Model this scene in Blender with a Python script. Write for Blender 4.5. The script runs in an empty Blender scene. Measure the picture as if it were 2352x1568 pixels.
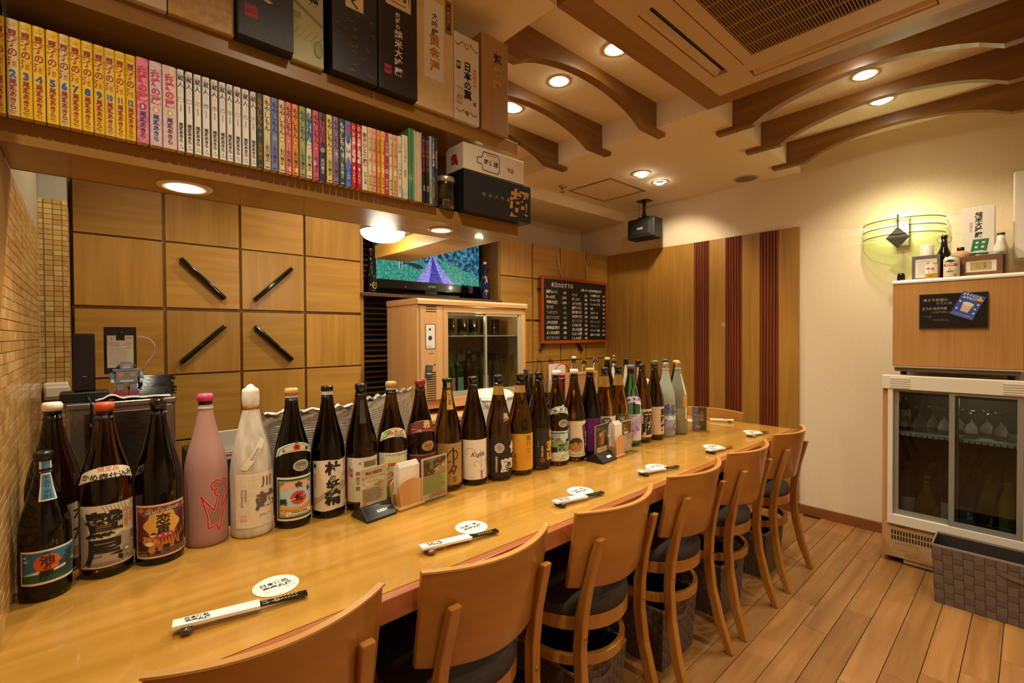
import bpy, bmesh, math, random
from math import sin, cos, pi, radians, sqrt, atan2, hypot
from mathutils import Vector, Matrix
S = bpy.context.scene
COL = S.collection
rnd = random.Random(11)

# ---------------------------------------------------------------- camera, world, light levels, exposure
cam_d = bpy.data.cameras.new('camera')
cam = bpy.data.objects.new('camera', cam_d)
COL.objects.link(cam)
cam_d.sensor_width = 36.0
cam_d.lens = 1083.13 / 2352 * 36.0
cam_d.clip_start = 0.02
_yaw, _pit, _rol = .835423815, .0144314060, -.00542000341
def _axes():
    X = (sin(_yaw), 0, cos(_yaw)); Y = (-cos(_yaw), 0, sin(_yaw)); Z = (0, -1, 0)
    cp, sp, cr, sr = cos(_pit), sin(_pit), cos(_rol), sin(_rol)
    def rot(v):
        x, y, z = v[0], cp * v[1] - sp * v[2], sp * v[1] + cp * v[2]
        return (cr * x - sr * y, sr * x + cr * y, z)
    return rot(X), rot(Y), rot(Z)
_ax = _axes()
cam.matrix_world = Matrix(((_ax[0][0], -_ax[0][1], -_ax[0][2], 0), (_ax[1][0], -_ax[1][1], -_ax[1][2], 0),
                           (_ax[2][0], -_ax[2][1], -_ax[2][2], 1.27), (0, 0, 0, 1)))
S.camera = cam
W = bpy.data.worlds.new('world'); S.world = W; W.use_nodes = True
W.node_tree.nodes['Background'].inputs[0].default_value = (1.0, .85, .65, 1)
W.node_tree.nodes['Background'].inputs[1].default_value = 0.0
S.view_settings.view_transform = 'Standard'
S.view_settings.look = 'None'
S.view_settings.exposure = -0.12
S.view_settings.gamma = 1.0
S.view_settings.use_curve_mapping = False
S.cycles.caustics_reflective = False
S.cycles.caustics_refractive = False
S.cycles.max_bounces = 10
S.cycles.diffuse_bounces = 5
S.cycles.glossy_bounces = 4
S.cycles.transmission_bounces = 10
S.cycles.transparent_max_bounces = 10
S.cycles.sample_clamp_indirect = 4.0
WARM = (1.0, .885, .65)
E_DOWN = 36      # ceiling downlights
E_SHELF = 11     # small downlights under the book shelf
E_SCONCE = 4
E_KITCHEN = 26   # downlights over the bar keeper's side

# ---------------------------------------------------------------- helpers
def hx(h):
    c = [int(h[i:i + 2], 16) / 255 for i in (0, 2, 4)]
    return tuple(x / 12.92 if x <= .04045 else ((x + .055) / 1.055) ** 2.4 for x in c) + (1.0,)
MATS = {}
def newmat(name):
    m = bpy.data.materials.new(name); m.use_nodes = True
    return m, m.node_tree, m.node_tree.nodes['Principled BSDF']
def pm(h, rough=.55, metal=0.0, spec=.5, coat=0.0):
    k = ('p', h, rough, metal, spec, coat)
    if k not in MATS:
        m, t, b = newmat('paint_' + h)
        b.inputs['Base Color'].default_value = hx(h)
        b.inputs['Roughness'].default_value = rough
        b.inputs['Metallic'].default_value = metal
        b.inputs['Specular IOR Level'].default_value = spec
        b.inputs['Coat Weight'].default_value = coat
        b.inputs['Coat Roughness'].default_value = .06
        MATS[k] = m
    return MATS[k]
def glass(h, rough=.02, ior=1.46, key=''):
    k = ('g', h, rough, ior)
    if k not in MATS:
        m, t, b = newmat('glass_' + h)
        b.inputs['Base Color'].default_value = hx(h)
        b.inputs['Roughness'].default_value = rough
        b.inputs['Transmission Weight'].default_value = 1.0
        b.inputs['IOR'].default_value = ior
        MATS[k] = m
    return MATS[k]
def pane(h, alpha=.06, key=0):
    """thin clear sheet: mostly see-through with a gloss reflection"""
    k = ('n', h, alpha)
    if k not in MATS:
        m, t, b = newmat('pane_' + h)
        out = t.nodes['Material Output']
        tr = t.nodes.new('ShaderNodeBsdfTransparent'); tr.inputs[0].default_value = hx(h)
        gl = t.nodes.new('ShaderNodeBsdfGlossy'); gl.inputs['Roughness'].default_value = .03
        lw = t.nodes.new('ShaderNodeLayerWeight'); pw = t.nodes.new('ShaderNodeMath'); pw.operation = 'POWER'; pw.inputs[1].default_value = 5.0
        ad = t.nodes.new('ShaderNodeMath'); ad.operation = 'MULTIPLY_ADD'; ad.inputs[1].default_value = .6; ad.inputs[2].default_value = alpha
        ge = t.nodes.new('ShaderNodeNewGeometry'); iv = t.nodes.new('ShaderNodeMath'); iv.operation = 'SUBTRACT'; iv.inputs[0].default_value = 1.0
        mu = t.nodes.new('ShaderNodeMath'); mu.operation = 'MULTIPLY'; mx = t.nodes.new('ShaderNodeMixShader')
        t.links.new(lw.outputs['Facing'], pw.inputs[0]); t.links.new(pw.outputs[0], ad.inputs[0]); t.links.new(ge.outputs['Backfacing'], iv.inputs[1])
        t.links.new(ad.outputs[0], mu.inputs[0]); t.links.new(iv.outputs[0], mu.inputs[1]); t.links.new(mu.outputs[0], mx.inputs[0])
        t.links.new(tr.outputs[0], mx.inputs[1]); t.links.new(gl.outputs[0], mx.inputs[2])
        t.links.new(mx.outputs[0], out.inputs['Surface'])
        MATS[k] = m
    return MATS[k]
def frost(h, trans=.5, rough=.3):
    """milky satin glass: part diffuse, part see-through, part translucent"""
    k = ('f', h, trans, rough)
    if k not in MATS:
        m, t, b = newmat('frosted_' + h)
        b.inputs['Base Color'].default_value = hx(h); b.inputs['Roughness'].default_value = rough
        b.inputs['Transmission Weight'].default_value = trans; b.inputs['IOR'].default_value = 1.25
        tl = t.nodes.new('ShaderNodeBsdfTranslucent'); tl.inputs[0].default_value = hx(h)
        mx = t.nodes.new('ShaderNodeMixShader'); mx.inputs[0].default_value = .3
        t.links.new(b.outputs[0], mx.inputs[1]); t.links.new(tl.outputs[0], mx.inputs[2]); t.links.new(mx.outputs[0], t.nodes['Material Output'].inputs['Surface'])
        MATS[k] = m
    return MATS[k]
def emit(h, s):
    k = ('e', h, s)
    if k not in MATS:
        m, t, b = newmat('glow_' + h)
        b.inputs['Base Color'].default_value = (0, 0, 0, 1)
        b.inputs['Emission Color'].default_value = hx(h)
        b.inputs['Emission Strength'].default_value = s
        MATS[k] = m
    return MATS[k]
def wood(key, c1, c2, axis='x', scale=1.0, rough=.4, coat=0.0, bump=.03, c3=None, along=2.0, across=38.0):
    """straight-grained timber; grain runs along the given object axis"""
    k = ('w', key, axis)
    if k in MATS: return MATS[k]
    m, t, b = newmat('wood_' + key + '_' + axis)
    N, L = t.nodes, t.links
    tc = N.new('ShaderNodeTexCoord'); oi = N.new('ShaderNodeObjectInfo')
    ml = N.new('ShaderNodeVectorMath'); ml.operation = 'SCALE'; ml.inputs[0].default_value = (17.3, 9.1, 23.7)
    L.new(oi.outputs['Random'], ml.inputs['Scale'])
    ad = N.new('ShaderNodeVectorMath'); ad.operation = 'ADD'
    L.new(tc.outputs['Object'], ad.inputs[0]); L.new(ml.outputs[0], ad.inputs[1])
    mp = N.new('ShaderNodeMapping')
    s = [across * scale] * 3; s['xyz'.index(axis)] = along * scale
    mp.inputs['Scale'].default_value = s
    L.new(ad.outputs[0], mp.inputs[0])
    n1 = N.new('ShaderNodeTexNoise'); n1.inputs['Scale'].default_value = 1.0; n1.inputs['Detail'].default_value = 5; n1.inputs['Roughness'].default_value = .6; n1.inputs['Distortion'].default_value = .35
    L.new(mp.outputs[0], n1.inputs['Vector'])
    mp2 = N.new('ShaderNodeMapping'); s2 = [7.0 * scale] * 3; s2['xyz'.index(axis)] = .7 * scale
    mp2.inputs['Scale'].default_value = s2; L.new(ad.outputs[0], mp2.inputs[0])
    n2 = N.new('ShaderNodeTexNoise'); n2.inputs['Scale'].default_value = 1.0; n2.inputs['Detail'].default_value = 3; n2.inputs['Distortion'].default_value = 1.2
    L.new(mp2.outputs[0], n2.inputs['Vector'])
    mx = N.new('ShaderNodeMix'); mx.data_type = 'FLOAT'; mx.inputs[0].default_value = .45
    L.new(n1.outputs['Fac'], mx.inputs[2]); L.new(n2.outputs['Fac'], mx.inputs[3])
    cr = N.new('ShaderNodeValToRGB'); cr.color_ramp.elements[0].position = .33; cr.color_ramp.elements[1].position = .67
    cr.color_ramp.elements[0].color = hx(c1); cr.color_ramp.elements[1].color = hx(c2)
    if c3:
        e = cr.color_ramp.elements.new(.42); e.color = hx(c3)
    L.new(mx.outputs[0], cr.inputs[0])
    hsv = N.new('ShaderNodeHueSaturation'); mr = N.new('ShaderNodeMapRange'); mr.inputs[3].default_value = .9; mr.inputs[4].default_value = 1.08
    L.new(oi.outputs['Random'], mr.inputs[0]); L.new(mr.outputs[0], hsv.inputs['Value']); L.new(cr.outputs[0], hsv.inputs['Color'])
    L.new(hsv.outputs[0], b.inputs['Base Color'])
    b.inputs['Roughness'].default_value = rough
    b.inputs['Coat Weight'].default_value = coat; b.inputs['Coat Roughness'].default_value = .05
    if bump:
        bp = N.new('ShaderNodeBump'); bp.inputs['Strength'].default_value = bump; bp.inputs['Distance'].default_value = .002
        L.new(n1.outputs['Fac'], bp.inputs['Height']); L.new(bp.outputs[0], b.inputs['Normal'])
    MATS[k] = m
    return m
def mottled(key, c1, c2, scale=30.0, rough=.8, bump=.1, detail=4, metal=0.0, dist=.002, stretch=None):
    """two-tone noise with fine relief: plaster, paper, fabric, brushed steel"""
    k = ('m', key)
    if k in MATS: return MATS[k]
    m, t, b = newmat('mottled_' + key)
    N, L = t.nodes, t.links
    tc = N.new('ShaderNodeTexCoord'); mp = N.new('ShaderNodeMapping')
    mp.inputs['Scale'].default_value = stretch or (1, 1, 1)
    L.new(tc.outputs['Object'], mp.inputs[0])
    n = N.new('ShaderNodeTexNoise'); n.inputs['Scale'].default_value = scale; n.inputs['Detail'].default_value = detail
    L.new(mp.outputs[0], n.inputs['Vector'])
    cr = N.new('ShaderNodeValToRGB'); cr.color_ramp.elements[0].position = .35; cr.color_ramp.elements[1].position = .65
    cr.color_ramp.elements[0].color = hx(c1); cr.color_ramp.elements[1].color = hx(c2)
    L.new(n.outputs['Fac'], cr.inputs[0]); L.new(cr.outputs[0], b.inputs['Base Color'])
    b.inputs['Roughness'].default_value = rough; b.inputs['Metallic'].default_value = metal
    bp = N.new('ShaderNodeBump'); bp.inputs['Strength'].default_value = bump; bp.inputs['Distance'].default_value = dist
    L.new(n.outputs['Fac'], bp.inputs['Height']); L.new(bp.outputs[0], b.inputs['Normal'])
    MATS[k] = m
    return m

# --- text outlines (the built-in font), cached as flat triangle lists
_fc = bpy.data.curves.new('lettering_source', 'FONT'); _fc.resolution_u = 2
_fo = bpy.data.objects.new('lettering_source', _fc)
COL.objects.link(_fo)
_tc = {}
def glyphs(s, bold=0.0):
    k = (s, bold)
    if k not in _tc:
        _fc.body = s; _fc.offset = bold
        dg = bpy.context.evaluated_depsgraph_get(); dg.update()
        me = bpy.data.meshes.new_from_object(_fo.evaluated_get(dg))
        me.calc_loop_triangles()
        vs = [(v.co.x, v.co.y) for v in me.vertices]
        fs = [tuple(t.vertices) for t in me.loop_triangles]
        fs = [f if (vs[f[1]][0] - vs[f[0]][0]) * (vs[f[2]][1] - vs[f[0]][1]) - (vs[f[1]][1] - vs[f[0]][1]) * (vs[f[2]][0] - vs[f[0]][0]) > 0 else (f[0], f[2], f[1]) for f in fs]
        bpy.data.meshes.remove(me)
        xs = [v[0] for v in vs] or [0]
        _tc[k] = (vs, fs, min(xs), max(xs))
    return _tc[k]

class MB:
    def __init__(self): self.v = []; self.f = []; self.fm = []; self.m = 0; self.sm = []; self.smooth = False
    def face(self, idx): self.f.append(tuple(idx)); self.fm.append(self.m); self.sm.append(self.smooth)
    def add(self, vs, fs, smooth=None):
        o = len(self.v); self.v += [tuple(p) for p in vs]
        if smooth is not None: old, self.smooth = self.smooth, smooth
        for f in fs: self.face([i + o for i in f])
        if smooth is not None: self.smooth = old
        return self
    def box(self, x0, x1, y0, y1, z0, z1):
        return self.add([(x0, y0, z0), (x1, y0, z0), (x1, y1, z0), (x0, y1, z0), (x0, y0, z1), (x1, y0, z1), (x1, y1, z1), (x0, y1, z1)],
                        [(0, 3, 2, 1), (4, 5, 6, 7), (0, 1, 5, 4), (1, 2, 6, 5), (2, 3, 7, 6), (3, 0, 4, 7)])
    def hexa(self, p):  # eight corners, bottom ring then top ring
        return self.add(p, [(0, 3, 2, 1), (4, 5, 6, 7), (0, 1, 5, 4), (1, 2, 6, 5), (2, 3, 7, 6), (3, 0, 4, 7)])
    def lathe(self, prof, n=24, c=(0, 0, 0), M=None, close=True):
        vs = []; fs = []
        for r, z in prof:
            for k in range(n):
                a = 2 * pi * k / n; vs.append((r * cos(a), r * sin(a), z))
        m = len(prof)
        for i in range(m - 1):
            for k in range(n):
                k2 = (k + 1) % n
                fs.append((i * n + k, i * n + k2, (i + 1) * n + k2, (i + 1) * n + k))
        if close:
            if prof[0][0] > 1e-5: fs.append(tuple(range(n - 1, -1, -1)))
            if prof[-1][0] > 1e-5: fs.append(tuple((m - 1) * n + k for k in range(n)))
        if M is not None: vs = [tuple(M @ Vector(p)) for p in vs]
        vs = [(p[0] + c[0], p[1] + c[1], p[2] + c[2]) for p in vs]
        return self.add(vs, fs, True)
    def cyl(self, p0, p1, r, n=12, r2=None, smooth=True):
        p0, p1 = Vector(p0), Vector(p1); d = p1 - p0
        q = d.to_track_quat('Z', 'Y').to_matrix()
        return self.lathe([(r, 0), (r if r2 is None else r2, d.length)], n, tuple(p0), q)
    def tube(self, pts, r, n=8, closed=False, flat=None):
        """round (or flat = (half width, half height) rectangular) bar along a polyline"""
        P = [Vector(p) for p in pts]; rings = []
        sec = [(r * cos(2 * pi * k / n), r * sin(2 * pi * k / n)) for k in range(n)] if not flat else \
              [(-flat[0], -flat[1]), (flat[0], -flat[1]), (flat[0], flat[1]), (-flat[0], flat[1])]
        n = len(sec); m = len(P); up0 = Vector((0, 0, 1))
        for i in range(m):
            if closed: t = P[(i + 1) % m] - P[i - 1]
            else: t = P[min(i + 1, m - 1)] - P[max(i - 1, 0)]
            t.normalize()
            up = up0 if abs(t.z) < .95 else Vector((0, 1, 0))
            s = t.cross(up); s.normalize(); u = s.cross(t)
            rings.append([tuple(P[i] + s * a + u * b) for a, b in sec])
        vs = [p for rg in rings for p in rg]; fs = []
        for i in range(m if closed else m - 1):
            j = (i + 1) % m
            for k in range(n):
                k2 = (k + 1) % n
                fs.append((i * n + k, i * n + k2, j * n + k2, j * n + k))
        if not closed: fs += [tuple(range(n - 1, -1, -1)), tuple((m - 1) * n + k for k in range(n))]
        return self.add(vs, fs, not flat)
    def prism(self, pts, f0, f1):
        """polygon pts (2D) swept between two mappings 2D->3D"""
        n = len(pts); vs = [f0(*p) for p in pts] + [f1(*p) for p in pts]
        fs = [tuple(range(n - 1, -1, -1)), tuple(range(n, 2 * n))]
        fs += [(i, (i + 1) % n, n + (i + 1) % n, n + i) for i in range(n)]
        return self.add(vs, fs)
    # --- flat print mapped through fn(x, y) -> 3D; triangles longer than ml are split so they follow curves
    def tris(self, vs, fs, fn, ml=None):
        T = [[vs[i] for i in f] for f in fs]
        if ml:
            out = []
            while T:
                t = T.pop(); e = [hypot(t[i][0] - t[(i + 1) % 3][0], t[i][1] - t[(i + 1) % 3][1]) for i in range(3)]
                k = e.index(max(e))
                if e[k] > ml:
                    a, b, c = t[k], t[(k + 1) % 3], t[(k + 2) % 3]; mid = ((a[0] + b[0]) / 2, (a[1] + b[1]) / 2)
                    T.append([a, mid, c]); T.append([mid, b, c])
                else: out.append(t)
            T = out
        idx = {}; V = []; F = []
        for t in T:
            f = []
            for p in t:
                if p not in idx: idx[p] = len(V); V.append(fn(*p))
                f.append(idx[p])
            F.append(f)
        return self.add(V, F)
    def poly(self, pts, fn, ml=None):
        from mathutils.geometry import tessellate_polygon
        fs = tessellate_polygon([[Vector((p[0], p[1], 0)) for p in pts]])
        P = [tuple(p) for p in pts]; F = []
        for f in fs:
            a, b, c = (P[i] for i in f)
            F.append(tuple(f) if (b[0] - a[0]) * (c[1] - a[1]) - (b[1] - a[1]) * (c[0] - a[0]) > 0 else (f[0], f[2], f[1]))
        return self.tris(P, F, fn, ml)
    def text(self, s, size, cx, cy, fn, vert=False, bold=0.0, sx=1.0, skew=0.0, al='C', ml=None, rot=0.0, pitch=1.04):
        cr, sr = cos(rot), sin(rot)
        def put(vs, fs, ox, oy):
            q = []
            for x, y in vs:
                X = (x + ox) * size * sx + y * size * skew; Y = (y + oy) * size
                q.append((cx + X * cr - Y * sr, cy + X * sr + Y * cr))
            self.tris(q, fs, fn, ml)
        if vert:
            n = len(s)
            for i, ch in enumerate(s):
                if ch == ' ': continue
                vs, fs, a, b = glyphs(ch, bold)
                put(vs, fs, -(a + b) / 2, (n / 2 - i) * pitch - .88)
        else:
            vs, fs, a, b = glyphs(s, bold)
            put(vs, fs, {'C': -(a + b) / 2, 'L': -a, 'R': -b}[al], -.36)
        return self
    def build(self, name, mats, parent=None, bevel=0, seg=2, solid=0):
        me = bpy.data.meshes.new(name)
        me.from_pydata(self.v, [], self.f)
        for m in (mats if isinstance(mats, (list, tuple)) else [mats]): me.materials.append(m)
        me.polygons.foreach_set('material_index', self.fm)
        me.polygons.foreach_set('use_smooth', self.sm)
        me.update()
        o = bpy.data.objects.new(name, me); COL.objects.link(o)
        if parent: o.parent = parent
        if bevel:
            b = o.modifiers.new('edge', 'BEVEL'); b.width = bevel; b.segments = seg; b.limit_method = 'ANGLE'; b.angle_limit = .6
        if solid:
            b = o.modifiers.new('thickness', 'SOLIDIFY'); b.thickness = solid; b.offset = 0
        return o
def BX(name, mat, parent, *a, bevel=0): return MB().box(*a).build(name, mat, parent, bevel)
def tag(o, label, cat, group=None):
    o['label'] = label; o['category'] = cat
    if group: o['group'] = group
    return o
def thing(name, label, cat, loc=(0, 0, 0), rz=0.0, group=None):
    o = bpy.data.objects.new(name, None); COL.objects.link(o); o.empty_display_size = .05
    o.location = loc; o.rotation_euler = (0, 0, rz)
    return tag(o, label, cat, group)
def struct(o): o['kind'] = 'structure'; return o
def stuff(o): o['kind'] = 'stuff'; return o
def copy_tree(o, parent=None):
    c = o.copy(); COL.objects.link(c)
    if parent: c.parent = parent
    for ch in o.children: copy_tree(ch, c)
    return c
def P_XZ(y, x0=0, z0=0, s=1): return lambda x, z: (x0 + x * s, y, z0 + z * s)       # faces -Y
def P_YZ(x, y0=0, z0=0): return lambda a, z: (x, y0 - a, z0 + z)                    # faces -X (reads left to right towards -Y)
def P_XY(z, x0=0, y0=0): return lambda x, y: (x0 + x, y0 + y, z)                    # lies flat
def ell(cx, cy, rx, ry, n=24): return [(cx + rx * cos(2 * pi * k / n), cy + ry * sin(2 * pi * k / n)) for k in range(n)]
def rect(x0, y0, x1, y1): return [(x0, y0), (x1, y0), (x1, y1), (x0, y1)]
def star(cx, cy, r, n=5, q=.45): return [(cx + (r if k % 2 == 0 else r * q) * sin(pi * k / n), cy + (r if k % 2 == 0 else r * q) * cos(pi * k / n)) for k in range(2 * n)][::-1]
INK, WHITE, CREAM, PAPER = '15120f', 'f2ece2', 'e9ddc4', 'ddd0b8'
OAK = ('a8702c', 'c99148'); OAKP = dict(c1='a8671f', c2='cb8f3d', rough=.38)
def oak(axis): return wood('oak', '966a22', 'b8873a', axis, rough=.42)
def oakd(axis): return wood('oakd', '76521e', '936a2c', axis, rough=.45)
def beech(axis): return wood('beech', 'c8935a', 'd9a973', axis, rough=.42, across=60)
# ================================================================ the room
PLASTER = mottled('plaster', 'dec9a8', 'e4d0b0', 160, .85, .05)
CEILP = mottled('ceiling_paint', 'e6d3b0', 'ead8b6', 60, .85, .03)
XW, YB = 3.735, 2.74
fl = struct(BX('floor', pm('3a2716', .8), None, -1.4, XW + .1, -1.8, 3.2, -.08, -.006))
PLK = [wood('plank%d' % i, a, b, 'x', .8, rough=.42, coat=.08, across=30, bump=.05) for i, (a, b) in enumerate([('84572a', 'b07e46'), ('885a2c', 'b28048'), ('80532a', 'ac7a42')])]
me_cache = {}
y = .771 + .0993 * 8
row = 0
while y > -1.75:
    x = -1.4 + rnd.random() * .9
    x0 = -1.4
    while x0 < XW:
        x1 = min(x, XW)
        if x1 - x0 > .05:
            BX('plank', PLK[rnd.randrange(3)], fl, x0 + .0009, x1 - .0009, y - .0993 + .0013, y - .0013, -.007, 0, bevel=.0006)
        x0 = x1; x += .91
    y -= .0993; row += 1
wr = struct(BX('wall_right', PLASTER, None, XW, XW + .12, -1.8, 3.2, -.05, 2.62))
wb = struct(BX('wall_back', PLASTER, None, -.4, XW, 3.08, 3.2, -.05, 2.62))
struct(BX('wall_behind', PLASTER, None, -1.42, XW, -1.82, -1.7, -.05, 2.62))
struct(BX('wall_far_left', PLASTER, None, -1.42, -1.3, -1.7, 1.18, -.05, 2.62))
# ceiling: high slab, lowered corners, soffit over the closets
ce = struct(BX('ceiling', CEILP, None, -1.42, XW, -1.7, 3.08, 2.53, 2.62))
for i, b in enumerate([(2.332, XW, 1.104, 2.56), (-.12, 1.21, 1.18, 2.56), (-1.3, 1.21, 1.104, 1.18), (2.332, XW, -1.7, -.02), (-1.3, 1.21, -1.7, -.02)]):
    struct(BX('ceiling_drop', CEILP, ce, *b, 2.395, 2.53))
struct(BX('ceiling_soffit', CEILP, ce, -.12, XW, 2.56, 3.08, 2.31, 2.53))
# left wall: glazed mosaic, with a slanting timber cheek at its near end
wl = struct(BX('wall_left', pm('a99c80', .8), None, -.4, -.124, 1.18, 3.08, -.05, 2.62))
TILES = [pm(c, .22, 0, .5, .3) for c in ('c9a166', 'bf9358', 'd2ad76', 'b98c52')]
tm = [MB().box(0, .0042, .0012, .0488, .001, .0214).build('tile', m, wl) for m in TILES]
restm = MB(); cnt = 0
for c in range(26):
    for r in range(41):
        z = .722 + r * .0225; yy = 1.205 + c * .05 + (.025 if r % 2 else 0)
        if yy > 2.40: continue
        if z > 1.30 and yy < 1.29 + (z - 1.30) * .68: continue
        if c < 8 and cnt < 290:
            o = tm[rnd.randrange(4)].copy(); o.location = (-.1242 + rnd.random() * .0006, yy, z); COL.objects.link(o); cnt += 1
        else:
            restm.m = rnd.randrange(4); restm.box(-.1242, -.12 + rnd.random() * .0006, yy + .0012, yy + .0488, z + .001, z + .0214)
stuff(restm.build('tile_field', TILES, wl))
for t in tm: bpy.data.objects.remove(t)
MB().prism([(1.18, 1.10), (1.29, 1.30), (1.33, 1.35), (1.52, 1.637), (1.18, 1.637)], lambda a, z: (-.124, a, z), lambda a, z: (-.117, a, z)).build('timber_cheek', oakd('z'), wl)
# tiled pier in the corner
pr = struct(BX('pillar', pm('9d9686', .8), None, -.1235, -.047, 2.452, 2.735, .5, 2.3))
T2 = [pm(c, .25, 0, .5, .3) for c in ('cdb06c', 'b98f50', 'c4a35f', 'c0985a')]
t2 = [MB().box(0, .0225, -.0035, 0, .001, .0178).build('tile', m, pr) for m in T2]
rest2 = MB()
for r in range(56):
    z = .72 + r * .0190
    for c in range(4):
        x = -.1235 + (0 if c == 0 else .0145 + (c - 1) * .0245)
        if c == 0: rest2.m = rnd.randrange(4); rest2.box(x, x + .0125, 2.4485, 2.452, z + .001, z + .0178)
        elif c < 3 + 0:
            o = t2[rnd.randrange(4)].copy(); o.location = (x + .001, 2.452, z); COL.objects.link(o)
        else: rest2.m = rnd.randrange(4); rest2.box(x + .001, -.046, 2.4485, 2.452, z + .001, z + .0178)
    for c in range(5): rest2.m = rnd.randrange(4); rest2.box(-.047, -.0435, 2.455 + c * .056, 2.508 + c * .056, z + .001, z + .0178)
stuff(rest2.build('tile_return', T2, pr))
for t in t2: bpy.data.objects.remove(t)
# closet wall of oak panels with shadow gaps
cw = struct(MB().box(-.04, 1.238, 2.757, 2.775, 0, 2.012).box(2.366, XW, 2.757, 2.775, 0, 2.012).build('wall_closet', oakd('z'), None))
struct(BX('closet_top', oakd('x'), cw, -.04, XW, 2.757, 3.08, 2.005, 2.0148))
STK = pm('0c0b0b', .12, 0, .5, .4)
LC = [-.036, .279, .597, .916, 1.243]; LR = [.455, .772, 1.088, 1.400, 1.717, 2.0148]
RC = [2.362, 2.708, 3.047, 3.393, XW]; RR = [.39, .70, 1.045, 1.385, 1.727, 2.0148]
panels = {}
def panel_grid(cols, rows, gaps, flip, key):
    for i in range(len(cols) - 1):
        for j in range(len(rows) - 1):
            gv = .004 if (i + j) % 2 else .003
            z0, z1 = rows[j] + gaps[j][0], rows[j + 1] - gaps[j][1]
            ax = 'x' if (i + j + flip) % 2 == 0 else 'z'
            gl = .003 if i == 0 else .0065; gr = .0065
            if i == len(cols) - 2: gr = .002
            panels[(key, i, j)] = BX('panel', oak(ax), cw, cols[i] + gl, cols[i + 1] - gr, YB, 2.757, z0, z1, bevel=.001)
G = [(.004, .004), (.004, .004), (.004, .008), (.008, .004), (.004, 0.0)]
panel_grid(LC, LR, G, 0, 'L'); panel_grid(RC, RR, G, 1, 'R')
def stick(a, b, par):
    MB().cyl((a[0], 2.724, a[1]), (b[0], 2.724, b[1]), .0115, 14).build('bar_handle', STK, par, bevel=.006, seg=3)
for (a, b, i, j) in [((.340, 1.642), (.524, 1.457), 1, 3), ((.657, 1.456), (.846, 1.640), 2, 3), ((.335, 1.143), (.523, 1.323), 1, 2), ((.656, 1.322), (.842, 1.138), 2, 2)]:
    stick(a, b, panels[('L', i, j)])
for (a, b, i, j) in [((2.772, 1.135), (2.96, 1.32), 1, 2), ((3.318, 1.122), (3.13, 1.32), 2, 2), ((2.760, 1.660), (2.95, 1.48), 1, 3), ((3.318, 1.66), (3.13, 1.48), 2, 3)]:
    stick(a, b, panels[('R', i, j)])
# niche for the television
nb = struct(MB().box(1.243, 1.262, 2.742, 3.08, .0, 2.012).box(2.343, 2.362, 2.742, 3.08, .0, 2.012).box(1.262, 2.343, 3.05, 3.08, 0, 2.012).build('wall_niche', oakd('z'), None))
for (x, z) in ((2.338, 1.70), (2.338, 1.62), (2.338, 1.78)):
    MB().cyl((2.345, 2.86, z), (2.318, 2.86, z), .006, 8).build('peg', pm('3a2414', .5), nb)
struct(BX('dark_backing', pm('0b0908', .5), nb, 1.262, 2.343, 3.03, 3.05, .78, 2.01))
struct(BX('dark_cheek', pm('0b0908', .35), nb, 1.262, 1.266, 2.76, 3.03, .78, 2.01))
for k in range(34):
    z = .80 + k * .036
    if not (1.50 < z < 1.56): BX('slat', oakd('x'), nb, 1.268, 1.85, 3.016, 3.030, z, z + .013)
struct(BX('niche_shelf', pm('4d3222', .35, 0, .5, .2), nb, 1.244, 2.361, 2.72, 3.03, 1.512, 1.532, bevel=.001))
# right-hand panelling: oak boards with three reeded mahogany bands
pn = struct(BX('wall_panelling', pm('4a2d12', .6), None, 3.722, XW, 1.106, 2.738, .0, 2.015))
def yw(px):
    return {1398: 2.738, 1591: 1.871, 1626: 1.746, 1664.6: 1.616, 1704: 1.491, 1746.6: 1.363, 1791: 1.235, 1838: 1.103}[px]
for a, b in ((1398, 1591), (1626, 1664.6), (1704, 1746.6), (1791, 1838)):
    n = 2 if a == 1398 else 1; y0, y1 = yw(b), yw(a)
    for k in range(n):
        BX('board', wood('oakw', '8e6222', 'ab7c32', 'z', rough=.36, coat=.1), pn, 3.714, 3.722, y0 + (y1 - y0) * k / n + .0006, y0 + (y1 - y0) * (k + 1) / n - .0006, .067, 2.016)
MAH = wood('mahogany', '5e2713', '7d3a1d', 'z', rough=.35, coat=.2)
for a, b in ((1591, 1626), (1664.6, 1704), (1746.6, 1791)):
    y0, y1 = yw(b), yw(a); w = (y1 - y0) / 6
    for k in range(6):
        m = MB(); c = y0 + (k + .5) * w
        m.prism([(c + w * .47 * cos(t * pi / 6), .011 * sin(t * pi / 6)) for t in range(7)], lambda p, q: (3.722 - q, p, .067), lambda p, q: (3.722 - q, p, 2.016))
        m.build('reed', MAH, pn)
struct(BX('baseboard_right', wood('base', '6f4220', '8a5528', 'y', rough=.4), None, 3.718, XW, -1.7, 1.102, 0, .066, bevel=.002))
struct(BX('baseboard_panelling', wood('base', '6f4220', '8a5528', 'y', rough=.4), None, 3.706, XW, 1.106, 2.738, 0, .066, bevel=.002))

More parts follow.
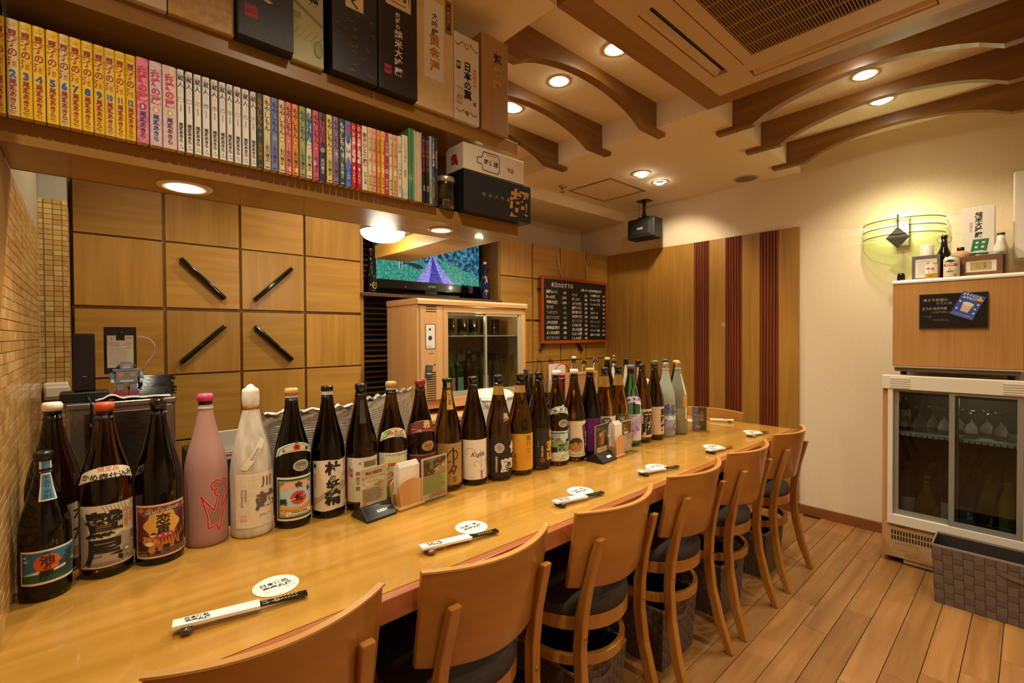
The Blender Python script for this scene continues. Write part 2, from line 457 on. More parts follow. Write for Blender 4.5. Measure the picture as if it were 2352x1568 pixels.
# ---------------------------------------------------------------- arched ceiling beams
BM = [wood('beam', '6a471c', '8d632c', a, rough=.36, coat=.15) for a in 'xy']
def beam_profile(a0, a1, tail0, tail1, tz=2.372, apex=2.474):
    """closed outline (along, z): top edge, then the arched underside; tails run under the lowered ceiling"""
    p = [(a0, 2.53), (a0, 2.394), (a0 - tail0, 2.394), (a0 - tail0, tz), (a0 + .10, tz)]
    n = 14; b0, b1 = a0 + .17, a1 - .17
    for k in range(n + 1):
        t = k / n; p.append((b0 + (b1 - b0) * t, 2.408 + (apex - 2.408) * sin(pi * t) ** .8))
    return p + [(a1 - .10, tz), (a1 + tail1, tz), (a1 + tail1, 2.394), (a1, 2.394), (a1, 2.53)]
for k, (yb, lab) in enumerate([(1.39, 'arched oak beam across the ceiling bay, closest to the air conditioner frame'),
                               (1.756, 'middle arched oak beam above the bar between two spotlights'),
                               (2.112, 'arched oak beam nearest the closet wall, half hidden by the gift boxes')]):
    t = thing('ceiling_beam', lab, 'beam', (1.21, yb, 2.37), 0, 'arched beams above the bar')
    m = MB(); pts = [(a - 1.21, z - 2.37) for a, z in beam_profile(1.212, 2.331, .09, .09)]
    m.prism(pts, lambda a, z: (a, .045, z), lambda a, z: (a, 0, z)); m.build('beam_body', BM[0], t)
for k, (xb, lab) in enumerate([(2.62, 'arched oak beam beside the air conditioner on its wall side'),
                               (3.02, 'middle arched oak beam of the three towards the right wall'),
                               (3.455, 'arched oak beam closest to the right-hand plaster wall')]):
    t = thing('ceiling_beam', lab, 'beam', (xb, -.02, 2.37), 0, 'arched beams along the right wall')
    m = MB(); pts = [(a + .02, z - 2.37) for a, z in beam_profile(-.018, 1.103, .09, .09)]
    m.prism(pts, lambda a, z: (0, a, z), lambda a, z: (.045, a, z)); m.build('beam_body', BM[1], t)
# ---------------------------------------------------------------- air conditioner cassette in its oak surround
t = thing('ceiling_surround', 'square oak surround framing the ceiling air conditioner', 'frame', (1.213, -.02, 2.392))
m = MB().box(0, 1.12, 0, .105, 0, .137).box(0, 1.12, 1.018, 1.123, 0, .137); m.build('frame_board', wood('surround', '7c5420', '9e6e30', 'x', rough=.36, coat=.15), t)
m = MB().box(0, .105, .105, 1.018, 0, .137).box(1.015, 1.12, .105, 1.018, 0, .137); m.build('frame_board', wood('surround', '7c5420', '9e6e30', 'y', rough=.36, coat=.15), t)
ACX, ACY, ACZ = 1.279, .047, 2.386
t = thing('air_conditioner', 'cream ceiling cassette air conditioner with slatted grille', 'air conditioner', (ACX, ACY, ACZ))
ACW = pm('c9ad82', .45); DK = pm('17130f', .5)
Lx, Ly = .948, .95
m = MB()
for x0, x1, y0, y1 in ((0, .055, 0, Ly), (Lx - .055, Lx, 0, Ly), (.055, Lx - .055, 0, .055), (.055, Lx - .055, Ly - .055, Ly)): m.box(x0, x1, y0, y1, 0, .02)
for x0, x1, y0, y1 in ((.055, .175, .055, .175), (Lx - .175, Lx - .055, .055, .175), (.055, .175, Ly - .175, Ly - .055), (Lx - .175, Lx - .055, Ly - .175, Ly - .055)): m.box(x0, x1, y0, y1, .0005, .02)
for x0, x1, y0, y1 in ((.115, .178, .175, Ly - .175), (Lx - .178, Lx - .115, .175, Ly - .175), (.175, Lx - .175, .115, .178), (.175, Lx - .175, Ly - .178, Ly - .115)): m.box(x0, x1, y0, y1, .001, .02)
m.build('outer_panel', ACW, t)
m = MB()
for x0, x1, y0, y1 in ((.055, .115, .175, Ly - .175), (Lx - .115, Lx - .055, .175, Ly - .175), (.175, Lx - .175, .055, .115), (.175, Lx - .175, Ly - .115, Ly - .055)): m.box(x0, x1, y0, y1, .018, .022)
m.build('air_outlet', DK, t)
for x0, x1, y0, y1, ax in ((.060, .083, .18, Ly - .18, 'y'), (Lx - .083, Lx - .060, .18, Ly - .18, 'y'), (.18, Lx - .18, .06, .083, 'x'), (.18, Lx - .18, Ly - .083, Ly - .06, 'x')):
    m = MB()
    if ax == 'y':
        o = x0 if x0 < .4 else x1; s = 1 if x0 < .4 else -1
        m.prism([(o, .002), (o + s * .014, .004), (o + s * .03, .015), (o, .015)], lambda a, z: (a, y0, z), lambda a, z: (a, y1, z))
    else:
        o = y0 if y0 < .4 else y1; s = 1 if y0 < .4 else -1
        m.prism([(o, .002), (o + s * .014, .004), (o + s * .03, .015), (o, .015)], lambda a, z: (x0, a, z), lambda a, z: (x1, a, z))
    m.build('louver', ACW, t)
MB().box(.178, Lx - .178, .178, Ly - .178, .017, .02).build('dark_recess', DK, t)
m = MB()
for x0, x1, y0, y1 in ((.184, .232, .184, Ly - .184), (Lx - .232, Lx - .184, .184, Ly - .184), (.232, Lx - .232, .184, .232), (.232, Lx - .232, Ly - .232, Ly - .184)): m.box(x0, x1, y0, y1, -.003, .010)
gf = m.build('grille_frame', ACW, t, bevel=.002)
nb_ = 48
for k in range(nb_):
    y0 = .232 + (Ly - .464) * (k + .5) / nb_
    MB().box(.232, Lx - .232, y0 - .0014, y0 + .0014, -.001, .013).build('slat', pm('a8854f', .5), t)
for k in range(5):
    x0 = .232 + (Lx - .464) * (k + 1) / 6
    MB().box(x0 - .002, x0 + .002, .232, Ly - .232, -.002, .006).build('cross_bar', pm('a8854f', .5), t)

struct(BX('wall_return', PLASTER, None, -1.42, -.4, 1.18, 1.3, -.05, 2.62))
# ================================================================ lamps
def lampdata(name, kind, energy, radius=.03, angle=None, blend=.4, color=WARM):
    d = bpy.data.lights.new(name, kind); d.energy = energy; d.color = color; d.shadow_soft_size = radius
    if angle: d.spot_size = radians(angle); d.spot_blend = blend
    return d
def downlight(label, x, y, z, r, energy, group, angle=125, tilt=(0, 0), glow=60, bulge=.016, cat='downlight'):
    t = thing('ceiling_downlight', label, cat, (x, y, z), 0, group)
    M = Matrix.Rotation(tilt[0], 3, 'X') @ Matrix.Rotation(tilt[1], 3, 'Y')
    MB().lathe([(r * .80, 0), (r * .86, -.004), (r * 1.22, -.003), (r * 1.28, 0)], 28).build('trim_ring', pm('d9c9ac', .35), t)
    MB().lathe([(.0005, -bulge), (r * .5, -bulge * .85), (r * .80, -bulge * .1), (r * .82, 0)], 24, M=M, close=False).build('bulb', emit('fff1d8', glow), t)
    d = lampdata('beam_of_light', 'SPOT', energy, r * .6, angle, .55)
    l = bpy.data.objects.new('beam_of_light', d); COL.objects.link(l); l.parent = t; l.location = (0, 0, -bulge - .012); l.rotation_euler = (tilt[0], tilt[1], 0)
    return t
GA, GB = 'recessed downlights of the arched bay over the bar', 'recessed downlights between the right-hand beams'
downlight('round downlight next to the surround of the air conditioner', 1.755, 1.247, 2.53, .047, E_DOWN, GA)
downlight('round downlight between the first two arched beams over the bar', 1.765, 1.592, 2.53, .047, E_DOWN, GA)
downlight('round downlight partly behind the wooden gift box', 1.785, 1.953, 2.53, .047, E_DOWN, GA)
downlight('round downlight between the two right-hand beams closest to the air conditioner', 2.84, .56, 2.53, .047, E_DOWN, GB)
downlight('round downlight between the middle and outer right-hand beams', 3.22, .56, 2.53, .047, E_DOWN, GB)
downlight('round downlight tucked between the air conditioner surround and its nearest right-hand beam', 2.475, .56, 2.53, .047, E_DOWN, GB)
for q, (x, y) in enumerate(((1.76, -.45), (1.76, -.95), (.55, .55), (-.3, .55), (.7, -.7))):     # unseen downlights added behind the camera as fill light
    downlight('unseen fill downlight added behind the viewpoint, ' + ('closest to the conditioner', 'second from the conditioner', 'above the viewpoint', 'furthest to the side', 'over the rear corner')[q], x, y, 2.53 if q < 4 else 2.395, .047, E_DOWN * 1.0, 'added fill downlights out of the picture')
downlight('larger adjustable downlight beside the ceiling hatch', 2.905, 1.853, 2.395, .052, E_DOWN * .8, 'adjustable spotlights near the ceiling hatch', 100, (radians(12), radians(20)), 60, .02)
downlight('smaller adjustable downlight tilted towards the wall speaker', 3.17, 1.862, 2.395, .046, E_DOWN * .8, 'adjustable spotlights near the ceiling hatch', 100, (radians(10), radians(-32)), 60, .02)
GS = 'small downlights in the underside of the book shelf'
downlight('small downlight in the shelf underside, above the left-hand bottles', .187, 1.405, 1.638, .046, E_SHELF, GS, 130, (0, 0), 55, .006)
downlight('small downlight in the shelf underside, near its free end', .927, 1.392, 1.638, .036, E_SHELF, GS, 130, (0, 0), 55, .006)
GKD = 'kitchen downlights above the shelf'
for x, y, w_ in ((.30, 2.02, 'steel cabinet'), (1.05, 2.28, 'stove'), (1.75, 1.95, 'rice cooker')): downlight('kitchen downlight hidden from view above the ' + w_, x, y, 2.395 if x < 1.21 else 2.53, .047, E_KITCHEN, GKD)
# low ribbed glass lamp seen behind the shelf
t = thing('pendant_lamp', 'low ribbed glass dish lamp glowing behind the book shelf', 'lamp', (.93, 1.83, 1.70))
m = MB(); n = 56; pr = [(.004, -.040), (.03, -.039), (.055, -.034), (.075, -.024), (.088, -.008), (.09, .006)]
vs = []; fs = []
for r, z in pr:
    for k in range(n):
        rr = r * (1 + (.018 if k % 2 else -.018) * min(1, r / .05)); a = 2 * pi * k / n; vs.append((rr * cos(a), rr * sin(a), z))
for i in range(len(pr) - 1):
    for k in range(n): fs.append((i * n + k, i * n + (k + 1) % n, (i + 1) * n + (k + 1) % n, (i + 1) * n + k))
m.add(vs, fs, True); m.build('glass_dish', emit('fff0cf', 2.2), t)
MB().lathe([(.091, .004), (.094, .010), (.094, .022), (.03, .034), (.012, .05)], 30).build('metal_rim', pm('c9c2b4', .3, .8), t)
MB().cyl((0, 0, .045), (0, 0, .695), .005, 8).build('stem', pm('c9c2b4', .3, .8), t)
l = bpy.data.objects.new('lamp_light', lampdata('lamp_light', 'POINT', 8, .06)); COL.objects.link(l); l.parent = t; l.location = (0, 0, -.07)

# glass wall sconce
t = thing('wall_sconce', 'wall lamp with three curved green glass plates and a dark diamond shield', 'wall lamp', (XW, .54, 1.83))
GP = pane('edf6e2', .03)
for k, z in enumerate((.02, .065, .11)):
    m = MB(); n = 18; top = []
    pts = [(.195 * cos(pi * q / n), .175 * sin(pi * q / n)) for q in range(n + 1)]
    m.prism(pts, lambda a, b: (-.012 - b, a, z), lambda a, b: (-.012 - b, a, z + .0045)); m.build('glass_plate', GP, t)
    m = MB(); m.tube([(-.012 - b, a, z + .002) for a, b in pts], .0026, 6); m.build('plate_edge', emit('a8d49a', .12), t)  # edges emit faintly in place of lamp light caught in the glass
m = MB()
m.hexa([(-.155, .004, .012), (-.150, .0, .012), (-.150, .004, .012), (-.155, .008, .012), (-.155, .004, .14), (-.150, .0, .14), (-.150, .004, .14), (-.155, .008, .14)]).build('bracket', pm('8d8678', .3, .9), t)
m = MB(); d = [(0, .064), (.056, 0), (0, -.064), (-.056, 0)]
m.prism([(d[0][0], d[0][1]), (-.02, .03), d[3], (-.02, -.03), d[2], (.02, -.03), d[1], (.02, .03)][::-1] if 0 else d, lambda a, z: (-.185 + abs(z) * .12, -a, z - .0), lambda a, z: (-.178 + abs(z) * .12, -a, z))
m.build('diamond_shield', pm('4a4136', .45, .3), t)
MB().box(-.03, 0, -.03, .03, -.03, .12).build('wall_plate', pm('b9b0a0', .4, .5), t)
MB().cyl((-.07, -.03, .045), (-.07, .03, .045), .009, 10).build('bulb', emit('fff3da', 30), t)
l = bpy.data.objects.new('sconce_light', lampdata('sconce_light', 'POINT', E_SCONCE, .02)); COL.objects.link(l); l.parent = t; l.location = (-.085, 0, .075)

# ================================================================ bar counter
CT = wood('counter', '9c6f26', 'b98b40', 'x', .8, rough=.16, coat=.5, across=34, bump=.015)
CTY = wood('counter', '9c6f26', 'b98b40', 'y', .8, rough=.16, coat=.5, across=34, bump=.015)
EDG = wood('edge', '8a4a22', 'a86236', 'x', rough=.3, coat=.2); EDGY = wood('edge', '8a4a22', 'a86236', 'y', rough=.3, coat=.2)
t = thing('bar_counter', 'L-shaped glossy oak bar counter with a reddish front edge', 'counter', (0, 0, 0))
m = MB().box(-1.15, 3.0, .926, 1.56, .672, .72); m.build('counter_top', CT, t)
m = MB().box(2.36, 3.0, 1.5605, 2.70, .672, .72); m.build('counter_top', CTY, t)
MB().box(-1.15, 3.02, .9, .9258, .668, .7195).build('front_edge', EDG, t, bevel=.003)
MB().box(3.0005, 3.02, .9262, 2.70, .668, .7195).build('front_edge', EDGY, t, bevel=.003)
m = MB().box(-1.15, 2.78, 1.30, 1.34, 0, .671).box(2.74, 2.78, 1.34, 2.70, 0, .671); m.build('counter_base', pm('1d120a', .7), t)
m = MB().box(-1.15, 2.78, 1.1, 1.3, .10, .13); m.build('foot_rail', pm('2b1a0e', .6), t)

# ================================================================ chairs
CH = wood('chair', '96601f', 'b0752f', 'z', .7, rough=.3, coat=.35, across=26, bump=.01)
CHX = wood('chair', '96601f', 'b0752f', 'x', .7, rough=.3, coat=.35, across=26, bump=.01)
EDGC = wood('chair_edge', 'b98040', 'cf9a54', 'x', .7, rough=.3, coat=.4)
CUSH = mottled('cushion', '2c2019', '3a2c24', 260, .85, .2)
def chair(label, loc, rz, group):
    t = thing('wooden_chair', label, 'chair', loc, rz, group)
    def yc(x): return .03 - .065 * (1 - (x / .19) ** 2)
    # curved plywood backrest leaning away from the counter
    m = MB(); n = 20; zs = [(.540, .042), (.60, .030), (.66, .018), (.72, .008), (.762, .001), (.768, 0)]
    F, B = [], []
    for z, dy in zs:
        for k in range(n + 1):
            u = -1 + 2 * k / n; w = .190 + (z - .54) * .01
            zz = z - (.012 * (1 - u * u) if z == .54 else 0)
            x = u * w
            F.append((x, yc(x) + dy + .007, zz)); B.append((x, yc(x) + dy - .007, zz))
    vs = F + B; o = len(F); fs = []
    for i in range(len(zs) - 1):
        for k in range(n):
            a = i * (n + 1) + k; b = a + 1; c = b + n + 1; d = a + n + 1
            fs += [(a + o, b + o, c + o, d + o), (b, a, d, c)]
    top = (len(zs) - 1) * (n + 1)
    for k in range(n): fs += [(top + k + o, top + k + 1 + o, top + k + 1, top + k), (k, k + 1, k + 1 + o, k + o)]
    for i in range(len(zs) - 1):
        a = i * (n + 1); d = a + n + 1; fs += [(a, a + o, d + o, d), (a + n + o, a + n, d + n, d + n + o)]
    m.add(vs, fs, True); br = m.build('backrest', CHX, t, bevel=.0025)
    m = MB(); m.tube([(( -1 + 2 * k / n) * .1918, yc((-1 + 2 * k / n) * .19), .7672) for k in range(n + 1)], .01, flat=(.0074, .0022)); m.build('top_edge', EDGC, br)
    # rear legs: bowed posts that carry the backrest
    for s in (-1, 1):
        pts = [(s * .176, -.030, 0), (s * .168, .012, .12), (s * .160, .040, .25), (s * .154, .050, .36), (s * .149, .044, .46), (s * .145, .028, .56), (s * .141, .004, .65), (s * .139, -.011, .694)]
        vs = []; 
        for i, (x, y, z) in enumerate(pts):
            w = .0145; dp = .017 - (.003 if i in (0, len(pts) - 1) else 0)
            vs += [(x - w, y - dp, z), (x + w, y - dp, z), (x + w, y + dp * (.35 if i > 4 else 1), z), (x - w, y + dp * (.35 if i > 4 else 1), z)]
        fs = [(3, 2, 1, 0), tuple(range(len(vs) - 4, len(vs)))]
        for i in range(len(pts) - 1):
            for k in range(4): fs.append((i * 4 + k, i * 4 + (k + 1) % 4, i * 4 + 4 + (k + 1) % 4, i * 4 + 4 + k))
        lg = MB().add(vs, fs).build('leg', CH, t, bevel=.004)
        MB().cyl((s * .152, .029, .395), (s * .152, .033, .395), .0065, 10).build('screw_cap', pm('b08a44', .3, .8), lg)
        vs = [(s * .185 + a, .405 + b, 0) for a, b in ((-.011, -.011), (.011, -.011), (.011, .011), (-.011, .011))] + [(s * .155 + a, .385 + b, .42) for a, b in ((-.015, -.015), (.015, -.015), (.015, .015), (-.015, .015))]
        MB().hexa(vs).build('leg', CH, t, bevel=.003)
    ring = lambda r, ry, cy, z: [(r * cos(2 * pi * k / 32), cy + ry * sin(2 * pi * k / 32), z) for k in range(32)]
    MB().tube(ring(.178, .185, .222, .405), .01, closed=True, flat=(.009, .022)).build('seat_frame', CHX, t, bevel=.002)
    MB().tube(ring(.168, .175, .222, .285), .01, closed=True, flat=(.009, .0155)).build('foot_ring', CHX, t, bevel=.002)
    m = MB(); pr = [(.001, .418), (.180, .418), (.190, .428), (.192, .446), (.184, .463), (.165, .475), (.12, .483), (.06, .487), (.001, .488)]
    m.lathe(pr, 36); m.v = [(x, y * 1.03 + .225, z) for x, y, z in m.v]; m.build('seat_cushion', CUSH, t)
    return t
GC = 'wooden chairs along the front of the bar'
CX = [.247, .714, 1.208, 1.705, 2.185, 2.714]
ORD = ['nearest wooden chair, its backrest cut off by the bottom edge of the picture', 'second wooden chair along the bar, backrest and dark cushion seen from behind',
       'third wooden chair along the bar, behind the green chopsticks', 'fourth wooden chair along the bar, standing just before the fifth place setting',
       'fifth wooden chair along the bar, woven basket below its seat', 'last wooden chair along the bar, by the plaster wall']
CYS = [.852, .836, .828, .826, .822, .826]
for i, x in enumerate(CX): chair(ORD[i], (x, CYS[i], 0), 0.0, GC)
chair('wooden chair on the far short side of the L-shaped bar', (3.10, 1.42, 0), pi / 2, 'wooden chairs on the far side of the bar')
# white padded chair further along the short side
t = thing('white_chair', 'white curved chair back rising behind the far row of bottles', 'chair', (3.14, 2.07, 0), pi / 2)
WV = mottled('white_cover', 'ddd2bd', 'e6dcc8', 200, .8, .15)
m = MB(); n = 18; cols = []
for k in range(n + 1):
    u = -1 + 2 * k / n; cols.append((u * .2, .03 - .06 * (1 - u * u), .945 - .05 * u * u - .02 * max(0, abs(u) - .8)))
vs = []
for x, yy, z in cols: vs += [(x * .9, yy - .012, .5), (x, yy - .012, z), (x, yy + .012, z), (x * .9, yy + .012, .5)]
fs = [(0, 1, 2, 3), tuple(4 * n + q for q in (3, 2, 1, 0))]
for k in range(n):
    for q in range(4): fs.append((k * 4 + q, k * 4 + 4 + q, k * 4 + 4 + (q + 1) % 4, k * 4 + (q + 1) % 4))
m.add(vs, fs, True).build('backrest', WV, t, bevel=.006)
MB().lathe([(.001, .42), (.18, .42), (.19, .44), (.17, .475), (.001, .485)], 30, (0, .22, 0)).build('seat', WV, t)
for sx in (-.15, .15):
    for yy in (.04, .38): MB().cyl((sx * 1.1, yy, 0), (sx, yy, .52 if yy < .1 else .42), .013, 10).build('leg', pm('b9b2a4', .3, .7), t)

# ================================================================ woven strap baskets
STR = [mottled('strap_a', '5d4d43', '6d5c50', 400, .55, .25), mottled('strap_b', '524339', '63534a', 400, .55, .25)]
def basket(label, loc, w, d, h, sp, group, rz=0.0, taper=.9):
    t = thing('woven_basket', label, 'basket', loc, rz, group)
    nx, ny, nz = max(4, round(w / sp)), max(4, round(d / sp)), max(4, round(h / sp))
    def P(side, u, z, off):
        k = taper + (1 - taper) * z / h
        hw, hd = w / 2 * k, d / 2 * k; o = off
        if side == 0: return (-hw + 2 * hw * u, -hd - o, z)
        if side == 1: return (hw + o, -hd + 2 * hd * u, z)
        if side == 2: return (hw - 2 * hw * u, hd + o, z)
        return (-hw - o, hd - 2 * hd * u, z)
    N = [nx, ny, nx, ny]; e = .0016
    MB().box(-w / 2 * taper, w / 2 * taper, -d / 2 * taper, d / 2 * taper, .002, .006).build('base', pm('2a211b', .8), t)
    m = MB()      # dark lining behind the straps
    for s in range(4): m.add([P(s, 0, .003, -.002), P(s, 1, .003, -.002), P(s, 1, h - .004, -.002), P(s, 0, h - .004, -.002)], [(0, 1, 2, 3)])
    m.build('lining', pm('2a211b', .8), t)
    for r in range(nz):
        m = MB(); z0, z1 = h * r / nz + .0012, h * (r + 1) / nz - .0012
        for s in range(4):
            for c in range(N[s]):
                off = e if (r + c + s) % 2 else -e * .4
                u0, u1 = (c + .06) / N[s], (c + .94) / N[s]; p0, p1 = c / N[s], (c + 1) / N[s]
                q = [P(s, p0, z0, 0), P(s, u0, z0, off), P(s, u1, z0, off), P(s, p1, z0, 0)]; q2 = [P(s, p0, z1, 0), P(s, u0, z1, off), P(s, u1, z1, off), P(s, p1, z1, 0)]
                m.add(q + q2, [(i, i + 1, i + 5, i + 4) for i in range(3)])
        m.build('strap', STR[0], t, solid=.001)
    for s in range(4):
        for c in range(N[s]):
            m = MB(); u0, u1 = (c + .05) / N[s], (c + .95) / N[s]; vs = []; 
            for r in range(nz):
                off = -e * .4 if (r + c + s) % 2 else e * 1.25
                z0, z1 = h * r / nz, h * (r + 1) / nz
                for z in (z0 + (z1 - z0) * .08, z0 + (z1 - z0) * .92): vs += [P(s, u0, z, off), P(s, u1, z, off)]
            m.add(vs, [(i, i + 1, i + 3, i + 2) for i in range(0, len(vs) - 2, 2)]); m.build('strap', STR[1], t, solid=.001)
    m = MB(); ring = [P(0, 0, h, 0), P(1, 0, h, 0), P(2, 0, h, 0), P(3, 0, h, 0)]
    for i in range(4): m.tube([ring[i], ring[(i + 1) % 4]], .002, flat=(.0025, .0045))
    m.build('rim', pm('8b7a6c', .6), t)
    m = MB(); hh = h * .80; pts = []
    for k in range(9):
        u = .5 + (-.5 + k / 8) * (.26 if w > .3 else .42); pts.append(Vector(P(0, u, hh - .012 * sin(pi * k / 8), .003 + .010 * sin(pi * k / 8))))
    m.tube(pts, .004, flat=(.0015, .008)); m.build('handle', STR[0], t)
    return t
GBK = 'woven baskets under the chairs'
basket('dark woven basket under the last chair by the wall', (2.70, 1.05, 0), .26, .27, .235, .0215, GBK)
basket('dark woven basket under the fifth chair of the bar', (2.185, 1.05, 0), .25, .27, .24, .0215, GBK)
basket('dark woven basket under the fourth chair of the bar', (1.705, 1.05, 0), .26, .27, .235, .0215, GBK)
basket('dark woven basket under the third chair, cut by the bottom edge of the picture', (1.208, 1.05, 0), .26, .27, .24, .0215, GBK)
basket('long brown woven basket on the floor in front of the drinks fridge', (3.055, .015, 0), .60, .20, .27, .036, 'large floor baskets', -pi / 2, .955)
# ================================================================ bottles
ISS = [(.030, 0.0), (.0455, .001), (.0488, .006), (.0495, .014), (.0495, .190), (.0480, .212), (.0435, .237), (.0370, .262), (.0300, .288), (.0240, .314), (.0192, .340), (.0168, .358), (.0163, .368)]
SMALL = [(.026, 0.0), (.038, .001), (.0415, .006), (.042, .012), (.042, .138), (.0405, .158), (.035, .182), (.0275, .208), (.020, .234), (.0152, .260), (.0145, .278)]
CLEAR = [(.026, 0.0), (.042, .001), (.0445, .006), (.045, .012), (.045, .180), (.0425, .205), (.037, .235), (.029, .270), (.0215, .305), (.0160, .335), (.0145, .366)]
AMBER, DARK, GREENB = '8a5208', '2a1807', '1e2410'
def prof_r(pr, z):
    for i in range(2, len(pr) - 1):
        if pr[i][1] <= z <= pr[i + 1][1]:
            t = (z - pr[i][1]) / (pr[i + 1][1] - pr[i][1]); return pr[i][0] + (pr[i + 1][0] - pr[i][0]) * t
    return pr[-1][0] if z > .1 else pr[3][0]
class Printer:
    """collects the flat print of one label; every item lies a hair above the one before"""
    def __init__(s, surf, ml=.006): s.surf, s.ml, s.mats, s.mb, s.k = surf, ml, [], MB(), 0
    def mat(s, h):
        m = h if not isinstance(h, str) else pm(h, .6)
        if m not in s.mats: s.mats.append(m)
        s.mb.m = s.mats.index(m)
    def fn(s):
        s.k += 1; e = .0006 + .00012 * s.k
        return lambda x, y: s.surf(x, y, e)
    def P(s, pts, h): s.mat(h); s.mb.poly(pts, s.fn(), s.ml); return s
    def R(s, x0, y0, x1, y1, h): return s.P(rect(x0, y0, x1, y1), h)
    def E(s, cx, cy, rx, ry, h, n=22): return s.P(ell(cx, cy, rx, ry, n), h)
    def T(s, txt, size, cx, cy, h, vert=False, bold=0.0, **k): s.mat(h); s.mb.text(txt, size, cx, cy, s.fn(), vert, bold, ml=s.ml, **k); return s
    def L(s, pts, w, h):       # a drawn stroke
        s.mat(h); f = s.fn()
        for i in range(len(pts) - 1):
            a, b = pts[i], pts[i + 1]; d = hypot(b[0] - a[0], b[1] - a[1]) or 1; nx, ny = -(b[1] - a[1]) / d * w / 2, (b[0] - a[0]) / d * w / 2
            ex, ey = (b[0] - a[0]) / d * w * .3, (b[1] - a[1]) / d * w * .3
            s.mb.poly([(a[0] - nx - ex, a[1] - ny - ey), (b[0] - nx + ex, b[1] - ny + ey), (b[0] + nx + ex, b[1] + ny + ey), (a[0] + nx - ex, a[1] + ny - ey)], f, s.ml)
        return s
    def lines(s, x0, x1, y0, y1, n, w, h, ragged=.3):    # rows of tiny text, as short dashes
        s.mat(h); f = s.fn()
        for i in range(n):
            y = y1 + (y0 - y1) * (i + .5) / n; x = x0; end = x1 - rnd.random() * ragged * (x1 - x0)
            while x < end:
                d = w * (1 + rnd.random() * 4); s.mb.poly(rect(x, y - w * .5, min(x + d, end), y + w * .5), f); x += d + w * .6
        return s
    def done(s, par, name='lettering'):
        return s.mb.build(name, s.mats, par) if s.mb.f else None
def bsurf(pr, rot, z0):
    rr = prof_r(pr, z0)
    def f(x, z, e):
        R = prof_r(pr, z) + e; a = -pi / 2 + rot + x * LSX / rr
        return (R * cos(a), R * sin(a), z)
    return f
BOT = {}
LSX = 1.14
def bottle(label, x, y, body, pr=ISS, cap=None, rot=0.0, group=None, rough=.02, name='sake_bottle', labels=(), liquid=None, cat='bottle', z=.72, opaque=False):
    t = thing(name, label, cat, (x, y, z), 0, group)
    if z == .72: rot += -.62 * atan2(x, y)
    k = (body, id(pr), rough, opaque); bod0 = body
    if k not in BOT:
        o = MB().lathe(pr, 40).build('glass_body', body if not isinstance(body, str) else pm(body, rough) if opaque else glass(body, rough), t)
        if not isinstance(body, str): body = 'b8b0a0'; opaque = True
        rt = pr[-1][0]; zt = pr[-1][1]
        c = MB().lathe([(rt * .9, zt - .014), (rt * 1.12, zt - .012), (rt * 1.14, zt - .008), (rt * 1.0, zt - .005)], 24, close=False).build('neck_ring', pm(body if opaque else '120b05', .1), o)
        BOT[k] = o
    else: copy_tree(BOT[k], t)
    rt, zt = pr[-1]
    ctype, ccol = cap or ('lip', '140c06')
    if ctype == 'lip':
        q = [(rt * .98, zt), (rt * 1.0, zt + .012), (rt * 1.12, zt + .014), (rt * 1.12, zt + .025), (rt * .9, zt + .028), (.0005, zt + .028)]
        MB().lathe(q, 24).build('stopper', pm(ccol, .12, 0, .5, .3), t)
    elif ctype == 'crown':
        MB().lathe([(rt * .98, zt), (rt * .98, zt + .016)], 24).build('neck_lip', pm('140c06', .1), t)
        MB().lathe([(rt * 1.13, zt + .010), (rt * 1.15, zt + .024), (rt * .95, zt + .029), (.0005, zt + .029)], 24).build('cap', pm(ccol, .35), t)
    elif ctype == 'open':
        MB().lathe([(rt, zt), (rt * 1.15, zt + .003), (rt * 1.15, zt + .014), (rt * .98, zt + .018), (rt * .75, zt + .018)], 24).build('lip', glass(body, .02), t)
    elif ctype == 'screw':
        MB().lathe([(rt * 1.02, zt - .004), (rt * 1.08, zt), (rt * 1.08, zt + .024), (rt * .98, zt + .027), (.0005, zt + .027)], 24).build('cap', pm(ccol, .25, .85), t)
    for fnc in labels: fnc(t, pr, rot)
    return t
def lab(outline, h, z0, draw=None, dr=0.0, name='label'):
    """a paper label with its own outline, wrapped on the glass; draw(Printer) adds the print as a child"""
    def f(t, pr, rot):
        sf = bsurf(pr, rot + dr, z0)
        m = MB().poly(outline, lambda x, z: sf(x, z, .0005), .007).build(name, h if not isinstance(h, str) else pm(h, .6), t)
        if draw:
            p = Printer(sf); draw(p); p.done(m)
    return f
def wrapband(z0, z1, h, name='neck_foil', n=26, metal=.0):
    def f(t, pr, rot):
        MB().lathe([(prof_r(pr, z0) + .0007, z0), (prof_r(pr, (z0 + z1) / 2) + .0007, (z0 + z1) / 2), (prof_r(pr, z1) + .0009, z1)], n, close=False).build(name, pm(h, .3, metal), t)
    return f
def arch(w, h0, z0, rise, top=.0, n=12):
    """fan shaped shoulder label: outline between two arcs"""
    lo = [(-w + 2 * w * k / n, z0 + rise * (1 - (2 * k / n - 1) ** 2)) for k in range(n + 1)]
    up = [(w * .92 - 2 * w * .92 * k / n, z0 + h0 + (rise + top) * (1 - (2 * k / n - 1) ** 2)) for k in range(n + 1)]
    return lo + up
def scallop(cx, cy, rx, ry, n=26, q=.05):
    return [(cx + rx * (1 + (q if k % 2 else 0)) * cos(pi * k / n), cy + ry * (1 + (q if k % 2 else 0)) * sin(pi * k / n)) for k in range(2 * n)]
def seal(p, x, y, s, h='b8382c', txt='印'):
    p.R(x - s, y - s * 1.2, x + s, y + s * 1.2, h); p.T(txt, s * 1.7, x, y, 'e8d8c4')
BK = '1a1512'
GF = 'bottles lined up along the front of the bar'
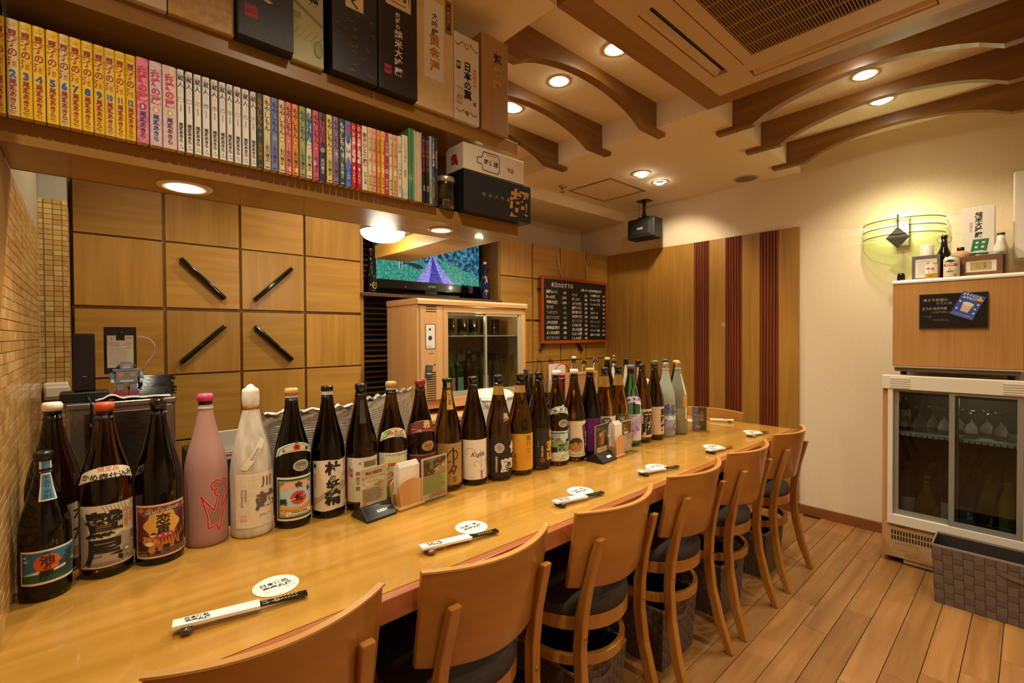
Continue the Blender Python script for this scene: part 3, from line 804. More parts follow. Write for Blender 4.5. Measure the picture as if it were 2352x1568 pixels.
# 1 small bottle, blue label with an orange sun
def d1(p):
    p.R(-.043, .042, .043, .104, '2f6a9c').P([(-.043, .042), (.043, .042), (.043, .055), (0, .066), (-.043, .058)], '2d5148')
    p.P([(-.043, .058), (-.02, .066), (.01, .066), (.043, .074), (.043, .068), (0, .060)], 'd9d4c4')
    p.E(-.006, .080, .0185, .0185, 'd2601c')
    for a, b, w in ((.030, .093, .011), (.026, .084, .010), (.021, .075, .013), (.030, .067, .010), (.018, .057, .016)): p.E(a, b, w, .0042, '24402c')
    p.L([(.018, .052), (.027, .066), (.022, .076), (.029, .090)], .003, '3b2c20')
    p.P([(-.041, .096), (-.032, .099), (-.036, .095), (-.031, .092)], 'e8e4d8').P([(-.040, .088), (-.029, .090), (-.035, .087), (-.030, .083)], 'e8e4d8')
    p.T('池', .021, -.006, .086, BK, bold=.02).T('の', .011, -.006, .072, BK, bold=.02).T('露', .021, -.007, .056, BK, bold=.02).T('焼酎', .005, -.006, .1015, BK)
bottle('small dark bottle whose blue label shows an orange sun and pine tree', -.070, 1.418, DARK, SMALL, ('crown', '0f0c0a'), .25, GF, name='shochu_bottle',
       labels=[lab(rect(-.046, .037, .046, .108), 'e6dcc8', .07, d1),
               lab(rect(-.0095, .206, .0095, .262), 'e6dcc8', .235, lambda p: p.R(-.0072, .209, .0072, .259, '4d87b4').T('手造り焼酎', .0092, 0, .234, BK, True), name='neck_label'),
               lab(rect(-.009, .264, .009, .300), '4d87b4', .27, lambda p: p.R(-.009, .264, -.006, .300, 'e6dcc8').R(.006, .264, .009, .300, 'e6dcc8'), name='neck_seal')])
# 2 behind it, white plastic cap
bottle('tall dark bottle with a white plastic cap by the mosaic wall', -.060, 1.546, DARK, ISS, ('crown', 'ece6da'), .85, GF, name='shochu_bottle',
       labels=[lab([(-.05, .030), (-.03, .034), (0, .030), (.03, .033), (.052, .030), (.054, .16), (.02, .164), (-.02, .160), (-.05, .164)], 'd8c9b0', .1,
                   lambda p: p.T('なか', .040, .012, .112, BK, True, .02).R(-.006, .038, .018, .058, 'c98b74').T('なか', .012, .006, .048, 'd8c9b0'))])
# 3 brown glass, silver-grey label with two large brushed characters
def d3(p):
    p.P([(-.05, .03), (.05, .03), (.05, .09), (.02, .10), (-.01, .085), (-.05, .07)], 'a89a84')
    for k in range(7): p.L([(-.012 + k * .006, .166), (.0 + k * .005, .135), (.004 + k * .004, .11)], .0012, '8f8473')
    p.P([(-.05, .15), (-.038, .135), (-.034, .09), (-.04, .04), (-.05, .03)], '9c907c')
    p.T('鷲尾', .062, -.010, .094, BK, True, .035, pitch=.98).T('人に語り', .0125, .040, .140, 'd9702a', True, .01).T('味に酔う', .0125, .029, .128, 'd9702a', True, .01)
    p.R(.036, .072, .046, .098, 'f0e8da')
    for k in range(9): p.R(.0365 + k * .001, .074, .0371 + k * .001, .097, BK)
    p.E(.026, .058, .006, .006, '6f6a60').E(.026, .058, .004, .004, 'd8ccb6').L([(.018, .036), (.026, .044), (.034, .036)], .0028, '6f6a60').lines(-.036, .018, .030, .040, 3, .0012, '4a443a')
bottle('brown bottle with two large brushed characters on a pale grey label', .031, 1.462, '6e3c0a', ISS, ('crown', 'c2502c'), .12, GF, name='shochu_bottle',
       labels=[lab(rect(-.053, .026, .053, .168), 'd8cbb2', .1, d3),
               lab(arch(.056, .026, .212, .016), 'e6dcc6', .232, lambda p: p.T('限定品', .0125, 0, .248, 'cf6d3a', bold=.01).T('かめ壺仕込み', .0155, 0, .2315, BK, bold=.02).T('印', .006, .042, .214, 'c8503a'), name='shoulder_label')])
# 4 tiger label
def d4(p):
    p.R(-.048, .024, .048, .142, '3e211c').P([(-.048, .06), (.048, .06), (.048, .142), (-.048, .142)], '7c3626')
    for k in range(6): p.P([(-.046 + k * .017, .134), (-.038 + k * .017, .141), (-.030 + k * .017, .134), (-.038 + k * .017, .129)], 'b07a58')
    for s in (-1, 1):
        for k in range(3): p.L([(s * (.032 + k * .006), .122), (s * (.030 + k * .006), .09), (s * (.036 + k * .005), .052)], .003, '4f1f1a')
    cloud = [(.030 * (1 + .09 * cos(6 * a)) * cos(a), .098 + .034 * (1 + .09 * cos(6 * a)) * sin(a)) for a in [2 * pi * k / 40 for k in range(40)]]
    p.P(cloud, 'd9a64c')
    p.P([(-.036, .118), (-.030, .121), (-.010, .127), (.014, .129), (.036, .130), (.036, .137), (.014, .136), (-.010, .134), (-.033, .128)], '5d5a66')
    p.T('THE BEST OF SHOCHU', .0082, .001, .1315, 'd9cdb6', bold=.015, rot=.12, sx=.72)
    p.T('恋寅', .0255, .002, .1005, BK, True, .025, pitch=.95)
    p.E(.006, .060, .022, .011, 'c07332').P([(-.020, .064), (-.024, .040), (-.019, .030), (-.013, .032), (-.010, .052)], 'c07332').P([(-.012, .054), (-.006, .036), (-.001, .034), (.002, .052)], 'b0652a')
    p.P([(.012, .052), (.012, .040), (.019, .038), (.022, .054)], 'b0652a').P([(.022, .056), (.026, .044), (.031, .044), (.030, .066)], 'b0652a').L([(.028, .064), (.035, .070), (.036, .080)], .003, 'b0652a')
    p.E(-.020, .061, .0125, .0115, 'c98244').E(-.029, .071, .003, .003, 'c98244').E(-.012, .072, .003, .003, 'c98244').E(-.021, .055, .007, .005, 'e6d7ba').E(-.025, .063, .0013, .0013, BK).E(-.016, .063, .0013, .0013, BK)
    for k in range(6): p.L([(-.004 + k * .0055, .069), (-.002 + k * .0055, .056)], .0013, '3a1d12')
    p.P([(-.014, .073), (.0, .080), (.016, .078), (.020, .071), (.0, .066), (-.012, .068)], 'b3404c')
    for q in ((-.004, .073), (.005, .074), (.012, .073)): p.E(*q, .0018, .0018, 'e3c7bd')
    p.E(-.015, .076, .0045, .0045, 'dfc3ac').P([(-.020, .077), (-.015, .082), (-.009, .080), (-.012, .077)], '1a1010')
    p.T('WONDERFUL', .0042, -.034, .032, 'c9a98e', sx=.8).T('NIGHT  A BOOK OF SECRET', .0042, .018, .034, 'c9a98e', sx=.8, rot=.05).L([(-.047, .038), (.047, .040)], .0006, 'c9a98e').L([(-.047, .0285), (.047, .030)], .0006, 'c9a98e')
bottle('dark bottle with a maroon label of a tiger beneath a yellow cloud', .131, 1.456, DARK, ISS, ('lip', '140b06'), .06, GF, name='shochu_bottle', labels=[lab(rect(-.051, .019, .051, .147), 'd8b49a', .08, d4)])
# 5 frosted pink bottle with a red outlined flower
def d5(p):
    o = [(-.0189, .1347), (.0056, .0935), (.0154, .1308), (.0091, .134), (.0077, .143), (.014, .149), (.0035, .148), (.0007, .159), (.0042, .169), (.014, .172), (.0207, .1674), (.0294, .172), (.0364, .1674), (.0378, .1573), (.0329, .1526), (.0392, .1464), (.0378, .137), (.0287, .1316), (.0231, .098), (.0497, .1363), (.0294, .0904), (.021, .0624), (.0157, .0391), (.0105, .0562), (-.0056, .0484), (-.0063, .078)]
    p.P(o, '94705f')
    p.L(o + [o[0]], .0058, 'e2c9c2').L(o + [o[0]], .0042, 'c81f35')
    p.E(.030, .052, .007, .0085, 'a8835e').T('花', .008, .030, .052, 'b0403a')
bottle('frosted pink bottle with a red outlined flower emblem', .236, 1.487, frost('e9bdb4', .45), ISS, ('crown', 'd8447a'), .12, GF, rough=.38, labels=[lab(rect(-.001, .10, .001, .101), 'c81f35', .1, d5, name='printed_emblem')])
# 6 bottle wrapped in white tissue
PAPERW = [(.034, 0.0), (.049, .001), (.0525, .008), (.0530, .016), (.0530, .170), (.0505, .200), (.0440, .240), (.0350, .280), (.0260, .318), (.0195, .348), (.0190, .352)]
def d6(p):
    p.T('川', .032, .018, .150, '5f584c', bold=.03, sx=.9).T('越', .050, .018, .098, '5f584c', bold=.045).T('かわごえ', .0085, .016, .060, '6a6255').R(-.040, .050, -.026, .066, 'dba79a').T('川越', .0075, -.033, .058, 'f0e0cc')
    for k in range(3): p.lines(0, 0, 0, 0, 0, .001, BK)
    p.T('酒造米使用大吟醸', .0058, -.036, .112, '7a7060', True).T('純米酒醸造元', .0058, -.028, .118, '7a7060', True)
tt = thing('paper_wrapped_bottle', 'bottle wrapped in pleated white tissue tied with a gold cord at the neck', 'bottle', (.341, 1.470, .72), 0, GF)
def pleat(pr, amp, n=72):
    m = MB(); vs = []; fs = []
    for r, z in pr:
        k0 = min(1, max(0, (z - .12) / .12))
        for k in range(n):
            rr = r * (1 + amp * k0 * (sin(k * 5.1) * .6 + (1 if k % 2 else -1) * .6)); a = 2 * pi * k / n; vs.append((rr * cos(a), rr * sin(a), z))
    for i in range(len(pr) - 1):
        for k in range(n): fs.append((i * n + k, i * n + (k + 1) % n, (i + 1) * n + (k + 1) % n, (i + 1) * n + k))
    fs += [tuple(range(n - 1, -1, -1)), tuple((len(pr) - 1) * n + k for k in range(n))]
    return m.add(vs, fs, True)
TISSUE = mottled('tissue', 'b9ae9c', 'd6cdbd', 55, .75, .35, stretch=(1, 1, .25))
w6 = pleat(PAPERW, .022).build('tissue_wrap', TISSUE, tt)
pleat([(.0185, .352), (.0205, .358), (.0215, .375), (.021, .395), (.0195, .402), (.012, .406), (.0085, .411), (.006, .414), (.0005, .416)], .03).build('tissue_cap', mottled('tissue2', 'd8d0c2', 'e6dfd2', 60, .75, .3), tt)
MB().lathe([(.0200, .346), (.0212, .348), (.0212, .3525), (.0200, .3545)], 28, close=False).build('gold_cord', pm('b98a34', .3, .8), tt)
sf6 = bsurf(PAPERW, .10, .1)
m6 = MB().poly(rect(-.052, .030, .052, .176), lambda x, z: sf6(x, z, .0012), .007).build('label', mottled('washi', 'd8cab0', 'e2d6be', 90, .8, .1), tt)
q6 = Printer(lambda x, z, e: sf6(x, z, e + .0008)); d6(q6); q6.done(m6)
sfb = bsurf(PAPERW, .10, .22)
m6 = MB().poly([(-.036, .190), (-.022, .186), (.024, .262), (.010, .272)], lambda x, z: sfb(x, z, .0022), .006).build('sash_label', pm('dcd0b8', .7), tt)
q6 = Printer(lambda x, z, e: sfb(x, z, e + .0019)); q6.T('特別吟', .012, -.004, .228, '8a8272', rot=1.05); q6.done(m6)
# 7 red sun on a blue and pink landscape
def sunlabel(p):
    p.R(-.048, .030, .048, .142, '1d211d').R(-.044, .034, .044, .138, '7fa25c').R(-.040, .040, .040, .134, 'a9c9d6')
    p.P([(-.040, .112), (-.03, .106), (-.02, .114), (-.008, .110), (.004, .118), (.016, .114), (.03, .124), (.04, .120), (.04, .134), (-.04, .134)], 'e2aa98')
    p.P([(-.04, .040), (.04, .040), (.04, .072), (.0, .062), (-.04, .066)], 'd8a258').P([(-.04, .058), (.0, .055), (.04, .066), (.04, .060), (0, .050), (-.04, .052)], 'c98638')
    p.E(.004, .088, .019, .019, 'd43a24').L([(-.03, .078), (.03, .098)], .0018, 'e6dccb').T('佐', .020, .004, .089, BK, bold=.03).T('伊', .020, .034, .110, BK, bold=.03).T('美', .020, -.032, .078, BK, bold=.03)
    p.T('金', .019, .004, .124, BK, bold=.03).P([(-.026, .036), (.040, .040), (.040, .053), (-.024, .050)], 'ded2b8').T('甲斐商店謹醸', .0065, .006, .0475, BK, bold=.01).lines(-.020, .036, .037, .043, 2, .001, '5a5246')
    for s in (-1, 1): p.L([(s * .042, .128), (s * .036, .131), (s * .030, .134)], .005, '5f8a48')
def sh7(p):
    p.P(arch(.047, .020, .205, .017), '7fa25c').P(arch(.040, .014, .208, .017), 'a9c9d6').P(arch(.030, .006, .223, .009), 'e2aa98').P(arch(.040, .004, .2068, .017), 'd8a258')
    p.E(.002, .2315, .009, .0085, 'd43a24').T('佐', .011, .002, .2315, BK, bold=.03).T('金', .010, .002, .2450, BK, bold=.03).T('伊', .0105, -.026, .2235, BK, bold=.03).T('美', .0105, .028, .2235, BK, bold=.03)
def degree(p, a='本格焼酎', b='25'):
    p.P(scallop(.012, .178, .0195, .0155), 'd6cdb8').E(.012, .178, .0175, .0135, '8f8e7e').T(a, .0072, .012, .1825, '3a3a30').R(.0075, .168, .0165, .1765, '5d6a58').T(b, .0085, .012, .172, 'e8e0cc', bold=.02)
bottle('dark bottle with a red sun over a field on both its labels', .446, 1.459, DARK, ISS, ('crown', 'c99a58'), .12, GF, name='shochu_bottle',
       labels=[lab(rect(-.051, .024, .051, .148), 'e0d2b8', .08, sunlabel), lab(arch(.050, .024, .203, .017), 'ece2cc', .228, sh7, name='shoulder_label'), lab(rect(.0119, .178, .0121, .1782), 'd6cdb8', .178, degree, name='degree_seal'), wrapband(.370, .3795, 'b9b4aa')])
# 8 white label with brushed characters
def d8(p):
    p.P([(-.05, .054), (-.03, .070), (-.012, .086), (.01, .096), (.03, .108), (.05, .102), (.05, .084), (.02, .078), (-.01, .066), (-.05, .040)], 'b3a58f')
    p.T('杜', .042, .004, .150, BK, bold=.045).T('の', .018, .002, .122, BK, bold=.03).T('妖', .036, .004, .098, BK, bold=.045).T('精', .042, .003, .060, BK, bold=.045)
    p.T('もりのようせい', .0062, .027, .112, '3a332b', True).T('やきいも焼酎', .0066, .038, .140, 'b5604c', True).T('本格焼酎国分酒造', .0062, .044, .112, BK, True).E(.042, .165, .0055, .0085, 'b5604c').E(.042, .165, .0035, .0062, 'ddcdb2').E(-.044, .160, .004, .006, BK)
    p.T('特選本格芋焼酎', .0058, -.044, .115, '4a4238', True).R(-.048, .040, -.042, .066, 'c08272')
bottle('near-black bottle with a ragged cream label of four brushed characters', .552, 1.463, '0f0b06', ISS, ('lip', '0d0a08'), .08, GF, name='shochu_bottle',
       labels=[lab([(-.053, .026), (-.02, .023), (.01, .027), (.053, .025), (.053, .176), (.02, .173), (-.01, .177), (-.053, .174)], 'ddcdb2', .1, d8), wrapband(.369, .3795, 'b9b4aa')])
# 9
bottle('dark bottle with a plain ivory label and a grey neck strip', .654, 1.450, '5c3407', ISS, ('lip', '140c06'), .04, GF, name='shochu_bottle',
       labels=[lab(rect(-.052, .030, .052, .168), 'd9ccb2', .1, lambda p: p.R(-.002, .138, .036, .156, '7d6e44').T('高', .008, -.012, .150, '4a4034').T('黄金千貫', .015, -.018, .095, '4a4034', True).R(-.040, .108, -.032, .134, 'c05a4a').T('印', .008, -.036, .121, 'e8d8c4').T('本格芋焼酎', .0058, -.043, .128, BK, True).T('金', .008, .042, .152, '4a4034')),
               lab(rect(-.007, .272, .007, .345), '2e2a26', .31, name='neck_strip')])
# 10
def sh10(p):
    p.P(arch(.040, .022, .208, .016), 'd8ce7c').P([(-.040, .208), (-.02, .222), (-.012, .246), (-.03, .238)], '6fa85a').P([(-.036, .214), (-.03, .232), (-.022, .230)], 'a8cf82').T('みたけ', .0165, .004, .2335, 'b03a2c', bold=.03).P([(-.006, .222), (.008, .230), (.03, .225), (.03, .218), (0, .219)], '7f95a0').T('本格焼酎', .0058, 0, .2455, 'c06a48')
bottle('amber bottle with a yellow and green fan-shaped shoulder label', .753, 1.434, '7e4a08', ISS, ('crown', 'c99a58'), .08, GF, name='shochu_bottle',
       labels=[lab(arch(.044, .028, .204, .017), 'e8e0cc', .228, sh10, name='shoulder_label'), wrapband(.370, .3795, 'b9b4aa'),
               lab(rect(-.052, .030, .052, .170), 'd8ce8c', .1, lambda p: p.R(-.052, .155, .052, .168, 'dcd6c2').T('世界自然遺産登録', .0088, .004, .1615, '3d6a4c', bold=.01).E(-.005, .09, .035, .04, '9fc27c').T('屋久島', .026, -.012, .098, 'c4463a', True, .03).P([(-.05, .03), (.05, .03), (.05, .052), (0, .068), (-.05, .055)], '5c8f50'))])
# 11
def sh11(p):
    p.P(arch(.050, .0022, .246, .014), 'b58a48').P(arch(.050, .0022, .2125, .016), 'b58a48').T('赤', .027, .010, .248, 'd0b178', bold=.03)
    for k in range(16): p.E(-.044 + rnd.random() * .034, .224 + rnd.random() * .012, .002, .002, ['c0452e', 'd8b890', 'b8642a'][k % 3], 6)
bottle('dark bottle with a red shoulder band and gold oval seal, red label below', .855, 1.420, '4c2c08', ISS, ('lip', '8a2420'), .10, GF, name='shochu_bottle',
       labels=[lab(arch(.053, .038, .208, .016), '6e1d1d', .238, sh11, name='shoulder_label'),
               lab(scallop(.012, .176, .021, .0165), 'b08a3c', .176, lambda p: p.E(.012, .176, .0185, .014, '8d6c2c').E(.012, .176, .0178, .0133, 'b08a3c').T('KIRISHIMA', .0056, .012, .1805, '2a2010', bold=.02).T('BRILLIANT', .0056, .012, .175, '2a2010', bold=.02).T('25%', .0058, .014, .168, '2a2010', bold=.02), name='gold_seal'),
               lab(rect(-.052, .026, .052, .150), '6e1d1d', .09, lambda p: p.R(-.052, .146, .052, .148, 'b58a48').P([(-.01, .092), (.0, .124), (.016, .128), (.034, .134), (.036, .110), (.01, .100)], 'a68452').T('霧島', .026, .012, .07, 'd0b178', True, .03))])
# 12
def d12(p):
    p.L([(-.006, .108), (-.015, .104), (-.019, .118), (-.014, .136), (-.002, .146), (.012, .142), (.018, .130), (.014, .116), (.004, .112), (.0, .116)], .0036, BK)
    p.L([(.001, .154), (.002, .130), (.0025, .095)], .0052, BK).L([(.0, .088), (-.006, .076), (-.012, .066)], .005, BK).L([(.0, .090), (.012, .088), (.006, .072), (.002, .062)], .004, BK).L([(-.004, .070), (.004, .074)], .004, BK)
    p.R(.0, .034, .012, .052, '8a3c28').T('々', .010, .006, .043, 'a87a44').lines(.018, .020, .072, .086, 6, .0006, BK)
bottle('amber bottle with a tan paper label and a gold strip over its cap', .962, 1.412, '8a5a10', ISS, ('lip', '140c06'), .14, GF, name='shochu_bottle',
       labels=[lab(rect(-.053, .024, .053, .170), mottled('kraft', 'a27838', 'ab8140', 90, .8, .1), .1, d12), lab(rect(-.0078, .286, .0078, .392), 'b98a3a', .33, lambda p: p.T('中々謹製', .0095, .0, .322, BK, True), name='neck_strip')])
# 13
def d13(p):
    for cx, cy, r, a0, a1 in ((-.028, .122, .020, 0, 4.2), (-.006, .080, .012, 0, 4.6), (.030, .084, .011, -1.2, 3.2)):
        p.L([(cx + r * (1 - k * .04) * cos(a0 + (a1 - a0) * k / 12), cy + r * (1 - k * .04) * sin(a0 + (a1 - a0) * k / 12)) for k in range(13)], .0025, 'b7aa9c')
    p.L([(.012, .064), (.012, .100), (.008, .126)], .003, 'b7aa9c').R(.009, .026, .0155, .048, 'b0508a').R(.009, .044, .0155, .054, '4a6ab0')
    p.T('Kugilla', .023, .0, .116, '1d1a18', skew=.35, sx=.78).T('Satsuma shochu', .0042, .010, .056, '7a6f64', sx=.8).T('KUGILLA', .004, -.02, .032, '8a7f74', sx=.8)
bottle('dark bottle with a white label of handwritten script over grey curls', 1.070, 1.402, '4e2e08', ISS, ('lip', '110b07'), .12, GF, name='shochu_bottle', labels=[lab(rect(-.053, .023, .053, .168), 'e4d9c8', .1, d13)])
# 14
def d14(p):
    p.E(-.014, .126, .0165, .0185, 'd8ccb6').E(-.014, .126, .0135, .0152, '1a1816').E(-.014, .126, .0120, .0136, 'd8ccb6').E(-.014, .126, .0088, .0098, '1a1816')
    for k in range(8):
        a = 2 * pi * k / 8; p.P([(-.014, .126), (-.014 + .0078 * cos(a - .2), .126 + .0086 * sin(a - .2)), (-.014 + .0078 * cos(a + .2), .126 + .0086 * sin(a + .2))], 'd8ccb6')
        p.L([(-.014 + .0122 * cos(a), .126 + .0136 * sin(a)), (-.014 + .0162 * cos(a), .126 + .018 * sin(a))], .0008, '1a1816')
    p.T('佐', .044, .044, .124, 'd8ccb6', bold=.05).T('藤', .050, .018, .060, 'd8ccb6', bold=.05).T('佐藤酒造有限会社', .0072, -.024, .066, 'd8ccb6', True, .01).R(-.027, .036, -.021, .046, 'b85a4c')
bottle('amber bottle with a round white crest on its black label', 1.173, 1.376, '7e4e0c', ISS, ('lip', '0f0c0a'), .12, GF, name='shochu_bottle',
       labels=[lab(rect(-.054, .022, .054, .160), '1d1a18', .1, d14), wrapband(.322, .362, 'b08a3e', metal=.4),
               lab([(-.014, .236), (.012, .214), (.038, .226), (.016, .282)], '1d1b1a', .24, lambda p: p.T('黒', .022, .012, .243, 'c29a58', bold=.04).L([(.002, .226), (.022, .232)], .003, 'c29a58'), name='shoulder_label')])
# 15
bottle('amber bottle with a bright yellow label and faint brown brushwork', 1.281, 1.370, '8f5e0c', ISS, ('lip', '1a0f08'), .10, GF, name='shochu_bottle',
       labels=[lab(rect(-.053, .022, .053, .164), 'd2951f', .1, lambda p: p.T('富乃', .022, .014, .136, '8a6420', True, .02).T('宝', .024, .012, .098, 'b07c22', bold=.02).T('山', .026, .016, .072, 'c08c28', bold=.02).T('本格芋焼酎', .0088, -.034, .066, '5a4010', True, .01).R(-.036, .030, -.026, .040, 'c86a2a')), wrapband(.322, .350, 'b8864a', metal=.3)])
# 16
bottle('dark amber bottle with a black label and thick golden-yellow characters', 1.389, 1.372, '5c3a0a', ISS, ('lip', '120c07'), .06, GF, name='shochu_bottle',
       labels=[lab(rect(-.053, .022, .053, .172), '211e1a', .1, lambda p: p.T('吉兆', .021, .036, .142, 'd69a22', True, .06, pitch=.95).T('宝', .040, .033, .098, 'd69a22', bold=.07).T('山', .040, .033, .058, 'd69a22', bold=.07).T('本格芋焼酎', .0088, -.004, .078, 'd8ccb0', True, .01).E(-.003, .042, .009, .0105, '9c3420').T('吉', .010, -.003, .042, '211e1a').T('きっちょう', .005, -.018, .106, 'd8ccb0', True))])
# 17
def d17(p):
    p.R(-.048, .036, .048, .142, 'b9ced0').R(-.048, .134, .048, .142, '4f8296').P([(-.048, .084), (-.02, .112), (-.006, .116), (.012, .100), (.03, .090), (.048, .084), (.048, .06), (-.048, .06)], '7fa070').P([(-.048, .06), (.048, .06), (.048, .036), (-.048, .036)], 'd3dac0').P([(.006, .044), (.048, .052), (.048, .046), (0, .038)], '8fae78')
    p.E(.022, .137, .006, .0075, 'e4dccb').E(.022, .137, .0025, .0035, 'b83a30').T('茶', .028, .004, .077, BK, bold=.04).T('屋', .028, -.026, .066, BK, bold=.04).T('摩', .026, .034, .100, BK, bold=.04).T('薩', .02, .047, .122, BK, bold=.03)
    p.T('かめ仕込', .0085, -.020, .127, '4a7a58').T('芋焼酎', .0115, -.018, .113, 'b8342c', bold=.03).P(star(.024, .062, .008, 6, .6), 'cc6a78').P([(.030, .062), (.042, .074), (.040, .060)], '5c4a60').R(-.024, .024, .048, .035, 'e0dac6').T('村尾酒造', .006, .006, .030, '4a443a')
def sh17(p):
    p.P(arch(.042, .020, .210, .016), '4f8296').P(arch(.038, .015, .2125, .016), 'dbe0cc').P([(-.03, .216), (-.012, .232), (.012, .232), (.03, .216), (0, .224)], '9dbb88').T('薩', .012, -.018, .229, BK, bold=.04).T('摩', .012, .004, .235, BK, bold=.04).T('茶', .012, .024, .231, BK, bold=.04).E(.014, .250, .005, .005, 'ece4d2').E(.014, .250, .0025, .0025, 'b83a30').T('芋焼酎', .006, -.014, .2165, 'b8342c', bold=.02)
bottle('amber bottle with a pale blue tea-field label, matching shoulder label and white cap', 1.490, 1.364, '6a400a', ISS, ('crown', 'ece6da'), .02, GF, name='shochu_bottle',
       labels=[lab(rect(-.052, .020, .052, .146), 'e6ddc8', .08, d17), lab(arch(.046, .026, .206, .017), 'ece2cc', .23, sh17, name='shoulder_label'), lab(rect(.0219, .178, .0221, .1782), 'd6cdb8', .178, lambda p: degree(p, '本格', '25'), dr=.0, name='degree_seal')])
# 18
def d18(p):
    p.T('よかよか', .0155, -.036, .128, '3a332b', True, .015).P([(.016, .155), (.046, .166), (.052, .030), (.032, .034)], '211d1a').T('古酒', .016, .026, .138, 'c43a2c', True, .03).T('薩摩焼酎', .016, .042, .096, 'ded2bc', True, .03)
    p.E(-.008, .070, .0275, .029, 'c08a48').P([(-.036, .078), (-.03, .094), (-.016, .104), (.0, .104), (.014, .094), (.019, .078), (.010, .086), (.0, .078), (-.010, .086), (-.022, .078)], '4a3526')
    p.L([(-.022, .074), (-.014, .078), (-.020, .068)], .0014, '5a3a20').L([(.006, .074), (-.002, .078), (.004, .068)], .0014, '5a3a20').L([(-.028, .058), (-.018, .052), (-.010, .060), (-.002, .060)], .0014, '5a3a20').P([(.002, .058), (.012, .060), (.007, .049)], 'd08f92').T('西酒造株式会社', .005, -.01, .032, '5a5246')
bottle('amber bottle with a laughing face on its cream label', 1.594, 1.356, '73470a', ISS, ('crown', 'e6e0d2'), .04, GF, name='shochu_bottle', labels=[lab(rect(-.052, .022, .052, .176), 'ddd0b6', .1, d18)])
# 19
bottle('blackish green bottle with a plain purple label behind the cocktail card', 1.696, 1.350, '10140a', ISS, ('crown', 'c99a58'), .02, GF, name='shochu_bottle',
       labels=[lab(rect(-.053, .030, .053, .176), '6a1470', .1, lambda p: p.T('七', .06, .034, .140, '2a1a2c', bold=.05))])
# 20, 21
def crest(p, x=0.0, z=.13, r=.017):
    p.E(x, z, r, r, '2a2420').E(x, z, r * .78, r * .78, 'b7a98c').E(x, z, r * .66, r * .66, '2a2420').T('純', r * 1.0, x, z, 'd8ccb0', bold=.02)
bottle('amber bottle with a gold foil neck and white crest label behind the napkins', 1.797, 1.343, '6e420a', ISS, ('lip', '0f0e10'), .0, GF, name='shochu_bottle', labels=[lab(rect(-.053, .030, .053, .174), 'ddd2be', .1, lambda p: crest(p, -.006, .150, .02)), wrapband(.306, .362, 'b08a3e', metal=.5)])
bottle('amber bottle with a gold foil neck and olive-brown crest label', 1.899, 1.339, '84540a', ISS, ('lip', '0f0e10'), .0, GF, name='shochu_bottle', labels=[lab(rect(-.053, .030, .053, .176), '6e5224', .1, lambda p: crest(p, .0, .150, .02)), wrapband(.306, .362, 'b08a3e', metal=.5)])
# 22 turquoise
def d22(p):
    p.P([(-.05, .03), (-.02, .03), (.05, .12), (.05, .16), (.0, .13), (-.05, .07)], 'b49ac4').L([(-.020, .116), (-.022, .085), (-.012, .076), (.0, .082)], .003, '1c1830').L([(.008, .100), (.012, .086), (.02, .078), (.03, .09)], .003, '1c1830').T('本格麦焼酎', .009, -.006, .150, '8a7a98')
bottle('turquoise glass bottle with a lilac label and lilac shoulder label', 2.008, 1.341, '6cc4cc', ISS, ('crown', '5a6a98'), -.02, GF, rough=.03, name='shochu_bottle',
       labels=[lab(rect(-.052, .030, .052, .158), 'cfc8d6', .1, d22), lab(arch(.046, .030, .200, .017), 'c9b2d8', .228, lambda p: (p.P([(.0, .212), (.046, .200), (.044, .212), (.02, .222)], 'e6e0ea'), p.T('音', .013, -.022, .227, '2a2038', bold=.03), p.T('響', .013, .002, .234, '2a2038', bold=.03), p.T('鳥', .013, .024, .229, '2a2038', bold=.03)), name='shoulder_label')])
# 23, 24
bottle('amber bottle with a buff label of two very thick black characters', 2.113, 1.345, '86560c', ISS, ('lip', '140c06'), -.05, GF, name='shochu_bottle', labels=[lab(rect(-.052, .030, .052, .172), 'cdb491', .1, lambda p: p.T('萬膳', .056, .018, .100, BK, True, .07))])
bottle('amber bottle with a mottled buff label, small red seal and brushed characters', 2.216, 1.337, '7a4c0c', ISS, ('lip', '140c06'), -.05, GF, name='shochu_bottle',
       labels=[lab(rect(-.053, .030, .053, .174), mottled('buff', 'c9ab84', 'd2b793', 60, .8, .1), .1, lambda p: (p.T('萬膳庵', .037, .034, .105, BK, True, .04), p.T('萬膳', .006, -.034, .162, BK, True), seal(p, -.022, .046, .006, 'b8604a', '庵'), p.T('さつま焼酎', .0055, -.022, .085, '5a4a38', True)))])
# 25 frosted, winter picture
def d25(p):
    p.R(-.050, .090, .050, .176, '8f9cc0').P([(-.05, .104), (-.03, .112), (0, .116), (.03, .110), (.05, .112), (.05, .09), (-.05, .09)], 'dfe0e2').R(-.05, .052, .05, .092, '9aa6c4')
    for cx, s in ((-.034, 1), (.026, 1), (-.004, .8)):
        for k in range(10): p.E(cx + rnd.uniform(-.012, .012) * s, .152 + rnd.uniform(-.03, .022), .0055, .006, '5c5a70', 7)
        p.L([(cx, .102), (cx, .16)], .002, '4a4658')
    for k in range(14): p.E(rnd.uniform(-.048, .048), .05 + rnd.random() ** 2 * .026, .0062, .0062, ['b5768c', 'a45e74', 'c795a4'][k % 3], 8)
    p.E(-.01, .094, .004, .003, '6a5a6c').E(.006, .088, .003, .0025, '6a5a6c')
bottle('frosted pale bottle with a silver screw cap and a winter landscape label', 2.326, 1.333, frost('d3d6c2', .4), ISS, ('screw', 'cfc6b4'), -.12, GF, rough=.35, labels=[lab(rect(-.050, .048, .050, .176), '9aa6c4', .1, d25)])
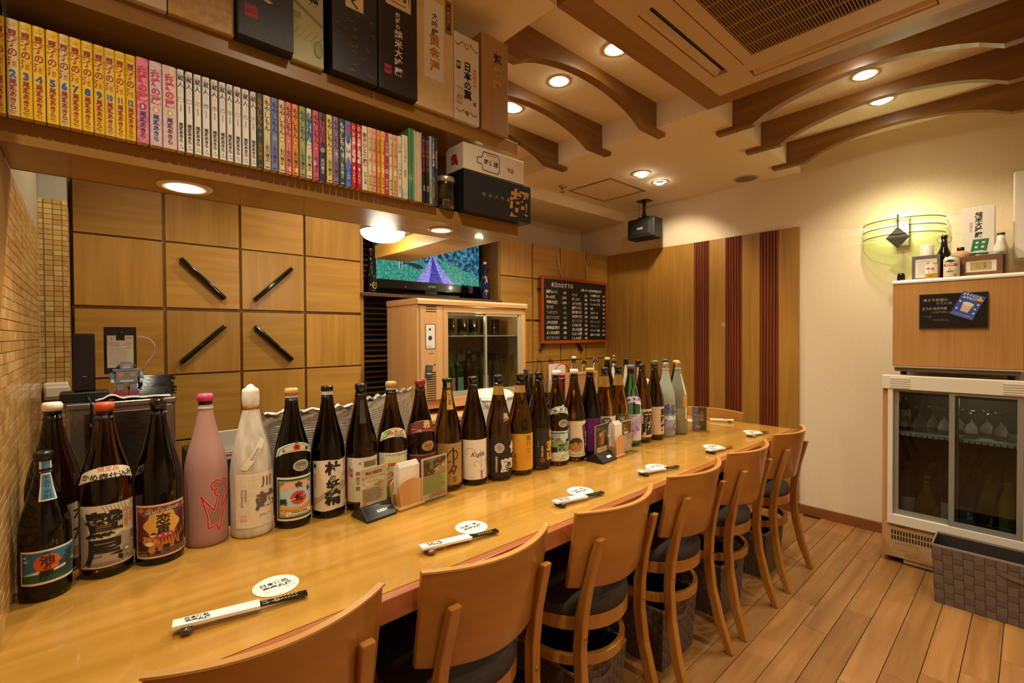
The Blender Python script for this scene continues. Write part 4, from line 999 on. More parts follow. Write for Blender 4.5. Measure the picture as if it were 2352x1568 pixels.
# 26 citrus
tb = bottle('pale bottle of cloudy yellow citrus liquor with an orange square label', 2.430, 1.318, frost('d8d8bc', .75, .12), ISS, ('screw', 'c9b27a'), -.05, GF, rough=.25, name='liqueur_bottle',
       labels=[lab(rect(.010, .150, .038, .212), 'dd8a16', .19, lambda p: (p.E(.024, .181, .0115, .022, 'eeb24a'), p.E(.024, .181, .0105, .0205, 'dd8a16'), p.T('C', .006, .030, .202, 'f0d8a8')), name='square_label'),
               lab([(.018, .215), (.028, .215), (.020, .33), (.010, .33)], 'e2dac8', .25, name='neck_strip'), lab(rect(.022, .085, .034, .149), 'e2d6bc', .1, lambda p: p.T('ゆず', .008, .028, .115, '5a5040', True), name='strip_label')])
MB().lathe([(.03, .004), (.0458, .006), (.0470, .013), (.0470, .150), (.0005, .150)], 36).build('cloudy_liquor', pm('c9ad4c', .6), tb)
# ---- far row on the short side of the counter
GR = 'empty clear glass bottles on the short side of the bar'
CLR = 'f2f2ea'
CB = [('clear', 2.42, 2.547), ('clear', 2.396, 2.362), ('clear', 2.50, 2.345), ('white', 2.558, 2.177), ('clear', 2.506, 2.041), ('clear', 2.658, 2.064), ('ball', 2.67, 1.915), ('dark', 2.58, 1.759), ('dark', 2.464, 1.593)]
CBL = ['clear empty bottle on the far row, furthest to the left', 'clear empty bottle in front of the white notice card', 'clear empty bottle just behind another, left of the notice card', 'clear bottle with a whitish cap behind the cork board',
       'clear bottle behind the middle of the cork board', 'clear bottle behind the right half of the cork board', 'clear bottle with a rounded glass stopper right of the green-capped bottle', 'clear bottle with a thin dark cap behind the turquoise bottle', 'clear bottle with a thin dark cap behind the thick-lettered bottle']
for (k, x, y), l in zip(CB, CBL):
    cp = {'clear': ('open', CLR), 'white': ('crown', 'd8d2b8'), 'ball': ('open', CLR), 'dark': ('crown', '2a2622')}[k]
    b = bottle(l, x, y, CLR, CLEAR, cp, 0, GR, name='clear_bottle')
    if k == 'ball': MB().lathe([(.0140 * sin(pi * q / 8) + .0003, .396 - .0135 * cos(pi * q / 8)) for q in range(9)], 16).build('ball_stopper', glass(CLR), b)
GK = 'dark bottles on the short side of the bar'
bottle('dark bottle with a light green cap on the far row', 2.556, 1.888, '1c1008', ISS, ('crown', 'a8c870'), 0, GK, name='dark_bottle')
bottle('green glass bottle with a green cap behind the buff-labelled bottle', 2.444, 1.470, '4f9a2c', ISS, ('crown', '5a7a4c'), 0, GK, name='green_bottle')
bottle('dark bottle with a dark green cap behind the frosted bottle', 2.62, 1.503, '1c1008', ISS, ('crown', '3c5a48'), 0, GK, name='dark_bottle')
bottle('dark bottle with a pale gold cap right behind the citrus liquor', 2.532, 1.384, '1a1a0e', ISS, ('crown', 'c9b27a'), 0, GK, name='dark_bottle')
# ================================================================ book shelf over the bar
t = thing('wall_shelf', 'two-tier oak book shelf hanging above the bar', 'shelf', (0, 0, 0))
OS = wood('shelf', '80591f', 'a27a34', 'x', .8, rough=.34, coat=.25); OSY = wood('shelf', '80591f', 'a27a34', 'y', .8, rough=.34, coat=.25)
BX('lower_board', OS, t, -.117, 1.21, 1.30, 1.495, 1.638, 1.683, bevel=.001)
BX('upper_board', OS, t, -.117, 1.21, 1.30, 1.495, 1.941, 1.985, bevel=.001)
BX('back_panel', wood('shelf_shaded', '452a12', '5e3c1c', 'x', rough=.5), t, -.117, 1.03, 1.4955, 1.51, 1.640, 1.985)  # darker wood colour stands in for the shade between the boards
BX('side_arm', OSY, t, 1.035, 1.21, 1.4955, 2.12, 1.638, 1.70, bevel=.001)
wt = struct(MB().box(-.12, 1.16, 1.53, 1.56, 1.986, 2.395).box(1.056, 1.16, 1.56, 2.08, 1.701, 2.395).box(1.056, 1.16, 1.512, 1.56, 1.701, 1.986).build('wall_tiled', pm('9d9686', .8), None))
rs = MB(); T3 = [pm(c, .3, 0, .5, .2) for c in ('b89a64', 'ad8a52', 'c2a570', 'a98a58')]
tl = MB().box(-.003, 0, .0012, .0488, .001, .0214)
TM = []
for m_ in T3:
    o = MB().box(-.003, 0, .001, .0265, .001, .0215).build('tile', m_, wt); TM.append(o)
for r in range(30):
    for c in range(20):
        z = 1.703 + r * .0225; yy = 1.515 + c * .0275
        if r < 7:
            o = TM[rnd.randrange(4)].copy(); o.location = (1.056, yy, z); COL.objects.link(o)
        else: rs.m = rnd.randrange(4); rs.box(1.053, 1.056, yy + .001, yy + .0265, z + .001, z + .0215)
for r in range(18):
    for c in range(46):
        z = 1.988 + r * .0225; rs.m = rnd.randrange(4); rs.box(-.11 + c * .0275 + .001, -.11 + c * .0275 + .0265, 1.527, 1.53, z + .001, z + .0215)
for o in TM: bpy.data.objects.remove(o)
stuff(rs.build('tile_field', T3, wt))

BKZ, BKY = 1.6832, 1.276
PAGES = mottled('pages', 'c2ab86', 'd2bf9c', 300, .9, .1, stretch=(1, .05, 1))
def book(label, x0, x1, h, col, group, draw=None, d=.126, y=BKY, col2=None):
    w = x1 - x0; t = thing('book', label, 'book', ((x0 + x1) / 2, y, BKZ), 0, group)
    hw = w / 2; m = MB(); c = .0009
    # rounded spine, two boards
    pts = [(-hw, d), (-hw, .0022), (-hw * .7, .0006), (0, 0), (hw * .7, .0006), (hw, .0022), (hw, d), (hw - c, d), (hw - c, .003), (-hw + c, .003), (-hw + c, d)]
    n = len(pts); vs = [(a, b, 0) for a, b in pts] + [(a, b, h) for a, b in pts]
    fs = [(i, (i + 1) % n, n + (i + 1) % n, n + i) for i in range(n)]
    fs += [(0, 10, 9, 1), (5, 8, 7, 6), (1, 9, 8, 5, 4, 3, 2)]; fs += [tuple(n + q for q in f[::-1]) for f in fs[-3:]]
    m.add(vs, fs); cv = m.build('cover', pm(col, .32, 0, .5, .2) if isinstance(col, str) else col, t)
    BX('pages', PAGES, t, -hw + c, hw - c, .0032, d - .002, .0008, h - .0012)
    if draw:
        p = Printer(lambda x, z, e: (x, -e * .35 + .0016 * (abs(x) / hw) ** 2, z), .03); draw(p, hw, h); p.done(cv)
    return t
NUM = 'one two three four five six seven eight nine ten eleven twelve thirteen'.split()
RED, BLUE = '8c1a26', '1c458f'
XA = [-.1178, -.1032, -.1014, -.0852, -.0844, -.0679, -.0669, -.0503, -.0488, -.0318, -.0309, -.0165, -.0156, .0009, .0019, .0184, .0197, .0357, .0364, .0522, .0529, .0687, .0697, .0857]
GY = 'yellow comic series on the book shelf'
for i in range(12):
    n = str(i + 1); col = {1: 'cdb072', 5: 'd3b56a', 9: 'd6b04a'}.get(i, ['dfb21c', 'e0b522', 'd8ac1a'][i % 3])
    def dr(p, hw, h, n=n):
        p.T('モーニング', .0026, 0, h - .008, '4a3a14').T('KC' + str(160 + int(n) * 6), .0030, 0, h - .012, '4a3a14')
        p.T('夏子の酒', .0178, 0, h - .052, RED, True, .025, sx=.80, pitch=1.0).T(n, .0185 if len(n) < 2 else .016, 0, h - .1005, BLUE, bold=.05, sx=.9 if len(n) < 2 else .62)
        p.T('尾瀬あきら', .0118, 0, h - .138, RED, True, .02, sx=.85, pitch=.98).T('講談社', .0032, 0, .0085, '4a3a14').T('P500', .003, 0, .0045, '4a3a14')
    book('%s comic with the blue number %s on its spine' % ('faded yellow' if i in (1, 5) else 'yellow', NUM[i]), XA[2 * i], XA[2 * i + 1], .178, col, GY, dr)
XP = [(.0871, .1078), (.1095, .1307), (.1322, .157)]
PK = [mottled('cover_pink', 'c4566a', 'd98a92', 90, .4, 0), mottled('cover_lilac', 'b8a4b8', 'd4b8b4', 90, .4, 0), mottled('cover_rose', 'd8b8a0', 'c8a8b0', 90, .4, 0)]
for i, (n, cc, w_) in enumerate((('1', '7a2f70', 'pink'), ('2', 'dd8a4a', 'lilac'), ('4', '9cb052', 'pale rose'))):
    def dr(p, hw, h, n=n, cc=cc):
        p.T('奈津の蔵', .0185, 0, h - .054, 'b31f3c', True, .04, sx=.92, pitch=1.0).E(0, h - .103, .0062, .0066, cc).T(n, .0105, 0, h - .103, 'f0e6d8', bold=.03).T('尾瀬あきら', .0118, 0, h - .142, '3a2a6c', True, .02, pitch=1.0)
    book('%s flower-patterned comic with the number %s in a disc' % (w_, {'1': 'one', '2': 'two', '4': 'four'}[n]), XP[i][0], XP[i][1], .180, PK[i], 'flower-patterned comics on the shelf', dr)
XWH = [.1588, .1716, .1744, .1877, .19, .2041, .2057, .2208, .2232, .2367, .2391, .2528, .2541, .2673, .2698, .2848, .2866, .3019, .3046, .3172]
KN = '一二三四五六七八九十'; NAMES = ['one', 'two', 'three', 'four', 'five', 'six', 'seven', 'eight', 'nine', 'ten']; RC_ = ['b8342c', '3c8a5a', 'd8962c', '3a6ab0', 'c8602c', '5a70b8', '6a9a3c', '8a7a4c', '3a5aa8', 'c84a7a']
for i in range(10):
    def dr(p, hw, h, i=i):
        p.R(hw * .80, .001, hw * .98, h - .001, '1d1d22').T('BIG', .0024, -.0006, h - .006, BK).T('COMICS', .0022, -.0006, h - .009, BK).T('蔵人', .0138, -.0006, h - .026, BK, True, .01, sx=.82, pitch=1.1).T('クロード', .0036, .0006, h - .0495, RC_[i], True)
        p.E(-.0006, h - .066, .0050, .0053, RC_[i]).E(-.0006, h - .066, .0042, .0045, 'e6dfd2').T(KN[i], .0068, -.0006, h - .066, BK, bold=.01)
        p.R(-.0013, h - .092, .0005, h - .076, '8a8378').T('尾瀬あきら', .0088, -.0006, .041, BK, True, .012, pitch=1.0).E(-.0006, .0125, .0012, .0012, BK).T('小学館', .003, -.0006, .007, BK)
    book('white comic with a ringed Chinese numeral %s near the top of its spine' % NAMES[i], XWH[2 * i], XWH[2 * i + 1], .180, 'd9d3c8', 'white comics with ringed numerals', dr)
XM = [.3177, .3316, .3334, .3486, .3501, .3656, .3682, .3822, .3841, .398, .4002, .4152, .4179, .4327, .435, .4489, .4517, .4671, .4688, .4844, .4877, .5033, .5054, .5204, .5226, .5378]
MC = [('34402f', 'dark green', 'b8642c'), ('c9b98c', 'beige', BK), ('6a74a8', 'periwinkle blue', BK), ('d8bf84', 'cream yellow', BK), ('cf7a70', 'salmon pink', BK), ('d9843c', 'orange', BK), ('8f9a58', 'olive green', BK), ('d8cdb0', 'cream with a blue upper half', BK), ('c4566a', 'rose pink', BK), ('2c2f4c', 'navy with a crimson upper half', BK), ('cfbf6a', 'pale yellow', BK), ('8a6a92', 'mauve', BK), ('2f4a38', 'bottle green', 'e0d8c0')]
UP = {1: ('d8c79a', .5), 7: ('3a72a8', .45), 9: ('a8304c', .45)}
NC = ['7a2f2a', 'd8c7a0', '8ab05a', '7a4a3a', 'c05a58', '3a6a9c', 'd8a860', '7a3f78', 'cc4a6c', 'd8c7a0', '8a5a98', '7fa03c', 'c8a070']
for i in range(13):
    def dr(p, hw, h, i=i):
        ink = MC[i][2]
        if i in UP: p.R(-hw, h * UP[i][1], hw, h, UP[i][0])
        p.T('もやしもん', .0162, 0, h - .048, ink, True, .015, sx=.80, pitch=.95).E(0, h - .099, .0058, .0060, NC[i]).T(str(i + 1), .0072, 0, h - .099, 'ece2cc', bold=.02, sx=.8)
        p.R(-.0012, h - .135, -.0006, h - .112, ink if i else '8a6a40').T('石川雅之', .0098, 0, .039, 'e0d8c0' if i in (9, 12) else (ink if i else 'b8642c'), True, .01, pitch=1.05).R(-.004, .004, .004, .0062, ink)
    book('%s comic volume with the number %s in a small disc' % (MC[i][1], NUM[i]), XM[2 * i], XM[2 * i + 1], .181, MC[i][0], 'colourful comic series in the middle of the shelf', dr)
GM = 'assorted books at the right end of the shelf'
def vert(txt, size, ink, off=.055, bold=.03, sx=.9): return lambda p, hw, h: p.T(txt, size, 0, h - off, ink, True, bold, sx=sx, pitch=1.0)
def dbl(p, hw, h): p.R(-hw, h * .35, hw, h * .75, 'd8d0c0').R(-hw, .0, hw, .06, '2f5ca8').T('美味', .0125, 0, h - .024, 'c03040', True, .04).T('しんぼ', .008, 0, h - .05, BK, True, .02).T('酒', .007, 0, h - .085, BK).T('小池書', .007, 0, .03, 'e8e0d0', True)
book('blue and white comic right of the bottle-green volume', .5391, .5555, .180, '5a74b8', GM, dbl)
for i, (a, b) in enumerate(((.5569, .57), (.5722, .5851))):
    def dr(p, hw, h): p.E(0, h - .012, .0042, .0048, 'e8d8c8').T('五百蔵酒店物語', .0125, 0, h - .066, 'ecdccc', True, .03, sx=.85, pitch=.97).E(0, h - .125, .0025, .005, 'ecdccc').T('上村はる', .0082, 0, .030, 'ecdccc', True)
    book('bright red comic with white lettering, %s one of the pair' % ('first' if i == 0 else 'second'), a, b, .179, 'b81c28', GM, dr)
book('white comic with dark red lettering beside the two red ones', .5874, .6037, .180, 'ddd2bc', GM, lambda p, hw, h: (p.R(-hw, h - .012, hw, h - .004, 'c87a2c'), p.T('駅弁ひとり旅', .0145, 0, h - .062, '8c1a26', True, .03, sx=.85, pitch=1.0), p.E(0, .075, .006, .008, '8a4a38'), p.T('はやせ淳', .0088, 0, .034, BK, True)))
WK = [(.6051, .6169, 'd8c48c', 'pale yellow'), (.6178, .6298, 'd8a088', 'peach'), (.6322, .6434, 'dd8444', 'orange'), (.6454, .6567, 'e0b41c', 'golden yellow'), (.6577, .6691, 'b82468', 'magenta'), (.6706, .6817, 'c9cf8c', 'pale green'), (.6832, .697, 'dda06c', 'apricot')]
for i, (a, b, c, nm) in enumerate(WK):
    def dr(p, hw, h, i=i): p.R(-hw, h - .024, hw, h, ['e0c8a8', 'e0b8a8', 'e2c0a0', 'e2c8a0', 'e0c0c0', 'e0c8b0', 'e0b898'][i]).T('Z', .010, 0, h - .013, 'c83c5c', bold=.05).T('ワカコ酒', .0092, 0, h - .048, '9a5a2c' if i != 4 else 'f0d8d8', True, .01, pitch=1.1).E(0, h - .093, .0038, .004, 'a86a2c').T(str(i + 1), .0052, 0, h - .093, 'f0e4cc').E(0, .067, .0042, .007, 'ecdccc').T('新久千映', .0078, 0, .030, '8a4a2c' if i != 4 else 'f0d8d8', True, pitch=1.05).R(-hw * .7, .004, hw * .7, .010, 'c8605c')
    book('slim %s comic with the number %s in a small disc' % (nm, NUM[i]), a, b, .181, c, 'slim pastel comics on the shelf', dr)
book('white book with coloured drawings on its spine, right of the slim comics', .6991, .7115, .182, 'd8d0bc', GM, lambda p, hw, h: (p.T('酒ラボ', .0105, 0, h - .036, 'c03040', True, .03), p.E(0, .095, .004, .008, '6a9a4c'), p.E(0, .075, .0045, .009, '3a6a7c'), p.E(-.001, .058, .003, .006, 'c8803c'), p.T('お酒ほん', .006, 0, .025, '2f5ca8', True)))
book('cream paperback with a blue square at the foot of its spine', .7136, .7336, .190, 'd9c9a4', GM, lambda p, hw, h: (p.T('こどものためのお酒入門', .0062, 0, h - .048, BK, True), p.T('山同敦子', .0066, 0, .075, BK, True), p.R(-hw, 0, hw, .028, '5a74a8'), p.E(0, .016, .0045, .006, 'd8d0c0')))
xg = .7360
for i in range(3): book('thin green booklet, %s of the three' % ('first', 'second', 'third')[i], xg, xg + .0062, .216, ['4f8a5c', '3f7a4c', '5a9464'][i], 'thin green booklets', None, d=.15); xg += .0066
for i in range(5): book('thin pale magazine without title, %s from the green booklets' % ('first', 'second', 'third', 'fourth', 'fifth')[i], xg, xg + .0049, .214 - .003 * (i % 2), ['cbb795', 'c0aa88', 'd2c0a0', 'c6a898', 'b8a890'][i], 'thin pale magazines', None, d=.15); xg += .0052
for i, (a, b) in enumerate(((.7837, .7949), (.7972, .8079))):
    book('black guide book with red spine lettering, %s one' % ('left' if i == 0 else 'right'), a, b, .208, '1a1416', GM, lambda p, hw, h: (p.T('地酒人気銘柄ランキング', .0095, 0, h - .062, 'b8283c', True, .03, pitch=.95), p.T('最新版', .006, 0, .045, 'e0d0b8', True)), d=.145)
book('grey-green book with an olive lower half', .8096, .8192, .212, '8fa0a0', GM, lambda p, hw, h: p.P([(-hw, 0), (hw, 0), (hw, .11), (-hw, .09)], '7d7c3c'), d=.145)
book('blue sake directory with white spine lettering', .8200, .8292, .214, '24407c', GM, lambda p, hw, h: (p.T('94日本酒全国蔵元名鑑', .0078, 0, h - .05, 'e6dcc8', True, .02), p.P([(-hw, 0), (hw, 0), (hw, .10), (-hw, .12)], '7d7c3c')), d=.145)
book('thin dark brown book at the right end of the row', .8315, .8397, .214, '3a2a20', GM, lambda p, hw, h: p.T('最新究極の日本酒', .0066, 0, h - .07, 'd8b878', True, .01), d=.145)

# ================================================================ sake boxes
def gift(label, x0, x1, y0, d, z0, h, col, draw=None, group='tall gift boxes on the upper shelf', name='sake_box', faces=None, bevel=.0015):
    t = thing(name, label, 'box', ((x0 + x1) / 2, y0, z0), 0, group); w = x1 - x0
    b = BX('carton', pm(col, .45) if isinstance(col, str) else col, t, -w / 2, w / 2, 0, d, 0, h, bevel=bevel)
    BX('lid', pm(col, .45) if isinstance(col, str) else col, t, -w / 2 + .0008, w / 2 - .0008, .0008, d - .0008, h, h + .0025)
    if draw:
        p = Printer(lambda x, z, e: (x, -e * .6, z), None); draw(p, w / 2, h); p.done(b)
    return t
UZ = 1.9853; UY = 1.285
gift('plain off-white gift box at the left end of the upper shelf', .015, .143, UY, .12, UZ, .39, 'd2c4aa')
gift('mottled gold gift box on the upper shelf', .145, .274, UY, .12, UZ, .40, mottled('goldbox', 'b28f4c', 'c9aa68', 60, .5, .06))
gift('black leathery gift box with a gold character and red seal', .277, .402, UY - .022, .115, UZ, .40, mottled('leather', '1f1e22', '2c2b30', 300, .5, .5, stretch=(.3, 1, 1)),
     lambda p, hw, h: (p.T('貴', .062, -.018, .128, 'c9a24e', bold=.04), p.R(-.048, .048, -.020, .078, 'a02a34'), p.T('山酒', .012, -.034, .063, '1f1e22', bold=.02)))
gift('pale green gift box printed with a tiled storehouse', .405, .486, UY, .10, UZ, .40, 'b3b078',
     lambda p, hw, h: (p.T('翁', .034, .012, .170, BK, bold=.03), p.T('福寿永', .011, -.024, .185, BK, True), p.P([(-.040, .150), (.040, .105), (.040, .112), (-.040, .160)], '7f8a58'), p.P([(-.040, .145), (.036, .102), (.036, .06), (-.040, .06)], 'bcb985'), p.R(-.038, .108, -.018, .126, '8c9662'), p.lines(-.037, -.019, .109, .125, 4, .0018, 'b3b078', 0), *[p.L([(-.04 + k * .016, .062), (-.024 + k * .016, .084)], .0014, '7f8a58') or p.L([(-.024 + k * .016, .062), (-.04 + k * .016, .084)], .0014, '7f8a58') for k in range(5)], p.E(.026, .046, .012, .022, '7f8a58'), p.E(.026, .046, .009, .019, 'a8a66c')))
def dk(p, hw, h):
    p.R(-.028, .185, .024, .40, 'd0bb84').R(-.026, .187, .022, .40, 'd9c794').T('く', .034, -.002, .205, BK, bold=.03)
    for k in range(46):
        x, z = rnd.uniform(-hw + .012, hw - .012), .012 + rnd.random() * .34
        if -.034 < x < .03 and z > .176: continue
        a0 = rnd.random() * 6; r = .005 + rnd.random() * .004
        p.L([(x + r * (1 - q * .09) * cos(a0 + q * .55), z + r * .8 * (1 - q * .09) * sin(a0 + q * .55)) for q in range(9)] + [(x + .012 * cos(a0), z + .006 * sin(a0))], .0013, '8a6a34')
gift('dark gift box with gold cloud scrolls and a cream title slip', .502, .632, UY - .018, .115, UZ, .40, '1f1c1f', dk)
gift('black gift box with a brown framed character and white vertical lettering', .636, .763, UY - .018, .115, UZ, .40, '1e1418',
     lambda p, hw, h: (p.R(-.040, .250, .042, .40, 'd2bd8c'), p.R(-.037, .253, .039, .40, 'dac79a'), p.T('団', .078, .002, .298, '7c5424', bold=.03), p.T('究極の', .016, -.002, .212, 'e0d4c0', True, .02), p.T('純米大吟醸', .0265, .0, .118, 'e0d4c0', True, .025), p.R(-.046, .048, -.024, .074, 'a8303c'), p.T('純米', .010, -.035, .061, '1e1418', bold=.02)))
gift('cream gift box with a white slip and gold calligraphy', .766, .909, UY, .12, UZ, .42, mottled('creambox', 'd2b67e', 'd9c08c', 40, .6, .03),
     lambda p, hw, h: (p.R(-.040, .098, .034, .345, 'e0d6c4'), p.T('大吟醸', .024, .0, .272, '3a3028', True, .02, skew=.1), p.T('黄金澤', .040, -.001, .180, 'b07f2c', True, .03), p.R(.040, .262, .066, .37, '8a6428'), p.R(.046, .275, .060, .36, '2a2018'), p.T('金賞受賞酒', .0125, .053, .318, 'b88a3c', True, .02)))
gift('white gift box with gold ornament and black vertical lettering', .912, 1.016, UY, .10, UZ, .285, 'dcd3c2',
     lambda p, hw, h: (p.E(0, .253, .008, .010, '8a6a34'), p.E(0, .253, .005, .0065, 'dcd3c2'), *[p.L([(s * (.008 + q * .010), .258 - .002 * q + .006 * sin(q * 1.7)) for q in range(5)], .005 - q2 * .001, 'c2a878') for s in (-1, 1) for q2 in (0,)], p.T('日本の翼', .032, .003, .140, BK, True, .03, pitch=.98), p.R(-.042, .168, -.026, .194, '3a3028'), p.T('梵', .014, -.034, .181, 'dcd3c2', bold=.03), p.R(.028, .130, .039, .186, 'c04a34'), p.T('純米大吟醸', .0098, .0335, .158, 'f0e4d0', True, .01), p.T('Wing', .0115, -.030, .108, '8a8272', skew=.4), p.T('of', .0105, -.030, .096, '8a8272', skew=.4), p.T('Japan', .0115, -.028, .083, '8a8272', skew=.4), p.R(-.042, .054, -.022, .076, 'd08878'), p.T('梵印', .010, -.032, .065, 'f0e0d0'), p.T('K', .016, .034, .070, BK, bold=.04), p.E(0, .030, .006, .008, '8a6a34'), *[p.L([(s * (.007 + q * .009), .032 + .005 * sin(q * 1.9)) for q in range(5)], .004, 'c2a878') for s in (-1, 1)]))
gift('wooden gift box with black and gold characters on the upper shelf', 1.028, 1.150, UY, .12, UZ, .330, wood('paulownia', '9c7644', 'b38d58', 'z', rough=.55, across=90, bump=.08),
     lambda p, hw, h: (p.T('梵', .036, .012, .262, BK, bold=.04), p.T('超吟', .042, .012, .190, 'c9a030', True, .03, pitch=1.05)))
LZ = 1.6832
gift('long black gift box with gold brush lettering on the lower shelf', .932, 1.240, 1.262, .105, LZ, .134, '14161a',
     lambda p, hw, h: (p.T('超', .105, .088, .062, 'b98a34', bold=.03, rot=pi / 2 * .0 - .0, skew=.15, sx=.9), *[p.T(ch, .0155, -.070 + k * .028, .067, 'a07c38', rot=-.15) for k, ch in enumerate('純米大吟醸')]), group='gift boxes at the end of the lower shelf')
tb = gift('long white gift box with a bottle drawing, stacked on the black box', .930, 1.205, 1.262, .10, LZ + .137, .084, 'd8cbb4',
     lambda p, hw, h: (p.L([(-.079, .050), (-.079, .032), (-.060, .030), (-.055, .012), (.010, .010), (.018, .018), (.018, .066), (.010, .074), (-.052, .074), (-.060, .054), (-.079, .050)], .0028, BK), *[p.T(ch, .020, -.040 + k * .021, .041, BK, bold=.02, rot=-.0) for k, ch in enumerate('阿佐緒')], p.T('HANDMADE SAKE', .005, -.018, .066, BK), p.E(.078, .036, .0085, .0085, 'b84a44'), p.E(.064, .038, .0075, .0075, 'b84a44'), p.T('阿佐', .010, .071, .037, 'd8cbb4')), group='gift boxes at the end of the lower shelf')
m = Printer(lambda a, z, e: (-.1375 - e, .05 - a, z)); m.T('a', .075, .0, .045, 'a8242c', bold=.08); m.done([c for c in tb.children if c.name.startswith('carton')][0])
# glass cup
t = thing('glass_jar', 'lidded glass cup of clear liquid beside the black gift box', 'jar', (.884, 1.300, LZ))
MB().lathe([(.024, 0), (.029, .003), (.031, .012), (.031, .080), (.028, .086), (.028, .090), (.0262, .090), (.0265, .084), (.029, .078), (.029, .012), (.026, .006), (.0005, .005)], 32).build('glass_body', glass('eef2ea', .01), t)
MB().lathe([(.0005, .0062), (.0255, .0068), (.0284, .013), (.0284, .030), (.0005, .0302)], 28).build('liquid', glass('e2ecdc', .0, 1.33), t)
MB().lathe([(.0305, .084), (.0312, .086), (.0312, .099), (.029, .102), (.0005, .102)], 32).build('lid', pm('a89a80', .35, .6), t)
# ================================================================ place settings
CZ = .7203
COAST = pm('ebe5da', .7)
SHOP1, SHOP2 = '日本酒処', '壱壱丸撰'
GC1, GC2, GC3, GC4 = 'round paper coasters on the bar', 'chopstick pairs in paper sleeves', 'chopstick rests', 'x'
def setting(n, cx, cy, sx0, sy0, ex, ey, stick, restcol, where, deco=None, rz=0.0, both=True):
    t = thing('paper_coaster', 'round white paper coaster with black printed shop name ' + where, 'coaster', (cx, cy, CZ), rz, GC1)
    MB().lathe([(.046, 0), (.0465, .0006), (.046, .0012)], 44).build('disc', COAST, t)
    p = Printer(lambda x, y, e: (x, y, .0012 + e * .4), None)
    p.T(SHOP1, .0155, .0, .012, '1c1a18', bold=.03, sx=.95).T(SHOP2, .0155, .002, -.006, '1c1a18', bold=.03, sx=.95).T('お酒のひと時いを伝える横町の味', .0042, .002, -.021, '4a463f'); p.done([c for c in t.children][0])
    # rest, then sleeve and chopsticks leaning on it
    L = hypot(ex - sx0, ey - sy0); a = atan2(ey - sy0, ex - sx0)
    r = thing('chopstick_rest', 'small %s chopstick rest under the paper sleeve ' % restcol[1] + where, 'chopstick rest', (sx0 + .022 * cos(a), sy0 + .022 * sin(a), CZ), a + pi / 2, GC3)
    m = MB(); k = 12; pr = []
    prof = [(-.024, .0055), (-.021, .0085), (-.012, .0092), (0, .0082), (.012, .0092), (.021, .0085), (.024, .0055)]
    vs = []; fs = []
    for x, rr in prof:
        for q in range(k): vs.append((x, rr * 1.15 * cos(2 * pi * q / k), .0065 + min(rr * .75, .0068) * sin(2 * pi * q / k)))
    for i in range(len(prof) - 1):
        for q in range(k): fs.append((i * k + q, i * k + (q + 1) % k, (i + 1) * k + (q + 1) % k, (i + 1) * k + q))
    fs += [tuple(range(k - 1, -1, -1)), tuple((len(prof) - 1) * k + q for q in range(k))]
    m.add(vs, fs, True); m.build('ceramic_body', pm(restcol[0], .08, 0, .5, .6), r)
    c = thing('chopsticks', '%s chopsticks in a printed paper sleeve ' % stick[1] + where, 'chopsticks', (sx0, sy0, CZ), a, GC2)
    H0, H1 = .0150, .0062
    def zz(x): return H0 + (H1 - H0) * x / L
    S1 = L * .62
    m = MB(); w = .0135
    m.hexa([(0, -w, zz(0) - .0012), (S1, -w * 1.06, zz(S1) - .0012), (S1, w * 1.06, zz(S1) - .0012), (0, w, zz(0) - .0012), (0, -w, zz(0) + .0042), (S1, -w * 1.06, zz(S1) + .0050), (S1, w * 1.06, zz(S1) + .0050), (0, w, zz(0) + .0042)])
    sl = m.build('paper_sleeve', pm('ece6da', .65), c)
    p = Printer(lambda x, y, e: (x, y, zz(x) + .0044 + .0006 * x / S1 + e * .5), None)
    p.T(SHOP1, .0105, .038, .006, '1c1a18', bold=.03, sx=.95).T(SHOP2, .0105, .040, -.0055, '1c1a18', bold=.03, sx=.95).T('お酒のひと時いを伝える', .0035, .090, -.008, '6a655c'); p.done(sl)
    for s in (-1, 1):
        ro = MB().cyl((S1 * .4, s * .0042, zz(S1 * .4) + .0016), (L, s * .0052, zz(L) + .0016), .0026, 8, .0046).build('chopstick', pm(stick[0], .15, 0, .5, .5), c)
        if deco:
            m = MB()
            for q in range(7):
                x = L * (.72 + q * .03) ; m.cyl((x, s * .005 - .002, zz(x) + .0047), (x + .005, s * .005 + .001, zz(x) + .0052), .0011, 6)
            m.build('lacquer_pattern', pm(deco, .3), ro)
setting(1, .304, 1.115, .112, 1.064, .339, 1.024, ('100d0c', 'black lacquered'), ('3a3424', 'mottled dark'), 'before the first chair', 'c9a868')
setting(2, .811, 1.074, .617, 1.028, .838, .992, ('120e0d', 'black'), ('6a4636', 'reddish brown'), 'before the second chair', 'c9a050')
setting(3, 1.279, 1.062, 1.100, 1.018, 1.307, .986, ('141614', 'dark green'), ('16181a', 'glossy black'), 'beside the first beer card', '2f7a5c')
setting(4, 1.740, 1.038, 1.585, 1.020, 1.790, .972, ('120e0d', 'black and gold'), ('15171a', 'black'), 'before the fourth chair', 'b08a3c')
setting(5, 2.254, 1.040, 2.103, .994, 2.297, .969, ('a8622c', 'plain wooden'), ('2c2620', 'dark brown'), 'before the fifth chair')
setting(6, 2.752, 1.046, 2.596, 1.008, 2.773, .977, ('7c2230', 'red'), ('a87a5c', 'tan'), 'at the far corner of the bar', '2a1410')
setting(7, 2.855, 1.438, 2.955, 1.235, 2.885, 1.440, ('5a2c1c', 'dark brown'), ('4a423a', 'grey brown'), 'on the short side of the bar', None, pi / 2)

